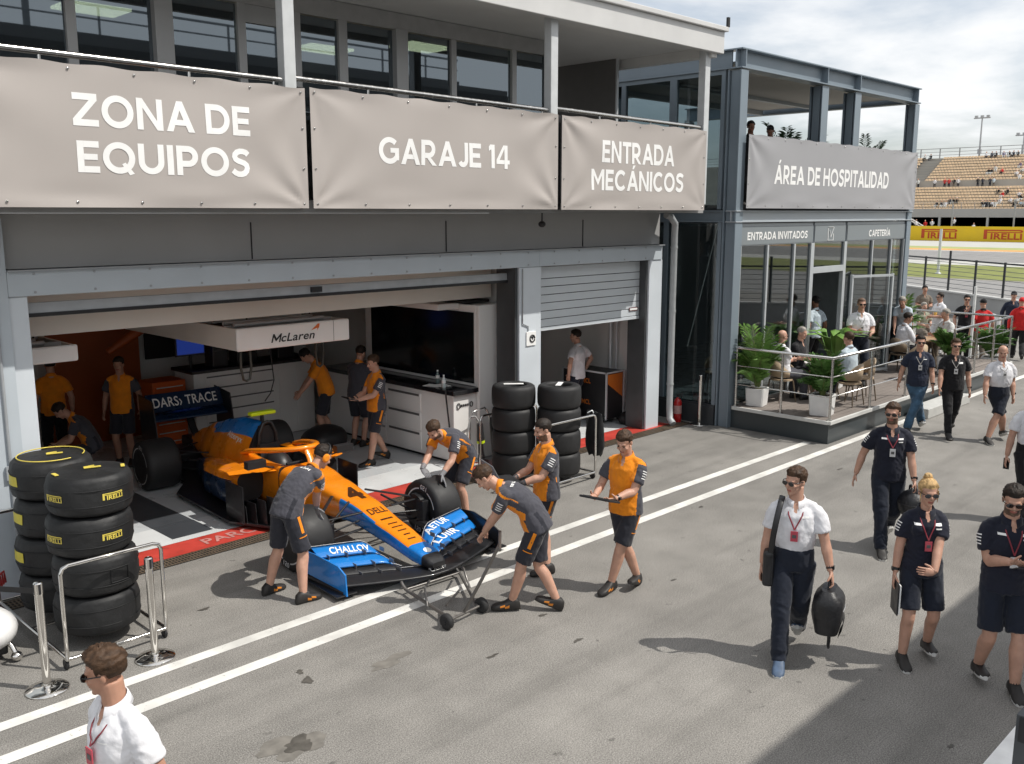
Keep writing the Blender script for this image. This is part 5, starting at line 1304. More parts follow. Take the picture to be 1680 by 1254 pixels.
def wrinkle(me,amp,seed,fq=9.0,st=(1,1,.55),joints=()):
    o=V((seed*2.3,seed*1.1,seed*.7))
    n_=len(me.vertices); co=np.empty(n_*3,np.float32); no=np.empty(n_*3,np.float32)
    me.vertices.foreach_get('co',co); me.vertex_normals.foreach_get('vector',no)
    co=co.reshape(-1,3); no=no.reshape(-1,3); am=np.empty(n_,np.float32); ns=mnoise.noise
    for i,(x,y,z) in enumerate(co.tolist()):
        q=V((x*st[0],y*st[1],z*st[2]))
        am[i]=ns(q*fq+o)*.6+(1-abs(ns(q*fq*1.9+o*2)))*.55-.35+.25*ns(q*fq*4+o)
        for (jx,jy,jz,jr,ja) in joints:
            d2=((x-jx)**2+(y-jy)**2+(z-jz)**2)/(jr*jr)
            if d2<4:
                qq=V((x*5,y*5,z*19+3*ns(V((x*6,y*6,z*3))+o)))
                am[i]+=ja*(.55-abs(ns(qq+o)))*math.exp(-d2)*1.6
    me.vertices.foreach_set('co',(co+no*(am*amp)[:,None]).ravel()); me.update()
def ik(a,c,l1,l2,pole):
    d=c-a; L=d.length; mx=(l1+l2)*.998
    if L>mx: c=a+d*(mx/L); d=c-a; L=mx
    u=d/L; x=(l1*l1-l2*l2+L*L)/(2*L); h=math.sqrt(max(0,l1*l1-x*x))
    pp=(V(pole)-u*V(pole).dot(u)); pp.normalize()
    return a+u*x+pp*h, c
def sm(pts,r,n=12,ref=None): # smooth an open chain of points and radii
    P=[];Rr=[]
    m=len(pts)
    for i in range(m-1):
        p0,p1,p2,p3=[V(pts[max(0,min(m-1,k))]) for k in (i-1,i,i+1,i+2)]
        for k in range(n):
            t=k/n; t2=t*t;t3=t2*t
            P.append(.5*((2*p1)+(p2-p0)*t+(2*p0-5*p1+4*p2-p3)*t2+(3*p1-p0-3*p2+p3)*t3)*1.0)
            a,c=r[i],r[i+1]
            if isinstance(a,(tuple,list)): Rr.append((a[0]+(c[0]-a[0])*t,a[1]+(c[1]-a[1])*t))
            else: Rr.append(a+(c-a)*t)
    P.append(V(pts[-1])); Rr.append(r[-1])
    return P,Rr
def person(label,pos,face,feet=None,h=1.78,lean=0,side=0,twist=0,hy=0,hp=0,hands=(None,None),palms=(None,None),elbow=(None,None),top='polo',topm=(C_bk,),tfn=None,bot='trousers',botm=C_tr,skin='a',hair='short',hairm='brown',beard=False,glasses=None,shoes=(M_shoe,M_soled),sock=.0,glove=(None,None),lanyard=None,build=1.0,female=False,seat=None,det=1.0,group=None,pz=0,collar=None,curl=.5,stripes=False,backtext=None,chest=None,legstripe=None,cap=None,muffs=False,belt=None,watch=None,pshift=(0,0)):
    s=h/1.78; zg=pos[2] if len(pos)>2 else 0.0
    root=thing('person',label,'person',(pos[0],pos[1],zg),R_(face-90),group)
    Mi=(Matrix.Translation(root.location)@Matrix.Rotation(R_(face-90),4,'Z')).inverted()
    def loc(p):
        if p is None: return None
        if p[0]=='w': return Mi@V(p[1:4])
        return V(p)*s
    X=V((1,0,0))
    L1,L2=.435*s,.425*s
    # feet: ankle targets (left is -x)
    ft=[]
    for k,sg in ((0,-1),(1,1)):
        f=feet[k] if feet else (sg*.1,0,0,-sg*8,0)
        f=list(f)+[0]*(5-len(f)) if f[0]!='w' else list(f)+[0]*(6-len(f))
        if f[0]=='w': q=Mi@V((f[1],f[2],zg)); lift,yaw,pit=f[3],f[4],f[5]; q=V((q.x,q.y,0))
        else: q=V((f[0]*s,f[1]*s,0)); lift,yaw,pit=f[2],f[3],f[4]
        ft.append((V((q.x,q.y,.085*s+lift)),R_(yaw),R_(pit)))
    mid=(ft[0][0]+ft[1][0])/2
    if seat is not None: P=V((pshift[0],pshift[1],seat+.10*s))
    else:
        cx=mid.x+pshift[0]; cy=mid.y+pshift[1]
        z=.955*s
        for k,sg in ((0,-1),(1,1)):
            hx=cx+sg*.09*s; d2=(ft[k][0].x-hx)**2+(ft[k][0].y-cy)**2
            z=min(z,ft[k][0].z+math.sqrt(max(.05,(.995*(L1+L2))**2-d2))+.045*s)
        P=V((cx,cy,z+pz))
    def Ud(f): # spine direction at fraction f of the lean
        a=R_(lean*f); b=R_(side*f); return V((math.sin(b),math.sin(a)*math.cos(b),math.cos(a)*math.cos(b)))
    def Xd(f):
        t=R_(twist*f); x=V((math.cos(t),math.sin(t),0)); u=Ud(f); return (x-u*x.dot(u)).normalized()
    u0,u1,u2=Ud(.45),Ud(.8),Ud(1.05)
    W_=P+u0*.15*s; Cm=W_+u1*.17*s; N=Cm+u2*.205*s
    Xc=Xd(1); Fc=u2.cross(Xc); X0=Xd(0); F0=u0.cross(X0)
    shw=(.160 if female else .178)*s*(.5+.5*build)
    S=[N-u2*.074*s+Xc*sg*shw-Fc*.01*s for sg in (-1,1)]
    # head frame
    hyr=R_(hy+twist); hpr=R_(hp+lean*.55)
    Fh=V((-math.sin(hyr)*math.cos(hpr),math.cos(hyr)*math.cos(hpr),-math.sin(hpr))); Xh=V((math.cos(hyr),math.sin(hyr),0)); Uh=Xh.cross(Fh)
    nd=(u2*.7+Uh*.3+Fh*.12).normalized()
    Hc=N+nd*.068*s+Uh*.115*s+Fh*.012*s
    HR_=Matrix((Xh,Fh,Uh)).transposed()
    def hp_(x,y,z): return Hc+HR_@(V((x,y,z))*s)
    vox=(.0072 if det>=1 else .0105)*s
    b=MB()
    # --- head and neck
    jw=.9 if female else 1.0
    b.ball(hp_(0,-.014,.036),(.0755*s,.096*s,.083*s),20,14,rot=HR_)
    b.ball(hp_(0,.024,-.03),(.062*s*jw,.068*s,.088*s),16,12,rot=HR_)
    b.ball(hp_(0,.036,-.082),(.047*s*jw,.046*s,.036*s),14,10,rot=HR_)
    b.ball(hp_(0,.066,-.10),(.026*s*jw,.022*s,.018*s),10,8,rot=HR_)
    b.tube([hp_(0,.085,.012),hp_(0,.103,-.022),hp_(0,.099,-.036)],[.008*s,.014*s,.016*s],8)
    b.ball(hp_(0,.074,.018),(.05*s,.02*s,.014*s),12,8,rot=HR_)
    b.ball(hp_(0,.084,-.064),(.024*s,.012*s,.011*s),10,8,rot=HR_)
    for sg in (-1,1):
        b.ball(hp_(sg*.077,-.012,-.008),(.010*s,.020*s,.032*s),8,8,rot=HR_); b.ball(hp_(sg*.04,.066,-.03),(.022*s,.02*s,.02*s),8,6,rot=HR_)
    b.tube([N-u2*.03*s-Fc*.005*s,N+nd*.03*s,hp_(0,-.018,-.05)],[.070*s*(.82 if female else 1),.061*s*(.80 if female else 1),.062*s*(.82 if female else 1)],14)
    # --- torso core under the clothes
    tw=build
    b.tube([P-u0*.06*s,P+u0*.04*s,W_,Cm,N-u2*.09*s,N-u2*.03*s],[(.145*s,.09*s),(.15*s,.095*s),(.128*s*tw,.085*s*tw),(.145*s*tw,.095*s*tw),(.15*s,.085*s),(.08*s,.055*s)],16,ref=X0)
    # --- legs
    hips=[P-u0*.035*s+X0*sg*.094*s for sg in (-1,1)]
    K=[];A=[]
    for k,sg in ((0,-1),(1,1)):
        yaw=ft[k][1]; fd=V((math.sin(-yaw),math.cos(yaw),0))
        pole=(fd*1.0+V((0,.55,0))) if seat is None else V((sg*.12,.3,1))
        kn,an=ik(hips[k],ft[k][0],L1,L2,pole); K.append(kn); A.append(an)
        pts,rr=sm([hips[k],hips[k]*.55+kn*.45,kn,kn*.68+an*.32-fd*.012*s,an],[.088*s,.078*s,.058*s,.062*s*build,.038*s],4)
        b.tube(pts,rr,14)
        b.tube([an+V((0,0,.01)),an+fd*.0-V((0,0,.05*s))],[.034*s,.036*s],10)
    # --- arms
    Wr=[];E_=[];hd=[]
    for k,sg in ((0,-1),(1,1)):
        tgt=loc(hands[k])
        if tgt is None: tgt=S[k]+V((sg*.10,.03,-.505))*s
        pole=V(elbow[k]) if elbow[k] else V((sg*.45,-1,-.25))
        e,wv=ik(S[k],tgt,.285*s,.255*s,pole); E_.append(e); Wr.append(wv)
        pts,rr=sm([S[k]-V((sg*.02,0,0))*s,S[k]*.6+e*.4,e,e*.68+wv*.32,wv],[.056*s*build,.053*s*build,.044*s,.047*s*build,.029*s],4)
        b.tube(pts,rr,12)
        hd.append((wv-e).normalized())
    body=remesh(b,vox,3)
    # --- hands: palm, four fingers, thumb
    hb=[MB(),MB()]
    for k,sg in ((0,-1),(1,1)):
        d=hd[k]; pn_=palms[k]
        if pn_ is None: nrm=V((-sg,.15,0)); thumb_pref=V((0,1,.2))
        else: nrm=V(pn_[0]); thumb_pref=V(pn_[1]); 
        if pn_ is not None and len(pn_)>2 and pn_[2] is not None: d=V(pn_[2]).normalized()
        nrm=(nrm-d*nrm.dot(d)).normalized(); t_=d.cross(nrm); 
        if t_.dot(thumb_pref)<0: t_=-t_
        w0=Wr[k]-hd[k]*.012*s; cu=curl if not isinstance(curl,(tuple,list)) else curl[k]
        q=hb[k]; g=1.12 if glove[k] else 1.0
        q.tube([w0,Wr[k]+d*.02*s,Wr[k]+d*.055*s,Wr[k]+d*.088*s],[(.026*s*g,.019*s*g),(.033*s*g,.018*s*g),(.040*s*g,.016*s*g),(.038*s*g,.012*s*g)],12,ref=t_)
        for i,(o_,ln) in enumerate(((.029,.072),(.010,.081),(-.010,.076),(-.028,.060))):
            p=Wr[k]+d*.082*s+t_*o_*s; dr=(d+t_*o_*1.6).normalized(); pts=[p-d*.01*s]; ang=cu*(.7+.13*i)
            ax=dr; 
            for j in range(3):
                p=p+ax*ln*s*(.42,.33,.25)[j]; pts.append(p.copy())
                a2=ang*(.9,1.0,.6)[j]; ax=(ax*math.cos(a2)+nrm*math.sin(a2)); ax.normalize()
            q.tube(pts,[.0092*s*g,.0088*s*g,.0078*s*g,.0062*s*g],8)
        p=Wr[k]+d*.022*s+t_*.026*s; dt=(d*.62+t_*.68+nrm*.35).normalized(); p2=p+dt*.036*s; dt2=(d*.8+t_*.25+nrm*(.35+.3*cu)).normalized(); p3=p2+dt2*.03*s
        q.tube([p-dt*.01*s,p2,p3,p3+dt2*.016*s],[.0125*s*g,.0105*s*g,.0095*s*g,.006*s*g],8)
    # join bare hands to the body mesh
    def headloc(c): return HR_.transposed()@(c-Hc)/s
    def skinfn(c,n):
        q=headloc(c)
        if q.y>.078 and abs(q.x)<.024 and -.076<q.z<-.054: return 1
        if beard and q.y>-.01 and -.125<q.z<-.045 and abs(q.x)<.08 and (abs(q.x)>.02 or q.z<-.07 or q.z>-.052) and q.z<-.03-.25*max(0,q.y-.02): return 2
        return 0
    mats_=[SK[skin],M_lips,HR['stub'] if beard!='full' else HR['brown']]
    idx=[skinfn(V(p.center),None) for p in body.polygons]
    vs=[v.co.copy() for v in body.vertices]; fs=[list(p.vertices) for p in body.polygons]; n0=len(fs)
    fin=MB(); fin.v=[tuple(p) for p in vs]; fin.f=fs; fin.m=idx; fin.sm=[True]*n0
    for k in (0,1):
        if not glove[k]: fin.add(hb[k].v,hb[k].f,0,True)
    bpy.data.meshes.remove(body)
    fin.build('body',mats_,root)
    for k,sg in ((0,-1),(1,1)):
        if glove[k]:
            q=hb[k]; q.tube([Wr[k]-hd[k]*.07*s,Wr[k]-hd[k]*.03*s,Wr[k]+hd[k]*.01*s],[.037*s,.033*s,.03*s],12); q.sm=[True]*len(q.f); q.build('glove',glove[k],root)
        if watch==k:
            q=MB(); q.tube([Wr[k]-hd[k]*.052*s,Wr[k]-hd[k]*.026*s],[.0345*s,.033*s],14); q.box(Wr[k]-hd[k]*.04*s+V((sg*.03,.012,.0))*s,(.02,.035,.03)); q.build('watch',M_watch,root)
    # --- eyes, brows, hair, glasses
    if det>=1:
        for sg in (-1,1): q=MB(); q.ball(hp_(sg*.031,.083,.0),(.012*s,.007*s,.0055*s),8,6,rot=HR_); q.build('eye',M_eye,root)
    hm=HR[hairm]
    q=MB()
    def hairline(x,y):
        if y>.055: return .072 if hair!='high' else .088
        if y>.022: return .05+(.022)*(y-.022)/.033 if hair not in('crop',) else .045
        if y>-.002: return .012
        if y>-.03: return -.005 if hair!='bun' else -.01
        return -.062
    if hair not in ('bald',) and cap is None:
        R0=(.0815,.1025,.0905); th={'short':.010,'crop':.003,'quiff':.014,'high':.010,'bun':.009,'buzz':.002}.get(hair,.008)
        nu,nv=(44,26) if det>=1 else (22,14); grid=[]; rs_=random.Random(sum(map(ord,label)))
        off=V((rs_.random()*9,rs_.random()*9,0))
        for j in range(nv+1):
            row=[]
            for i in range(nu):
                t=math.pi*(.002+.70*j/nv); a=2*math.pi*i/nu
                d=V((math.sin(t)*math.cos(a),math.sin(t)*math.sin(a),math.cos(t)))
                y=R0[1]*d.y-.014; z=R0[2]*d.z+.036; x=R0[0]*d.x
                e=z-hairline(x,y); k=max(0,min(1,e/.022))
                n=.5+.9*mnoise.noise(V((d.x*7,d.y*4,d.z*7))+off)+.8*mnoise.noise(V((d.x*19,d.y*9,d.z*19))+off)
                ex=th*(.35+.9*n)*k*(1.0 if d.z>.1 else .45)-.007*(1-k)
                if hair=='quiff' and d.z>.3: ex+=.016*max(0,d.y+.2)*k
                row.append((d,x+d.x*ex,y+d.y*ex,z+d.z*ex,e))
            grid.append(row)
        vs=[hp_(g[1],g[2],g[3]) for r in grid for g in r]; fs=[]
        for j in range(nv):
            for i in range(nu):
                i2=(i+1)%nu; c=[(j,i),(j,i2),(j+1,i2),(j+1,i)]
                if max(grid[a][b2][4] for a,b2 in c)>-.004: fs.append([a*nu+b2 for a,b2 in c][::-1])
        q.add(vs,fs,0,True)
        if hair=='bun':
            q.ball(hp_(0,-.05,.14),(.038*s,.038*s,.032*s),14,10,rot=HR_); q.tube([hp_(-.04,-.05,.125),hp_(0,-.03,.16),hp_(.045,-.05,.13)],[.008*s,.012*s,.008*s],8)
            for sg in (-1,1): q.tube([hp_(sg*.074,.035,.03),hp_(sg*.079,.03,-.03),hp_(sg*.076,.034,-.085)],[.006*s,.006*s,.002*s],6)
    if hair=='bald':
        pass
    if det>=1 and glasses is None:
        for sg in (-1,1): q.tube([hp_(sg*.016,.092,.020),hp_(sg*.032,.092,.026),hp_(sg*.05,.079,.020)],[.003*s,.004*s,.003*s],5)
    if q.v: q.build('hair',hm if hair!='bald' else HR['stub'],root)
    if cap is not None:
        q=MB(); 
        q.ball(hp_(0,-.012,.042),(.084*s,.104*s,.094*s),20,12,rot=HR_); q.tube([hp_(0,.05,.052),hp_(0,.10,.055),hp_(0,.165,.04)],[(.078*s,.02*s),(.075*s,.008*s),(.045*s,.004*s)],14,ref=Xh); 
        # keep only the crown above the ears
        keep=[i for i,f in enumerate(q.f) if max(headloc(V(q.v[a])).z for a in f)>.035]
        q.f=[q.f[i] for i in keep]; q.m=[0]*len(keep); q.sm=[True]*len(keep); q.build('cap',cap,root)
    if glasses:
        q=MB()
        for sg in (-1,1):
            q.tube([hp_(sg*.034,.094,-.002),hp_(sg*.034,.100,-.003)],[(.029*s,.021*s),(.027*s,.019*s)],14,ref=Xh)
            q.tube([hp_(sg*.06,.09,.010),hp_(sg*.080,.06,.010),hp_(sg*.083,-.01,.008)],.0035*s,6,mi=1)
        q.tube([hp_(-.01,.1,.006),hp_(.01,.1,.006)],.0035*s,6,mi=1)
        q.build('sunglasses' if glasses!='clear' else 'spectacles',[M_lens,M_blackg],root)
    if muffs:
        for sg in (-1,1):
            q=MB(); q.tube([hp_(sg*.078,-.012,-.008),hp_(sg*.09,-.012,-.008),hp_(sg*.108,-.012,-.008),hp_(sg*.116,-.012,-.008)],[(.034*s,.044*s),(.04*s,.05*s),(.038*s,.048*s),(.024*s,.03*s)],14,ref=Fh); q.build('earmuff',C_or,root)
        q=MB(); q.tube([hp_(sg_*.098,-.012,z_) for sg_,z_ in ((-1,.03),(-.9,.09),(-.5,.135),(0,.148),(.5,.135),(.9,.09),(1,.03))],.009*s,8); q.build('headband',M_black,root)
    # --- clothes
    cw=tw*(1.0); b=MB(); hem=-.085 if top!='tucked' else .05
    rel=.0
    b.tube(*[ (lambda a:a)(v) for v in ([P+u0*hem*s,P+u0*(.03 if top!='tucked' else .095)*s,W_+u0*.02*s,Cm-u1*.02*s,Cm+u2*.08*s,N-u2*.075*s,N-u2*.035*s,N-u2*.005*s],
        [((.192 if top!='tucked' else .135)*s,(.146 if top!='tucked' else .095)*s),((.188 if top!='tucked' else .152)*s,(.144 if top!='tucked' else .116)*s),((.168 if not female else .144)*s*cw,.130*s*cw),(.180*s*cw*(.93 if female else 1),.136*s*cw),(.180*s*(.92 if female else 1),.128*s),(.155*s*(.92 if female else 1),.098*s),(.105*s,.078*s),(.070*s,.062*s)])],24,ref=X0)
    if female:
        for sg in (-1,1): b.ball(Cm+u2*.045*s+Xc*sg*.075*s+Fc*.075*s,(.07*s,.06*s,.065*s),12,8)
    sl=[]
    for k,sg in ((0,-1),(1,1)):
        e=E_[k]; s0=S[k]-Xc*sg*.03*s
        if top=='long':
            pts,rr=sm([s0,S[k]*.6+e*.4,e,e*.6+Wr[k]*.4,Wr[k]-hd[k]*.01*s],[.066*s,.060*s,.053*s,.049*s,.038*s],4)
        elif top=='rolled':
            pts,rr=sm([s0,S[k]*.6+e*.4,e,e*.8+Wr[k]*.2],[.066*s,.060*s,.053*s,.052*s],4)
        else:
            end=S[k]*.32+e*.68
            pts,rr=sm([s0,S[k]*.72+e*.28,end],[.066*s,.068*s,.072*s],5)
        b.tube(pts,rr,16); sl.append((s0,pts[-1]))
        b.ball(S[k]-u2*.010*s-Xc*sg*.014*s,(.058*s,.058*s,.056*s),12,8); b.tube([N-u2*.012*s-Fc*.008*s,S[k]-Xc*sg*.02*s+u2*.012*s],[.050*s,.050*s],12)
    me=remesh(b,(.0095 if det>=1 else .013)*s,4); 
    wrinkle(me,.0120*s,len(label)+face,joints=[(*p_,.15,.8) for p_ in (W_,P+u0*.02)]+[(*E_[k_],.13,.9) for k_ in (0,1)]+[(*(S[k_]-u2*.1),.12,.7) for k_ in (0,1)])
    def tl(c): 
        q=c-Cm; z=q.dot(u2)/s
        if z<0:
            ax=(P-Cm); t=max(0,min(1.25,q.dot(ax)/ax.dot(ax))); q=c-(Cm+ax*t); ff=(Fc*(1-min(t,1))+F0*min(t,1)).normalized(); xx=(Xc*(1-min(t,1))+X0*min(t,1)).normalized()
            return q.dot(xx)/s,q.dot(ff)/s,-t*ax.length/s
        return q.dot(Xc)/s,q.dot(Fc)/s,z
    def sleeve(c):
        for k in (0,1):
            a,e=sl[k]; d=e-a; t=(c-a).dot(d)/d.dot(d)
            x=tl(c)[0]*(-1 if k==0 else 1)
            if x>.165+.02*max(0,tl(c)[2]-.1) and t>.05: return k
        return None
    if tfn is None: fn=(lambda c,n:0) if len(topm)==1 else (lambda c,n:tfnd(c,n))
    def tfnd(c,n):
        x,y,z=tl(c)
        if sleeve(c) is not None: return 1
        lim=-.012 if z>.02 else -.012-.22*(.02-z)
        if z<-.20 and abs(x)>.135 and y<.06: return 2
        return 0 if y>max(lim,-.06) else 1
    tops=list(topm)
    if len(tops)==2: tops=tops+[C_dk]
    nsk=len(tops); tops=tops+[SK[skin]]; fn0=fn
    def fn(c,n):
        q=c-N; z=q.dot(u2)/s; x=q.dot(Xc)/s; y=q.dot(Fc)/s
        if y>.02 and z<.03 and abs(x)<.010+.26*(z+.085) and z>-.085: return nsk
        return fn0(c,n)
    so=link_mesh(me,'shirt',tops,root,fn)
    tree=bvh_of(so)
    # collar
    cm_=collar or topm[0]
    q=MB(); rings=[]
    for i in range(23):
        a=math.pi/2+.26+(2*math.pi-.52)*i/22; fr_=max(0,math.sin(a)); ed_=1-min(1,min(i,22-i)/4)
        def cp(r,z): return N+Xc*(r*math.cos(a))*s+Fc*(r*.95*math.sin(a)+.004)*s+u2*(z-.026*math.sin(a))*s
        lo=-.016-.034*ed_
        rings.append([cp(.064,.034),cp(.071,.036),cp(.094+.006*ed_,lo),cp(.088+.006*ed_,lo-.002)])
    q.loft(rings,caps=True)
    if top!='tee': q.build('collar',cm_,so)
    # trousers or shorts
    b=MB(); b.tube([P-u0*.10*s,P-u0*.04*s,P+u0*.05*s,P+u0*.10*s],[(.16*s,.122*s),(.178*s,.130*s)]+([(.174*s,.132*s),(.168*s,.130*s)] if top=='tucked' else [(.160*s,.118*s),(.145*s,.105*s)]),20,ref=X0)
    for k,sg in ((0,-1),(1,1)):
        kn,an=K[k],A[k]; hh=hips[k]
        if bot=='shorts':
            end=hh*.10+kn*.90
            pts,rr=sm([hh,hh*.5+kn*.5,end],[.098*s,.096*s,.094*s],5)
        else:
            end=an-V((0,0,.02*s)); back=V((0,-.008,0))
            pts,rr=sm([hh,hh*.5+kn*.5,kn,kn*.6+an*.4+back,end],[.106*s,.096*s,.080*s,.074*s,.066*s] if bot!='slim' else [.100*s,.088*s,.070*s,.064*s,.050*s],5)
        b.tube(pts,rr,16)
    me=remesh(b,(.0105 if det>=1 else .014)*s,4); wrinkle(me,.0125*s,face*.7+3,8,joints=[(*K[k_],.13,1.0) for k_ in (0,1)]+[(*(A[k_]+V((0,0,.07))),.14,1.3) for k_ in (0,1)]+[(*(P-u0*.1),.14,.9)])
    po=link_mesh(me,'shorts' if bot=='shorts' else ('jeans' if botm is C_jn else 'trousers'),[botm],root)
    ptree=bvh_of(po)
    if belt:
        q=MB(); q.tube([P+u0*.075*s,P+u0*.105*s],[(.170*s,.130*s),(.168*s,.129*s)],24,ref=X0); q.build('belt',belt,root)
    def stick(tr,a,c,din,wd,nm,m,up=None,n=8,lift=.004):
        """a narrow strip laid on the cloth from a to c"""
        a=V(a);c=V(c); d=(c-a).normalized(); din=V(din).normalized(); w=din.cross(d).normalized()*wd/2; q=MB(); prevp=None
        for i in range(n+1):
            p=a+(c-a)*i/n; pr=[]
            for sgn in (-1,1):
                hh=tr.ray_cast(p+w*sgn-din*.25,din,.6); pr.append(hh[0]-din*lift if hh[0] is not None else None)
            if prevp and None not in pr and None not in prevp: q.quad([prevp[0],prevp[1],pr[1],pr[0]])
            prevp=pr
        if q.v: return q
        return MB()
    if stripes and det>=1:
        for k,sg in ((0,-1),(1,1)):
            a,e=sl[k]; d=(e-a).normalized(); outd=(Xc*sg*1.0+Fc*.25); outd=(outd-d*outd.dot(d)).normalized(); sidev=d.cross(outd)
            q=MB()
            for j in range(4):
                c=a+d*(.075+.026*j)*s*1.0+outd*.0
                st=stick(tree,c-sidev*.03*s+outd*.06*s,c+sidev*.03*s+outd*.06*s,-outd,.010*s,'',None,n=4); q.add(st.v,st.f)
            if q.v: q.build('sleeve_marks',M_lett,so)
    if legstripe and det>=1:
        for k,sg in ((0,-1),(1,1)):
            d=(K[k]-hips[k]).normalized(); outd=V((sg,0,0)); outd=(outd-d*outd.dot(d)).normalized()
            q=MB(); st=stick(ptree,hips[k]+d*.02*s,hips[k]+d*.20*s,-outd,.035*s,'',None); q.add(st.v,st.f)
            cc=hips[k]+d*.24*s; ff=d.cross(outd); st=stick(ptree,cc-ff*.05*s,cc+ff*.05*s,-outd,.010*s,'',None); q.add(st.v,st.f)
            if q.v: q.build('side_stripe',legstripe,po)
    if backtext:
        q=MB(); text_at(q,backtext,Cm+u2*.12*s-Fc*.3,-Xc if False else Xc*-1,u2,.04*s,width=.20*s,off=.02,shear=.2,fn=project(tree,Fc,.005,.2),cut=.03); q.build('back_lettering',M_lett,so)
    if chest and det>=1:
        q=MB()
        for (x,z,wd,hh) in chest:
            c=Cm+Xc*x*s+u2*z*s+Fc*.3; st=stick(tree,c-Xc*wd/2*s,c+Xc*wd/2*s,-Fc,hh*s,'',None,n=4); q.add(st.v,st.f)
        if q.v: q.build('chest_marks',M_lett,so)
    if lanyard:
        bm_,gm,ln=lanyard
        def fr(x,z):
            p=Cm+Xc*x*s+u2*z*s+Fc*.5; hh=tree.ray_cast(p,-Fc,1.0); return hh[0]+Fc*.006 if hh[0] is not None else p-Fc*.36
        q=MB(); bot_=fr(0,ln)+Fc*.012
        for sg in (-1,1):
            pts=[N+Xc*sg*.062*s-Fc*.01*s+u2*.012*s,N+Xc*sg*.066*s+Fc*.035*s-u2*.012*s]+[fr(sg*.062*(1-t),.115+(ln-.115)*t) for t in (0.05,.25,.5,.75)]+[bot_]
            q.tube(pts,[(.006*s,.002)]*len(pts),6,ref=Xc)
        ly=q.build('lanyard',bm_,root)
        q=MB(); rotb=Matrix((Xc,Fc,u2)).transposed(); q.box(bot_-u2*.055*s+Fc*.006,(.062*s,.006,.092*s),rot=rotb); q.box(bot_-u2*.055*s+Fc*.0105,(.035*s,.002,.03*s),rot=rotb,mi=1); q.build('pass_card',[gm,M_slot],ly)
    # --- shoes
    for k,sg in ((0,-1),(1,1)):
        an=A[k]; yaw,pit=ft[k][1],ft[k][2]
        Rf=Matrix.Rotation(yaw,3,'Z')@Matrix.Rotation(-pit,3,'X')
        prof=[(-.088,.024,.062),(-.074,.040,.104),(-.03,.046,.134),(.025,.049,.122),(.07,.051,.090),(.12,.056,.072),(.165,.053,.062),(.195,.041,.052),(.212,.020,.036)]
        rings=[];n=16
        for (y,hw,ht) in prof:
            r=[]
            for i in range(n):
                a=2*math.pi*i/n; x=hw*math.copysign(abs(math.cos(a))**.7,math.cos(a)); z=ht/2+ht/2*math.copysign(abs(math.sin(a))**(.75),math.sin(a))
                r.append(an+Rf@(V((x,y,z-.085))*s))
            rings.append(r)
        q=MB(); q.loft(rings)
        for i,f in enumerate(q.f):
            c=Rf.transposed()@(sum((V(q.v[a]) for a in f),V())/len(f)-an)/s
            q.m[i]=1 if c.z<-.053 else (2 if len(shoes)>2 and abs(c.z+.048-.25*(c.y-.02))<.007 and -.03<c.y<.10 else 0)
        q.sm=[True]*len(q.f)
        q.build('shoe',list(shoes),root)
        if sock:
            q=MB(); d=(K[k]-an).normalized(); q.tube([an-d*.02*s,an+d*sock*s],[.041*s,.040*s],12); q.build('sock',M_sock,root)
    root['_x']=0
    del root['_x']
    return dict(root=root,hand=[root.matrix_basis@p for p in Wr],S=S,M=Mi.inverted(),hd=hd,head=Hc,loc=Mi)
TEAM=dict(topm=(C_or,C_gr,C_dk),collar=C_or,bot='shorts',botm=C_dk,shoes=(M_shoe,M_soled,M_shoeo),sock=.03,stripes=True,legstripe=C_or)
# ---- mechanics outside
pA=person('mechanic in grey with orange earmuffs bending over the left front wheel',(5.02,8.36),8,feet=(('w',5.00,8.62,0,0,0),('w',5.13,8.16,0,-12,0)),h=1.80,lean=58,hy=-6,hp=2,twist=-6,pshift=(0,.06),hands=(('w',5.58,8.98,.80),('w',5.62,8.62,.74)),palms=(((.3,.2,-1),(0,-1,0),(.5,.3,-.8)),((.3,.9,-.3),(0,.3,1),(.35,.1,-.9))),glove=(M_gloveg,M_gloveg),hairm='dark',muffs=True,backtext='McLaren',curl=.35,**TEAM)
pB=person('mechanic in orange and grey leaning over the right front wheel, gloved hands on the tyre',(8.13,9.03),186,feet=(('w',8.10,8.84,0,0,0),('w',8.22,9.22,0,0,0)),h=1.80,lean=68,hp=4,hy=4,pz=-.05,hands=(('w',7.58,8.74,.78),('w',7.50,9.02,.83)),palms=(((0,.5,-1),(-.2,.8,.3),(-.55,.0,-.8)),((0,-.2,-1),(0,-1,0),(-.6,0,-.5))),glove=(M_gloveg,M_gloveg),hairm='brown',beard=True,curl=.3,pshift=(0,-.06),**TEAM)
pC=person('mechanic in grey and orange stooping to push the jack handle at the nose',(6.60,6.34),128,feet=(('w',6.53,6.46,0,10,0),('w',6.86,6.12,.02,0,-22)),h=1.80,lean=58,hp=18,hands=(('w',6.38,6.72,.80),('w',6.62,6.86,.80)),palms=(((0,0,-1),(.5,.5,0)),((0,0,-1),(-.5,-.5,0))),hairm='brown',backtext='McLaren',curl=1.0,pshift=(0,-.02),**TEAM)
pD=person('mechanic in orange polo with cropped hair holding an open laptop',(7.66,7.04),158,feet=(('w',7.86,7.22,.03,0,-25),('w',7.52,6.86,0,0,0)),h=1.80,hp=14,hy=2,hands=((-.12,.36,1.06),(.13,.34,1.05)),palms=(((.2,0,1),(-1,0,0),(.3,1,.0)),((-.2,0,1),(1,0,0),(-.3,1,.0))),glove=(M_glove,M_glove),hair='crop',hairm='dark',beard=True,curl=.5,**TEAM)
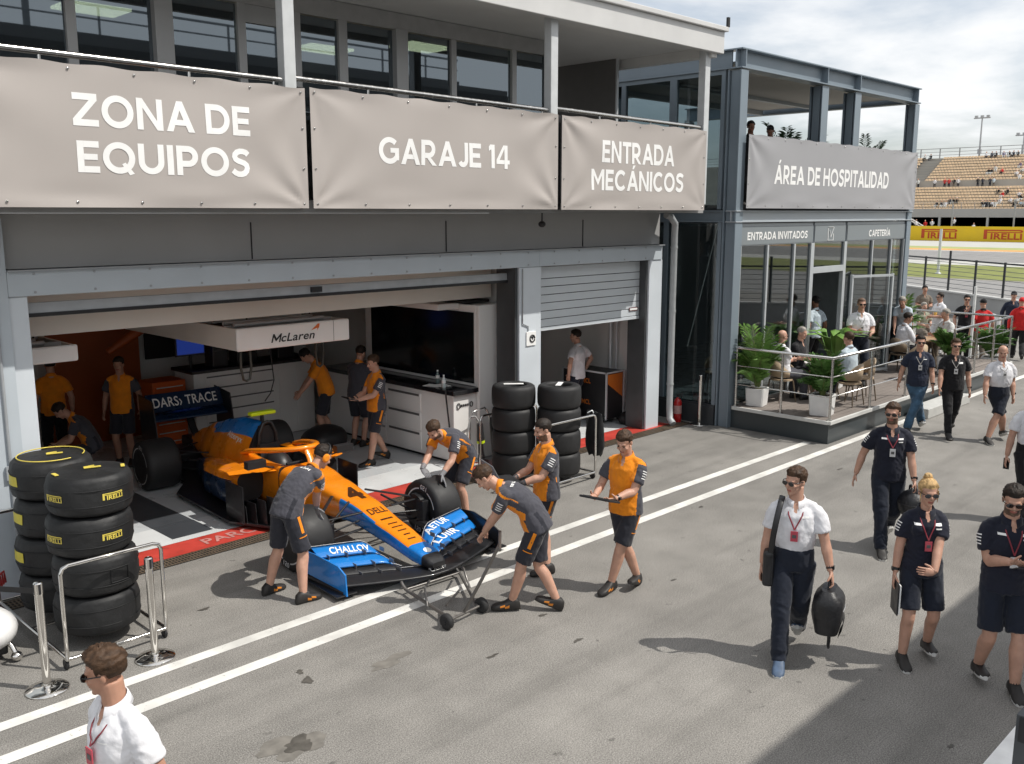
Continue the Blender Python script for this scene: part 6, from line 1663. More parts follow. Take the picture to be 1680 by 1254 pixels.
pE=person('mechanic in orange polo standing on the pit line reading a black tablet',(7.78,6.02),190,feet=(('w',7.64,6.04,0,-5,0),('w',7.97,5.93,.02,8,-20)),h=1.80,hp=24,hy=4,hands=((-.10,.34,1.11),(.16,.30,1.09)),palms=(((.6,0,.8),(-.6,.3,.4),(.3,1,.1)),((-.6,0,.8),(.6,.3,.4),(-.3,1,.1))),hairm='brown',watch=0,curl=.7,**TEAM)
def in_person(p,o):  # carry a held thing at a place given in the holder's own axes
    return p['M']@V(o)
def held(name,label,cat,p,at_,rz=0): 
    q=in_person(p,at_); return thing(name,label,cat,tuple(q),p['root'].rotation_euler[2]+rz)
lp=held('laptop','open dark laptop held by the mechanic with cropped hair','laptop',pD,(0,.50,1.10))
b=MB(); b.box((0,-.02,0),(.36,.25,.022)); b.build('base',M_black,lp,bevel=.004)
b=MB(); b.box((0,.155,.115),(.36,.014,.26),rot=Matrix.Rotation(R_(-28),3,'X')); b.build('lid',mat('laptop_grey',(.16,.16,.17),.4),lp,bevel=.004)
tb=held('tablet','black tablet in a bumper case held by the mechanic on the pit line','tablet',pE,(.02,.45,1.13))
b=MB(); b.box((0,0,0),(.36,.25,.024),rot=Matrix.Rotation(R_(18),3,'X')); b.build('case',M_black,tb,bevel=.008); b=MB(); b.box((0,-.003,.014),(.30,.20,.004),rot=Matrix.Rotation(R_(18),3,'X')); b.build('screen',M_blackg,tb)
# ---- mechanics in the garage
person('mechanic in orange polo standing at the back left of the garage beside the tool chest',(6.2,15.0),232,h=1.78,hairm='dark',det=.8,hp=6,skin='b',**TEAM)
person('mechanic in orange crouching behind the tyre stack at the left pier',(tuple(at(106,664,1.18))[0]+.30,tuple(at(106,664,1.18))[1]-.12),160,feet=((-.16,.12,0,0),(.16,-.15,.03,0,-30)),h=1.78,lean=38,hp=28,pz=-.42,hands=((-.1,.5,.55),(.12,.48,.55)),det=.8,hairm='dark',**TEAM)
person('mechanic in a deep orange shirt with back turned at the far left of the garage',(5.35,15.6),80,h=1.8,hairm='dark',det=.8,topm=(C_or,),bot='trousers',botm=C_bk)
person('mechanic in orange leaning over under the right end of the lettered gantry',(9.30,13.85),150,feet=((-.1,.05,0,0),(.1,-.12,0,0)),h=1.82,lean=26,hp=34,hands=((-.12,.42,.92),(.14,.40,.92)),det=.8,hairm='black',**{**TEAM,'topm':(C_or,)})
pJ=person('mechanic in orange striding past the counter with a small tablet',(9.15,12.15),172,feet=(('w',8.95,12.08,0,0,0),('w',9.38,12.22,.03,0,-22)),h=1.80,hp=14,hands=((-.08,.36,1.10),(.12,.34,1.08)),palms=(((.5,0,.9),(-.6,.3,.3),(.3,1,.1)),((-.5,0,.9),(.6,.3,.3),(-.3,1,.1))),glove=(None,M_glove),hairm='brown',curl=.7,**TEAM)
tb2=held('tablet','small black tablet held by the mechanic striding past the counter','tablet',pJ,(.02,.46,1.13)); b=MB(); b.box((0,0,0),(.26,.18,.018),rot=Matrix.Rotation(R_(15),3,'X')); b.build('case',M_black,tb2,bevel=.004)
person('mechanic half hidden at the worktop behind the striding mechanic',(9.62,13.3),20,h=1.78,lean=10,hp=12,hands=((-.1,.4,1.28),(.15,.42,1.28)),det=.8,hairm='dark',**TEAM)
person('person in white polo and dark trousers with hands on hips in the second garage',(13.72,11.75),100,h=1.84,hands=((-.30,.02,.98),(.30,.02,.98)),elbow=((-1,-.5,0),(1,-.5,0)),feet=((-.12,-.05,0,8),(.14,.1,0,-8)),topm=(C_wh,),botm=C_tr,hairm='dark',shoes=(M_shoe,M_sole),hp=8,hy=20)
person('person in white shirt partly hidden by the middle pier in the second garage',(12.55,11.95),150,h=1.80,hands=((-.1,.28,1.0),(.1,.28,1.02)),topm=(C_wh,),botm=C_bk,hairm='dark',det=.8,hp=15)
# ---- walkers on the paddock
MK=[(.09,.10,.06,.018),(-.09,.10,.06,.02),(-.09,.065,.05,.012)]
pN=person('man in white polo and navy trousers carrying a black backpack by its handle',(7.60,3.92),206,feet=(('w',7.98,4.02,.07,0,-35),('w',7.33,3.85,0,0,6)),h=1.83,hy=-38,hp=4,hands=((-.33,.04,.86),(.25,-.02,.84)),palms=(((1,0,0),(0,1,.1)),None),curl=(1.25,.5),topm=(C_wh,),top='tucked',botm=C_tr,hairm='brown',glasses='sun',lanyard=(M_band,M_badger,-.02),shoes=(M_shoeb,M_sole),watch=0,chest=[(.08,.08,.07,.008),(-.08,.09,.07,.018)],skin='a',build=1.02)
pO=person('man in dark navy team polo carrying a round black helmet bag',(10.98,4.50),212,feet=(('w',11.40,4.62,.07,0,-35),('w',10.78,4.42,0,0,6)),h=1.84,hy=-18,hp=2,hands=((-.30,.04,.86),(.32,-.12,.88)),palms=(((1,0,0),(0,1,.1)),None),curl=(1.25,.45),topm=(C_nv,),botm=C_tr,hairm='brown',hair='short',glasses='sun',lanyard=(M_band,M_badge,.0),shoes=(M_shoe,M_sole),chest=MK,beard=True,stripes=True,watch=0)
pP=person('blond woman with hair in a bun, in navy polo and shorts with a red pass',(8.36,3.04),218,feet=(('w',8.56,3.02,.03,0,-12),('w',8.20,3.10,0,0,4)),h=1.72,female=True,hy=2,hp=6,hands=((-.02,.27,.98),(.26,.02,.80)),palms=(((.1,-1,-.1),(.2,0,1),(.95,.1,.1)),None),topm=(C_nv,),bot='shorts',botm=C_tr,hair='bun',hairm='blond',glasses='sun',lanyard=(M_band,M_badger,-.04),shoes=(M_shoe,M_sole),chest=MK,sock=.03,stripes=True,build=.93,watch=1)
pQ=person('bearded man in navy polo and long shorts looking at a phone in both hands',(8.40,2.32),214,feet=(('w',8.30,2.18,0,0,4),('w',8.42,2.52,.03,0,-14)),h=1.83,hy=-12,hp=16,hands=((-.04,.30,1.20),(.10,.28,1.20)),palms=(((.4,-.3,.6),(.0,.3,1),(.8,.5,.1)),((-.4,-.3,.6),(.0,.3,1),(-.8,.5,.1))),topm=(C_nv,),bot='shorts',botm=C_tr,hairm='dark',glasses='clear',lanyard=(M_band,M_badge,-.06),shoes=(M_shoe,M_sole),chest=MK,sock=.05,beard=True,curl=.9,stripes=True,build=1.05)
pR=person('man in navy T-shirt and blue jeans walking beside the deck',(17.70,6.82),212,feet=(('w',17.46,6.84,0,0,5),('w',17.98,6.78,.05,0,-25)),h=1.84,topm=(C_nvl,),botm=C_jn,hairm='dark',glasses='sun',lanyard=(M_bandg,M_badge,.0),shoes=(M_shoe,M_sole),hands=((-.26,.10,.86),(.28,-.10,.86)),chest=[(-.08,.09,.07,.01)],watch=0)
pS=person('man in black polo and black trousers walking in step with the man in jeans',(17.72,6.14),212,feet=(('w',18.1,6.3,.05,0,-25),('w',17.5,6.1,0,0,5)),h=1.82,topm=(C_bk,),botm=C_bk,bot='slim',hairm='brown',glasses='sun',lanyard=(M_bandg,M_badge,.0),shoes=(M_shoe,M_soled),hands=((-.27,-.08,.86),(.27,.12,.86)),chest=[(-.08,.09,.08,.03)],build=1.05,watch=0)
pT=person('balding man in white shirt and dark shorts walking on the right',(17.82,5.42),222,feet=(('w',17.6,5.46,0,0,5),('w',18.2,5.40,.05,0,-22)),h=1.80,hy=-20,hp=10,topm=(C_wh,),top='tucked',bot='shorts',botm=C_tr,hair='bald',hairm='stub',lanyard=(M_bandg,M_badge,.06),shoes=(M_shoe,M_sole),hands=((-.27,-.02,.84),(.27,.10,.86)),build=1.12,watch=0,chest=[(.08,.07,.06,.008)])
pU=person('man in white polo and black trousers half cut off by the right edge',(13.42,3.62),218,feet=((-.1,-.2,.06,0,-25),(.1,.2,0,0,0)),h=1.80,hy=-14,topm=(C_wh,),top='tucked',botm=C_bk,hairm='dark',glasses='clear',hands=((-.26,0,.86),(.30,.02,.84)),lanyard=(M_bandg,M_badge,.0),chest=[(.09,.09,.05,.012)])
pG=person('man in white shirt and sunglasses passing close to the viewpoint, bottom left corner',(1.80,4.72),186,h=1.82,hy=-44,hp=10,feet=((-.1,.25,0,0),(.1,-.25,.06,0,-25)),topm=(C_wh,),botm=C_tr,hair='quiff',hairm='brown',glasses='sun',lanyard=(M_band,M_badger,.03),chest=[(-.07,.06,.06,.006)],skin='b',build=1.0)
# ---- carried things
M_nylon=mat('black_nylon',(.016,.016,.018),.42,var=.3,scale=9,bump=.5,bscale=18,spec=.5)
def bag_handle(b,a,w,hgt,r=.010):
    b.tube([V(a)+V((-w/2,0,-.02)),V(a)+V((-w/2*.8,0,hgt*.7)),V(a)+V((0,0,hgt)),V(a)+V((w/2*.8,0,hgt*.7)),V(a)+V((w/2,0,-.02))],r,8)
hN=pN['hand'][0]
bp=thing('backpack','black backpack with a grey zip, carried by its top handle','backpack',(hN.x,hN.y,hN.z-.66),R_(20))
b=MB(); rings=[]
for i in range(13):
    t=i/12; z=.11+.40*t; w_=.19*(1-3.2*max(0,t-.78)**1.6)*(.86+.16*math.sin(t*2.6)); d_=.125*(.80+.30*math.sin(t*2.9))*(1-2.2*max(0,t-.8)); rings.append([(w_*math.copysign(abs(math.cos(q))**.45,math.cos(q)),d_*math.copysign(abs(math.sin(q))**.7,math.sin(q)),z) for q in np.linspace(0,2*math.pi,25)[:-1]])
b.loft(rings); wob(b,.008,6,4); b.build('body',M_nylon,bp)
b=MB(); b.loft([[(.11*c,-.085-.05*(1-abs(k)*.4)*0-.055+ .0*k,.10+.16*(k+1)/2+ .0) for c in (0,)] for k in (-1,1)] if False else [[(.115*math.cos(q)*(1-.1*i),-.095-.045*math.sin(math.pi*(i+.3)/4.6),.09+.06*i+.02*math.sin(q)) for q in np.linspace(0,2*math.pi,17)[:-1]] for i in range(5)],caps=True); b.build('front_pocket',M_nylon,bp)
b=MB(); b.tube([(-.09,-.135,.33),(.0,-.142,.345),(.10,-.13,.33)],.005,5); b.build('zip',mat('zip_grey',(.4,.4,.4),.4,.4),bp)
b=MB(); bag_handle(b,(0,0,.50),.11,.085,.012); b.tube([(-.04,-.02,.06),(-.05,-.02,-.03),(0,-.02,-.07),(.05,-.02,-.03),(.04,-.02,.06)],.012,8); b.build('strap',M_black,bp)
b=MB(); b.box((.16,-.03,.36),(.006,.03,.05)); b.build('tag',M_badge,bp)
# shoulder bag on the right side of the same man
rp=in_person(pN,(.20,-.04,.92)); sbg=thing('shoulder_bag','slim black shoulder bag hanging at the side of the man in white polo','bag',tuple(rp-V((0,0,.22))),pN['root'].rotation_euler[2])
b=MB(); b.box((0,0,.16),(.10,.30,.34)); b.build('body',M_nylon,sbg,bevel=.03)
b=MB(); S_=pN['S'][1]; lc=sbg.matrix_basis.inverted()
def LS(o): return Matrix.Rotation(-pN['root'].rotation_euler[2],3,'Z')@(in_person(pN,o)-V(sbg.location))
b.tube([LS((.185,.10,1.02)),LS((.165,.165,1.22)),LS((.145,.155,1.36)),LS((.12,.09,1.50)),LS((.11,.0,1.535)),LS((.115,-.10,1.48)),LS((.15,-.155,1.3)),LS((.19,-.12,1.02))],[(.026,.004)]*8,8,ref=(1,0,.2)); b.build('strap',M_black,sbg)
hO=pO['hand'][0]
hb_=thing('helmet_bag','round black padded helmet bag with short handles','bag',(hO.x,hO.y,hO.z-.47),R_(30))
b=MB(); b.ball((0,0,.185),(.20,.165,.18),24,16); wob(b,.014,7,4); b.build('shell',M_nylon,hb_)
b=MB(); bag_handle(b,(0,.03,.33),.20,.09,.011); bag_handle(b,(0,-.03,.33),.20,.09,.011); b.build('handle',M_black,hb_)
b=MB(); b.tube([(.203*math.cos(q),.168*math.sin(q),.21) for q in np.linspace(0,2*math.pi,33)[:-1]],.006,5,loop=True); b.build('zip',M_black,hb_)
b=MB()
for k in range(4): b.box((.16,-.10+.02*k,.22+.02*k),(.012,.012,.008))
b.build('stitched_mark',M_lett,hb_)
hP=pP['hand'][1]
fo=thing('folder','dark folder with white papers held low by the blond woman','folder',(hP.x,hP.y,hP.z-.20),pP['root'].rotation_euler[2])
b=MB(); b.box((0,.05,-.01),(.012,.20,.29)); b.build('cover',M_black,fo); b=MB(); b.box((-.016,.055,-.01),(.012,.19,.27)); b.build('paper',M_lett,fo)
hq=(pQ['hand'][0]+pQ['hand'][1])/2
qq=in_person(pQ,(.03,.385,1.215)); ph=thing('phone','dark phone held in both hands by the bearded man','phone',tuple(qq),pQ['root'].rotation_euler[2]); b=MB(); b.box((0,0,0),(.16,.085,.012),rot=Matrix.Rotation(R_(25),3,'X')); b.build('body',M_blackg,ph,bevel=.004)
hu=pU['hand'][1]; b=MB(); b.box((0,0,0),(.012,.075,.15)); tag(b.build('phone',M_blackg,None,bevel=.004,loc=(hu.x,hu.y,hu.z-.11)),'dark phone in the lowered hand of the man cut off at the right edge','phone')
# ------------------------------------------------------------------ plants
def leaf_mat(name,col): 
    m=mat(name,col,.5,var=.35,scale=3,spec=.4); b=m.node_tree.nodes['Principled BSDF']
    b.inputs['Subsurface Weight'].default_value=.0
    return m
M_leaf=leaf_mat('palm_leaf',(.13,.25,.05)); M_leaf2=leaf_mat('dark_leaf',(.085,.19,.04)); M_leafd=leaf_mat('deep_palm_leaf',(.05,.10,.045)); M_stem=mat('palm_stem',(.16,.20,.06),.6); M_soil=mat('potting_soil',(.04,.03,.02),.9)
def fronds(b,n,h,sp,seed,leaf=.30,wd=.026,stiff=.5,mi=0,base=0,steps=13):
    rnd=random.Random(seed)
    for i in range(n):
        a=i*2.399+rnd.uniform(-.3,.3); el=rnd.uniform(.55,1.0); L=h*rnd.uniform(.75,1.1); out=sp*rnd.uniform(.6,1.15)*(1.25-el*.55)
        d=V((math.cos(a),math.sin(a),0)); pts=[]
        for k in range(steps+1):
            t=k/steps; pts.append(d*(out*t**1.5+.03)+V((0,0,base+L*(t*el*1.15-stiff*.55*t**3*(1.2-el*.4)))))
        b.tube(pts,[.009*(1-.8*k/steps)+.002 for k in range(steps+1)],4,mi=1)
        for k in range(3,steps+1):
            t=k/steps; p=pts[k]; tg=(pts[k]-pts[k-1]).normalized(); sd=tg.cross(UPZ); 
            if sd.length<.1: sd=V((-d.y,d.x,0))
            sd.normalize(); ln=leaf*(1-.65*abs(t-.5)*1.4)*rnd.uniform(.8,1.15)
            for sg in (-1,1):
                for hh in (0,.5):
                    p_=pts[k-1]+(pts[k]-pts[k-1])*(hh+.25)
                    dirv=(tg*.75+sd*sg*.85+UPZ*rnd.uniform(-.12,.30)).normalized(); w=tg.cross(dirv).cross(dirv).normalized()*wd*.5
                    tip=p_+dirv*ln+UPZ*(-ln*.22); mid=p_+dirv*ln*.5+UPZ*(-ln*.02)
                    b.add([p_,mid+w,tip,mid-w],[(0,1,2),(0,2,3)],mi)
def planter(name,label,x,y,z,pot,sz,n,h,sp,seed,leafm=M_leaf,leaf=.3,wd=.026,stiff=.5,cat='plant',group=None):
    t=thing(name,label,cat,(x,y,z),random.uniform(0,6)*0+.2,group)
    b=MB(); s_=sz/2
    if pot:
        prof=[(.82,0),(.9,.02),(1.0,.97),(1.0,1.0),(.88,1.0),(.86,.9)]
        rings=[[(sx*s_*r*(1 if abs(sx)==1 else 1),sy*s_*r,hh*sz*.95) for sx,sy in ((-1,-.86),(-.86,-1),(.86,-1),(1,-.86),(1,.86),(.86,1),(-.86,1),(-1,.86))] for r,hh in prof]
        b.loft(rings,smooth=False); b.build('pot',mat('pot_white',(.78,.78,.77),.35,var=.05),t)
        b=MB(); b.box((0,0,sz*.88),(sz*.8,sz*.8,.02)); b.build('soil',M_soil,t)
    b=MB(); fronds(b,n,h,sp,seed,leaf,wd,stiff,base=sz*.85 if pot else 0); b.build('foliage',[leafm,M_stem],t)
    return t
planter('potted_palm','feathery palm in a square white pot at the left end of the deck',15.92,9.12,.42,True,.36,26,1.35,.55,1,M_leaf,.34,.024)
planter('potted_plant','bushy bamboo palm in a square white pot at the front corner of the deck',15.98,7.82,.42,True,.40,42,.85,.38,2,M_leaf2,.24,.03,.45)
t_=planter('broad_leaf_plant','broad leaved plant standing by the pavilion doorway',18.75,8.95,.42,True,.36,9,1.25,.6,3,M_leaf,.12,.03)
b=MB(); rnd=random.Random(5)
for i in range(13):
    a=i*2.4; d=V((math.cos(a),math.sin(a),0)); r0=d*.05+UPZ*.4; r1=d*.30+UPZ*(1.0+.25*rnd.random()); r2=d*.78+UPZ*(1.05+.2*rnd.random()); sd=V((-d.y,d.x,0))*.10
    b.add([r0,r1-sd,r1+UPZ*.03,r1+sd,r2],[(0,1,2),(0,2,3),(1,4,2),(2,4,3)],0,True)
b.build('broad_leaf',M_leaf,t_)
planter('potted_palm','tall arching palm behind the tables at the end of the deck',24.3,10.0,.42,True,.4,24,1.35,.7,6,M_leaf,.36,.03)
planter('potted_plant','leafy bush in a white pot by the deck entrance',22.15,7.85,.42,True,.44,40,.72,.42,7,M_leaf2,.26,.034,.45)
planter('potted_plant','leafy bush in a white pot at the far corner of the deck',25.55,8.0,0,True,.46,40,.95,.5,8,M_leaf2,.26,.034,.45)
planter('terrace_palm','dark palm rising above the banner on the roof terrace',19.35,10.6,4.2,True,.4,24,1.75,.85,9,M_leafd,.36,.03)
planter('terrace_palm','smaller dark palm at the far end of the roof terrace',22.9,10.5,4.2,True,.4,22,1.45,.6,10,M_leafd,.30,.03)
# ------------------------------------------------------------------ deck furniture
M_wood=mat('oak_wood',(.36,.22,.11),.5,var=.2,scale=6,stretch=(1,8,1)); M_beige=mat('beige_shell',(.45,.34,.23),.5,var=.06); M_leg=mat('chair_leg',(.16,.12,.08),.5)
def chair(label,x,y,rz,z=.42,m=M_beige,grp='chairs on the deck'):
    t=thing('chair',label,'chair',(x,y,z),R_(rz-90),grp)
    b=MB(); b.loft([[(.22*math.cos(q),.02+.21*math.sin(q),zz) for q in np.linspace(0,2*math.pi,21)[:-1]] for zz in (.42,.45)]); b.build('seat',m,t)
    b=MB(); rr=[]
    for k in range(13):
        a=math.pi+math.pi*k/12; x_,y_=.24*math.cos(a),.02+.22*math.sin(a); top=.60+.22*math.sin(math.pi*k/12)**1.2
        rr.append([(x_,y_,.50),(x_*1.03,y_*1.04,top),(x_*.94,y_*.94,top),(x_*.92,y_*.92,.50)])
    b.loft(rr); b.build('backrest',m,t)
    for sx in (-1,1):
        for sy in (-1,1):
            b=MB(); b.tube([(sx*.16,.02+sy*.15,.42),(sx*.21,.02+sy*.2,0)],[.016,.011],8); b.build('leg',M_leg,t)
    return t
def table(label,x,y,r,h,m,z=.42):
    t=thing('table',label,'table',(x,y,z)); b=MB(); b.lathe([(r*.98,h-.03),(r,h-.02),(r,h-.004),(r*.98,h)],36); b.build('tabletop',m,t)
    for k in range(4):
        a=math.pi/4+k*math.pi/2; b=MB(); b.tube([(r*.3*math.cos(a),r*.3*math.sin(a),h-.03),(r*.72*math.cos(a),r*.72*math.sin(a),0)],[.02,.016],8); b.build('leg',M_leg,t)
    return t
table('pale round cafe table between the seated trio behind the corner plant',17.35,8.45,.42,.74,M_offwhite)
chair('wooden chair inside the pavilion behind the tall side glass',16.4,10.35,200,m=M_wood)
chair('beige shell chair under the man in white behind the left railing',16.62,9.02,-22)
chair('beige shell chair under the man in black with crossed arms',17.42,9.12,-80)
chair('beige shell chair under the person with back turned at the cafe table',17.2,7.86,85)
chair('empty beige shell chair right of the corner plant, facing the cafe table',17.95,7.95,140)
chair('empty pale chair beside the standing man in white shirt',20.9,8.1,60)
table('round oak table in front of the seated man in long white sleeves',22.45,8.55,.5,.74,M_wood)
chair('shell chair under the man in long white sleeves at the oak table',21.6,8.75,-15,m=M_leg)
chair('shell chair under the grey haired man with his back to the paddock',23.2,8.25,170)
chair('taupe shell chair pushed to the far side of the oak table',23.9,8.6,200)
# ------------------------------------------------------------------ people on and around the deck
Z=.42
DP=dict(det=.8)
person('bald man in white shirt seated with crossed arms behind the left railing',(16.66,9.02,Z),-22,seat=.47,feet=((-.12,.42,0,0),(.12,.46,0,0)),hands=((.05,.30,.82),(-.05,.32,.78)),topm=(C_wh,),botm=C_gr,hair='bald',hairm='stub',hp=5,lean=-6,glasses='clear',**DP)
person('man in black shirt seated with crossed arms next to the bald man in white',(17.42,9.10,Z),-95,seat=.47,feet=((-.12,.42,0,0),(.12,.46,0,0)),hands=((.05,.30,.80),(-.05,.32,.76)),topm=(C_bk,),bot='shorts',botm=C_bk,hair='crop',hairm='grey',lean=4,hp=6,**DP)
person('person in pale shirt seated with back to the corner plant',(17.25,7.92,Z),80,seat=.47,feet=((-.12,.42,0,0),(.12,.46,0,0)),hands=((-.1,.38,.78),(.12,.36,.78)),topm=(C_pl,),botm=C_tr,hairm='brown',lean=6,**DP)
pV=person('balding man in white shirt and dark jeans standing at the pavilion door',(19.35,8.72,Z),218,h=1.86,hands=((-.16,.28,1.10),(.12,.30,1.14)),topm=(C_wh,),top='tucked',botm=C_tr,hair='buzz',hairm='stub',glasses='sun',build=1.1,lanyard=(M_bandg,M_badge,-.02))
person('person in pale blue shirt seen from behind inside the pavilion doorway',(19.75,9.95,Z),75,h=1.80,topm=(C_pl,),botm=C_bk,hairm='black',skin='c',**DP)
person('man in long white sleeves seated at the oak table',(21.62,8.74,Z),-32,seat=.47,feet=((-.12,.42,0,0),(.12,.46,0,0)),hands=((-.12,.42,.78),(.14,.40,.78)),top='long',topm=(C_wh,),botm=C_tr,hairm='dark',glasses='sun',skin='b',lean=10,hp=6,hy=-30,**DP)
person('grey haired man in pale shirt seated with his back to the paddock',(23.2,8.3,Z),150,seat=.47,feet=((-.12,.42,0,0),(.12,.46,0,0)),hands=((-.12,.38,.78),(.14,.36,.78)),topm=(C_gy,),botm=C_br,hairm='grey',lean=8,build=1.1,**DP)
person('man in white shirt leaning over the oak table, back half turned',(23.2,9.35,Z),190,h=1.74,lean=38,hands=((-.1,.45,.80),(.12,.45,.80)),topm=(C_pl,),botm=C_bk,hairm='grey',**DP)
person('slim man in white holding a yellow cup behind the deck tables',(27.9,10.25),150,h=1.80,hands=((-.1,.30,1.12),(.12,.26,1.08)),topm=(C_wh,),botm=C_wh,hairm='dark',glasses='sun',**DP)
b=MB(); b.lathe([(.04,0),(.05,.16),(.045,.165),(.03,.02)],14); q=at(1553,505,1.15); tag(b.build('drink_cup',mat('cup_yellow',(.70,.40,.08),.5),None,loc=(27.68,10.28,1.10)),'yellow cup held by the slim man in white','cup')
person('man in black and red polo with sunglasses facing the deck',(27.4,9.35),205,h=1.82,topm=(C_bk,C_red),botm=C_bk,hairm='black',glasses='sun',hands=((-.2,.2,1.15),(.25,.1,.95)),tfn=1,**DP) if False else person('man in black polo with sunglasses and hand at his chin beyond the deck',(27.4,9.35),205,h=1.82,topm=(C_bk,),botm=C_bk,hairm='black',glasses='sun',hands=((-.02,.22,1.42),(.25,.1,.95)),lanyard=(M_band,M_badger,.02),chest=None,**DP)
person('man in black and red team shirt with his back turned beyond the deck',(26.9,8.75),40,h=1.78,topm=(C_bk,C_red),botm=C_br,hairm='black',cap=C_bk,**DP)
person('person in red jacket and red cap walking off beyond the deck corner',(28.6,8.3),20,h=1.76,top='long',topm=(C_red,),botm=C_bk,cap=C_red,hairm='dark',feet=((-.1,.3,0,0),(.1,-.3,.08,0,-35)),**DP)
person('person in dark jacket and dark cap walking ahead of the red jacket',(30.2,9.0),205,h=1.78,top='long',topm=(C_nvl,),botm=C_bk,cap=C_bk,hairm='dark',**DP)
person('man with a camera strap seated against the pit wall fence',(31.0,11.9),215,h=1.75,topm=(C_br,),botm=C_bk,hairm='black',skin='b',hands=((-.12,.3,1.15),(.14,.3,1.15)),**DP)
person('older person in a green print top standing behind the end of the pavilion',(27.5,11.1),215,h=1.66,topm=(C_gn,),botm=C_br,hairm='auburn',hair='bun',female=True,**DP)
person('person with grey hair in a sage top seated low behind the palm',(29.2,11.2),230,seat=.45,feet=((-.12,.42,0,0),(.12,.46,0,0)),hands=((-.1,.35,.7),(.1,.35,.7)),topm=(C_sage,),botm=C_br,hairm='grey',**DP)
person('dark haired person at the left end of the roof terrace, head above the banner',(17.75,10.6,4.2),230,h=1.72,topm=(C_bk,),botm=C_bk,hairm='black',skin='c',**DP)
person('person in black cap on the roof terrace beside the palm, head above the banner',(18.55,10.6,4.2),200,h=1.68,topm=(C_bk,),botm=C_bk,hairm='black',skin='c',cap=C_bk,**DP)
wb=thing('white_board','blank white menu board standing beyond the deck','board',(28.3,8.85,0)); q=W(wb); q.box((28.3,8.85,.95),(.5,.05,.6),rz=R_(45)); q.build('board',M_white,wb); 
for k in (-1,1):
    q=W(wb); q.cyl((28.3+.15*k,8.85+.15*k,0),(28.3+.15*k,8.85+.15*k,.66),.02,6); q.build('leg',M_alu,wb)
b=MB(); b.tube([(0,0,0),(0,0,2.15)],.035,10); b.lathe([(.2,0),(.2,.03),(.04,.05)],16); tag(b.build('white_post',M_white,None,loc=(26.2,8.75,0)),'slim white post standing beyond the deck tables','post')
# ------------------------------------------------------------------ spectators across the track
SPM={'red':C_red,'white':C_wh,'black':C_bk,'navy':C_nvl,'grey':C_gy,'purple':mat('purple_cloth',(.16,.13,.24),.8),'blue':C_pl}
def spect_mesh(col,stand,seed):
    rnd=random.Random(seed); b=MB(); lx=rnd.uniform(-.06,.06)
    if stand:
        b.tube([(0,0,.85),(lx*.3,0,1.1),(lx*.5,0,1.42),(lx*.5,0,1.5)],[(.15,.11),(.17,.12),(.2,.12),(.08,.07)],8,mi=0)
        for s_ in (-1,1): b.tube([(s_*.09,0,.9),(s_*.1,.0,.45),(s_*.1,.0,0)],[.1,.07,.06],6,mi=1); b.tube([(s_*.2,0,1.42),(s_*.26,-.05,1.15),(s_*.15,-.2,1.02)],[.06,.05,.04],6,mi=0)
        hz=1.66
    else:
        b.tube([(0,.05,.0),(lx,.03,.3),(lx,0,.55),(lx,0,.62)],[(.17,.13),(.18,.13),(.21,.12),(.08,.07)],8,mi=0)
        for s_ in (-1,1): b.tube([(s_*.1,.0,.1),(s_*.14,-.42,.12),(s_*.13,-.45,-.3)],[.09,.075,.06],6,mi=1); b.tube([(s_*.2,0,.55),(s_*.28,-.1,.3),(s_*.1,-.3,.25)],[.06,.05,.04],6,mi=0)
        hz=.78
    b.ball((lx,-.02,hz),(.10,.115,.13),10,8,mi=2); b.ball((lx,.02,hz+.045),(.108,.115,.10),10,6,mi=3)
    return b
tiers={'top':[],'upper':[],'lower':[],'walkway':[],'trackside':[]}
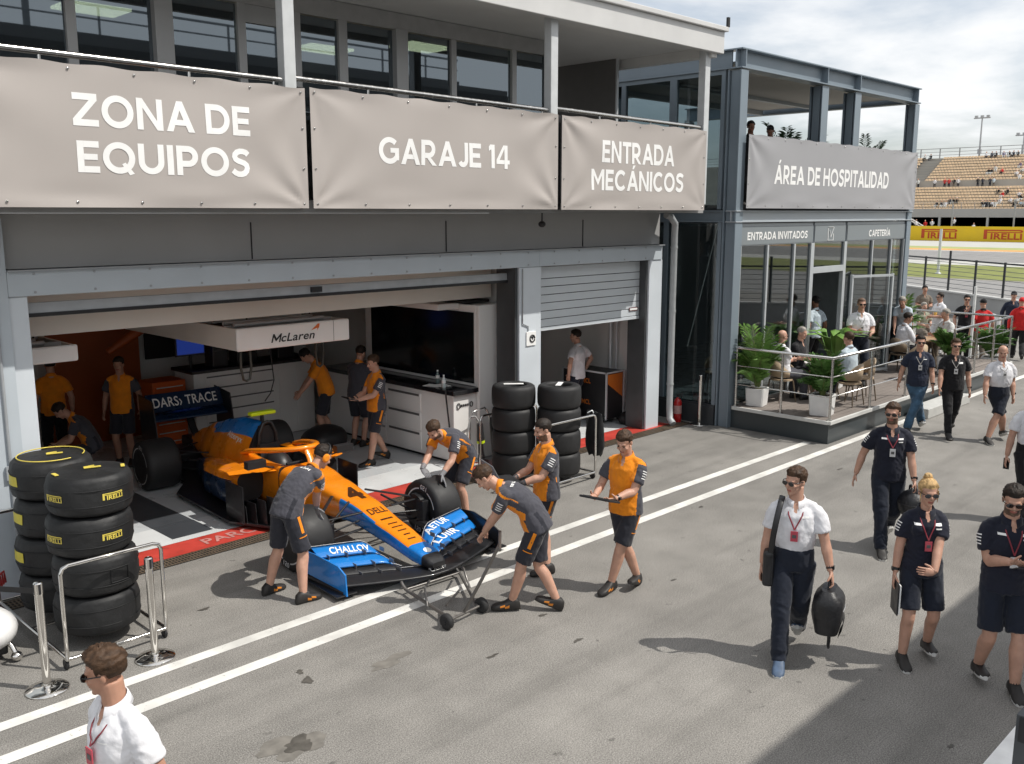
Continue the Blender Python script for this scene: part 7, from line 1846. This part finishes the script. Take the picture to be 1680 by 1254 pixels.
for (px_,py_,c_,t) in [(1518,258,'grey','top'),(1527,258,'black','top'),(1619,252,'white','top'),(1628,253,'navy','top'),(1634,251,'black','top'),(1647,251,'purple','top'),(1656,248,'black','top'),(1663,250,'navy','top'),(1670,250,'black','top'),
 (1622,281,'black','upper'),(1627,280,'black','upper'),(1633,276,'grey','upper'),(1644,279,'red','upper'),(1668,283,'white','upper'),(1674,270,'purple','upper'),(1677,282,'grey','upper'),(1672,293,'white','upper'),
 (1550,300,'red','walkway'),(1557,300,'red','walkway'),(1565,300,'black','walkway'),(1572,299,'white','walkway'),(1604,302,'black','walkway'),(1612,301,'navy','walkway'),(1624,303,'navy','walkway'),(1630,305,'blue','walkway'),(1533,306,'white','walkway'),(1506,311,'grey','walkway'),(1500,316,'white','walkway'),
 (1537,334,'black','lower'),(1545,334,'navy','lower'),(1551,333,'white','lower'),(1558,332,'navy','lower'),(1563,331,'black','lower'),(1569,331,'black','lower'),(1612,334,'black','lower'),(1617,334,'navy','lower'),(1622,333,'black','lower'),(1628,335,'white','lower'),(1633,334,'grey','lower'),(1637,316,'black','lower'),(1645,318,'red','lower'),(1653,313,'black','lower'),(1658,330,'white','lower'),(1663,332,'black','lower'),(1668,328,'grey','lower'),(1672,318,'white','lower'),(1676,322,'black','lower'),(1674,336,'blue','lower'),(1641,330,'white','lower'),(1680,334,'grey','lower'),
 (1503,369,'white','trackside'),(1518,370,'red','trackside'),(1529,369,'white','trackside'),(1565,366,'white','trackside'),(1597,375,'white','trackside')]:
    if t=='walkway': p=onX(px_,py_,rows[7][0]+1.9); pos=(p.x,p.y,rows[7][1]+.40); st_=True
    elif t=='trackside': p=onX(px_,py_,151.0); pos=(p.x,p.y,max(.0,p.z-.95)); st_=True
    else:
        best=None
        for (rx,rz,tt) in rows:
            if (t=='lower')!=(tt==0): continue
            p=onX(px_,py_,rx+.45); e=abs(p.z-(rz+.70))
            if best is None or e<best[0]: best=(e,rx,rz,p.y)
        pos=(best[1]+.5,best[3],best[2]+.40); st_=False
    tiers[t].append((px_,c_,pos,st_))
ORD=['first','second','third','fourth','fifth','sixth','seventh','eighth','ninth','tenth','eleventh','twelfth','thirteenth','fourteenth','fifteenth','sixteenth','seventeenth','eighteenth','nineteenth','twentieth','twenty first','twenty second','twenty third','twenty fourth']
WHERE={'top':'in the back row of the grandstand','upper':'in the upper tier of the grandstand','lower':'in the lower tier of the grandstand','walkway':'standing on the grandstand walkway','trackside':'standing behind the yellow hoarding'}
for t,L_ in tiers.items():
    L_.sort(); cnt={}
    tot={}
    for e in L_: tot[e[1]]=tot.get(e[1],0)+1
    for i,(px_,c_,pos,st_) in enumerate(L_):
        k=cnt.get(c_,0); cnt[c_]=k+1
        b=spect_mesh(c_,st_,px_); o=b.build('person',[SPM[c_],random.choice([C_bk,C_tr,C_br,C_gy]),random.choice([SK['a'],SK['b'],SK['p']]),random.choice([HR['dark'],HR['brown'],C_red if c_=='red' else HR['black'],C_wh])],None,loc=pos); o.rotation_euler=(0,0,R_(-90+random.uniform(-25,25)))
        lab=('spectator in %s top %s'%(c_,WHERE[t])) if tot[c_]==1 else ('%s spectator in %s top from the left, %s'%(ORD[k],c_,WHERE[t]))
        tag(o,lab,'person','spectators across the track')
# ------------------------------------------------------------------ sky, sun, camera
SUN_AZ=V((.55,-.83,0)).normalized(); EL=R_(54)
SUN=V((SUN_AZ.x*math.cos(EL),SUN_AZ.y*math.cos(EL),math.sin(EL)))
w=bpy.data.worlds.new("World"); SC.world=w; w.use_nodes=True
nt=w.node_tree; N=nt.nodes; L=nt.links; bg=N['Background']
sky=N.new('ShaderNodeTexSky'); sky.sky_type='NISHITA'; sky.sun_disc=False; sky.sun_elevation=EL
sky.sun_rotation=math.atan2(SUN.x,SUN.y); sky.air_density=1.0; sky.dust_density=1.6; sky.ozone_density=1.2
tc=N.new('ShaderNodeTexCoord'); sep=N.new('ShaderNodeSeparateXYZ'); L.new(tc.outputs['Generated'],sep.inputs[0])
mxz=N.new('ShaderNodeMath'); mxz.operation='MAXIMUM'; mxz.inputs[1].default_value=.0; L.new(sep.outputs['Z'],mxz.inputs[0])
adz=N.new('ShaderNodeMath'); adz.inputs[1].default_value=.16; L.new(mxz.outputs[0],adz.inputs[0])
dv=N.new('ShaderNodeVectorMath'); dv.operation='DIVIDE'
cb=N.new('ShaderNodeCombineXYZ'); 
for k in range(3): L.new(adz.outputs[0],cb.inputs[k])
L.new(tc.outputs['Generated'],dv.inputs[0]); L.new(cb.outputs[0],dv.inputs[1])
n1=N.new('ShaderNodeTexNoise'); n1.inputs['Scale'].default_value=.62; n1.inputs['Detail'].default_value=9; n1.inputs['Roughness'].default_value=.55; n1.inputs['Distortion'].default_value=.25
mpw=N.new('ShaderNodeMapping'); mpw.inputs['Location'].default_value=(3.1,1.7,0); L.new(dv.outputs[0],mpw.inputs[0]); L.new(mpw.outputs[0],n1.inputs['Vector'])
cr=N.new('ShaderNodeMapRange'); cr.interpolation_type='SMOOTHSTEP'; cr.inputs[1].default_value=.37; cr.inputs[2].default_value=.57; cr.inputs[3].default_value=.28; cr.inputs[4].default_value=1.0
L.new(n1.outputs['Fac'],cr.inputs[0])
mix=N.new('ShaderNodeMix'); mix.data_type='RGBA'
L.new(cr.outputs[0],mix.inputs[0]); L.new(sky.outputs[0],mix.inputs[6]); mix.inputs[7].default_value=(8.7,8.8,8.9,1)
L.new(mix.outputs[2],bg.inputs[0]); bg.inputs[1].default_value=.118
sl=bpy.data.lights.new('sun','SUN'); sl.energy=4.05; sl.angle=R_(.5); sl.color=(1,.955,.88)
so=bpy.data.objects.new('sun',sl); COL.objects.link(so); so.location=(0,0,30); so.rotation_euler=SUN.to_track_quat('Z','Y').to_euler()
cd=bpy.data.cameras.new('camera'); co=bpy.data.objects.new('camera',cd); COL.objects.link(co)
cd.sensor_width=36; cd.lens=36*FPX/1680; cd.clip_start=.05; cd.clip_end=6000
co.matrix_world=Matrix.Translation(CAM)@Matrix((RT,UPV,-FW)).transposed().to_4x4()
SC.camera=co
SC.view_settings.view_transform='Standard'; SC.view_settings.look='None'; SC.view_settings.exposure=0.0; SC.view_settings.gamma=1
SC.cycles.max_bounces=8; SC.cycles.transparent_max_bounces=12; SC.cycles.caustics_reflective=False; SC.cycles.caustics_refractive=False
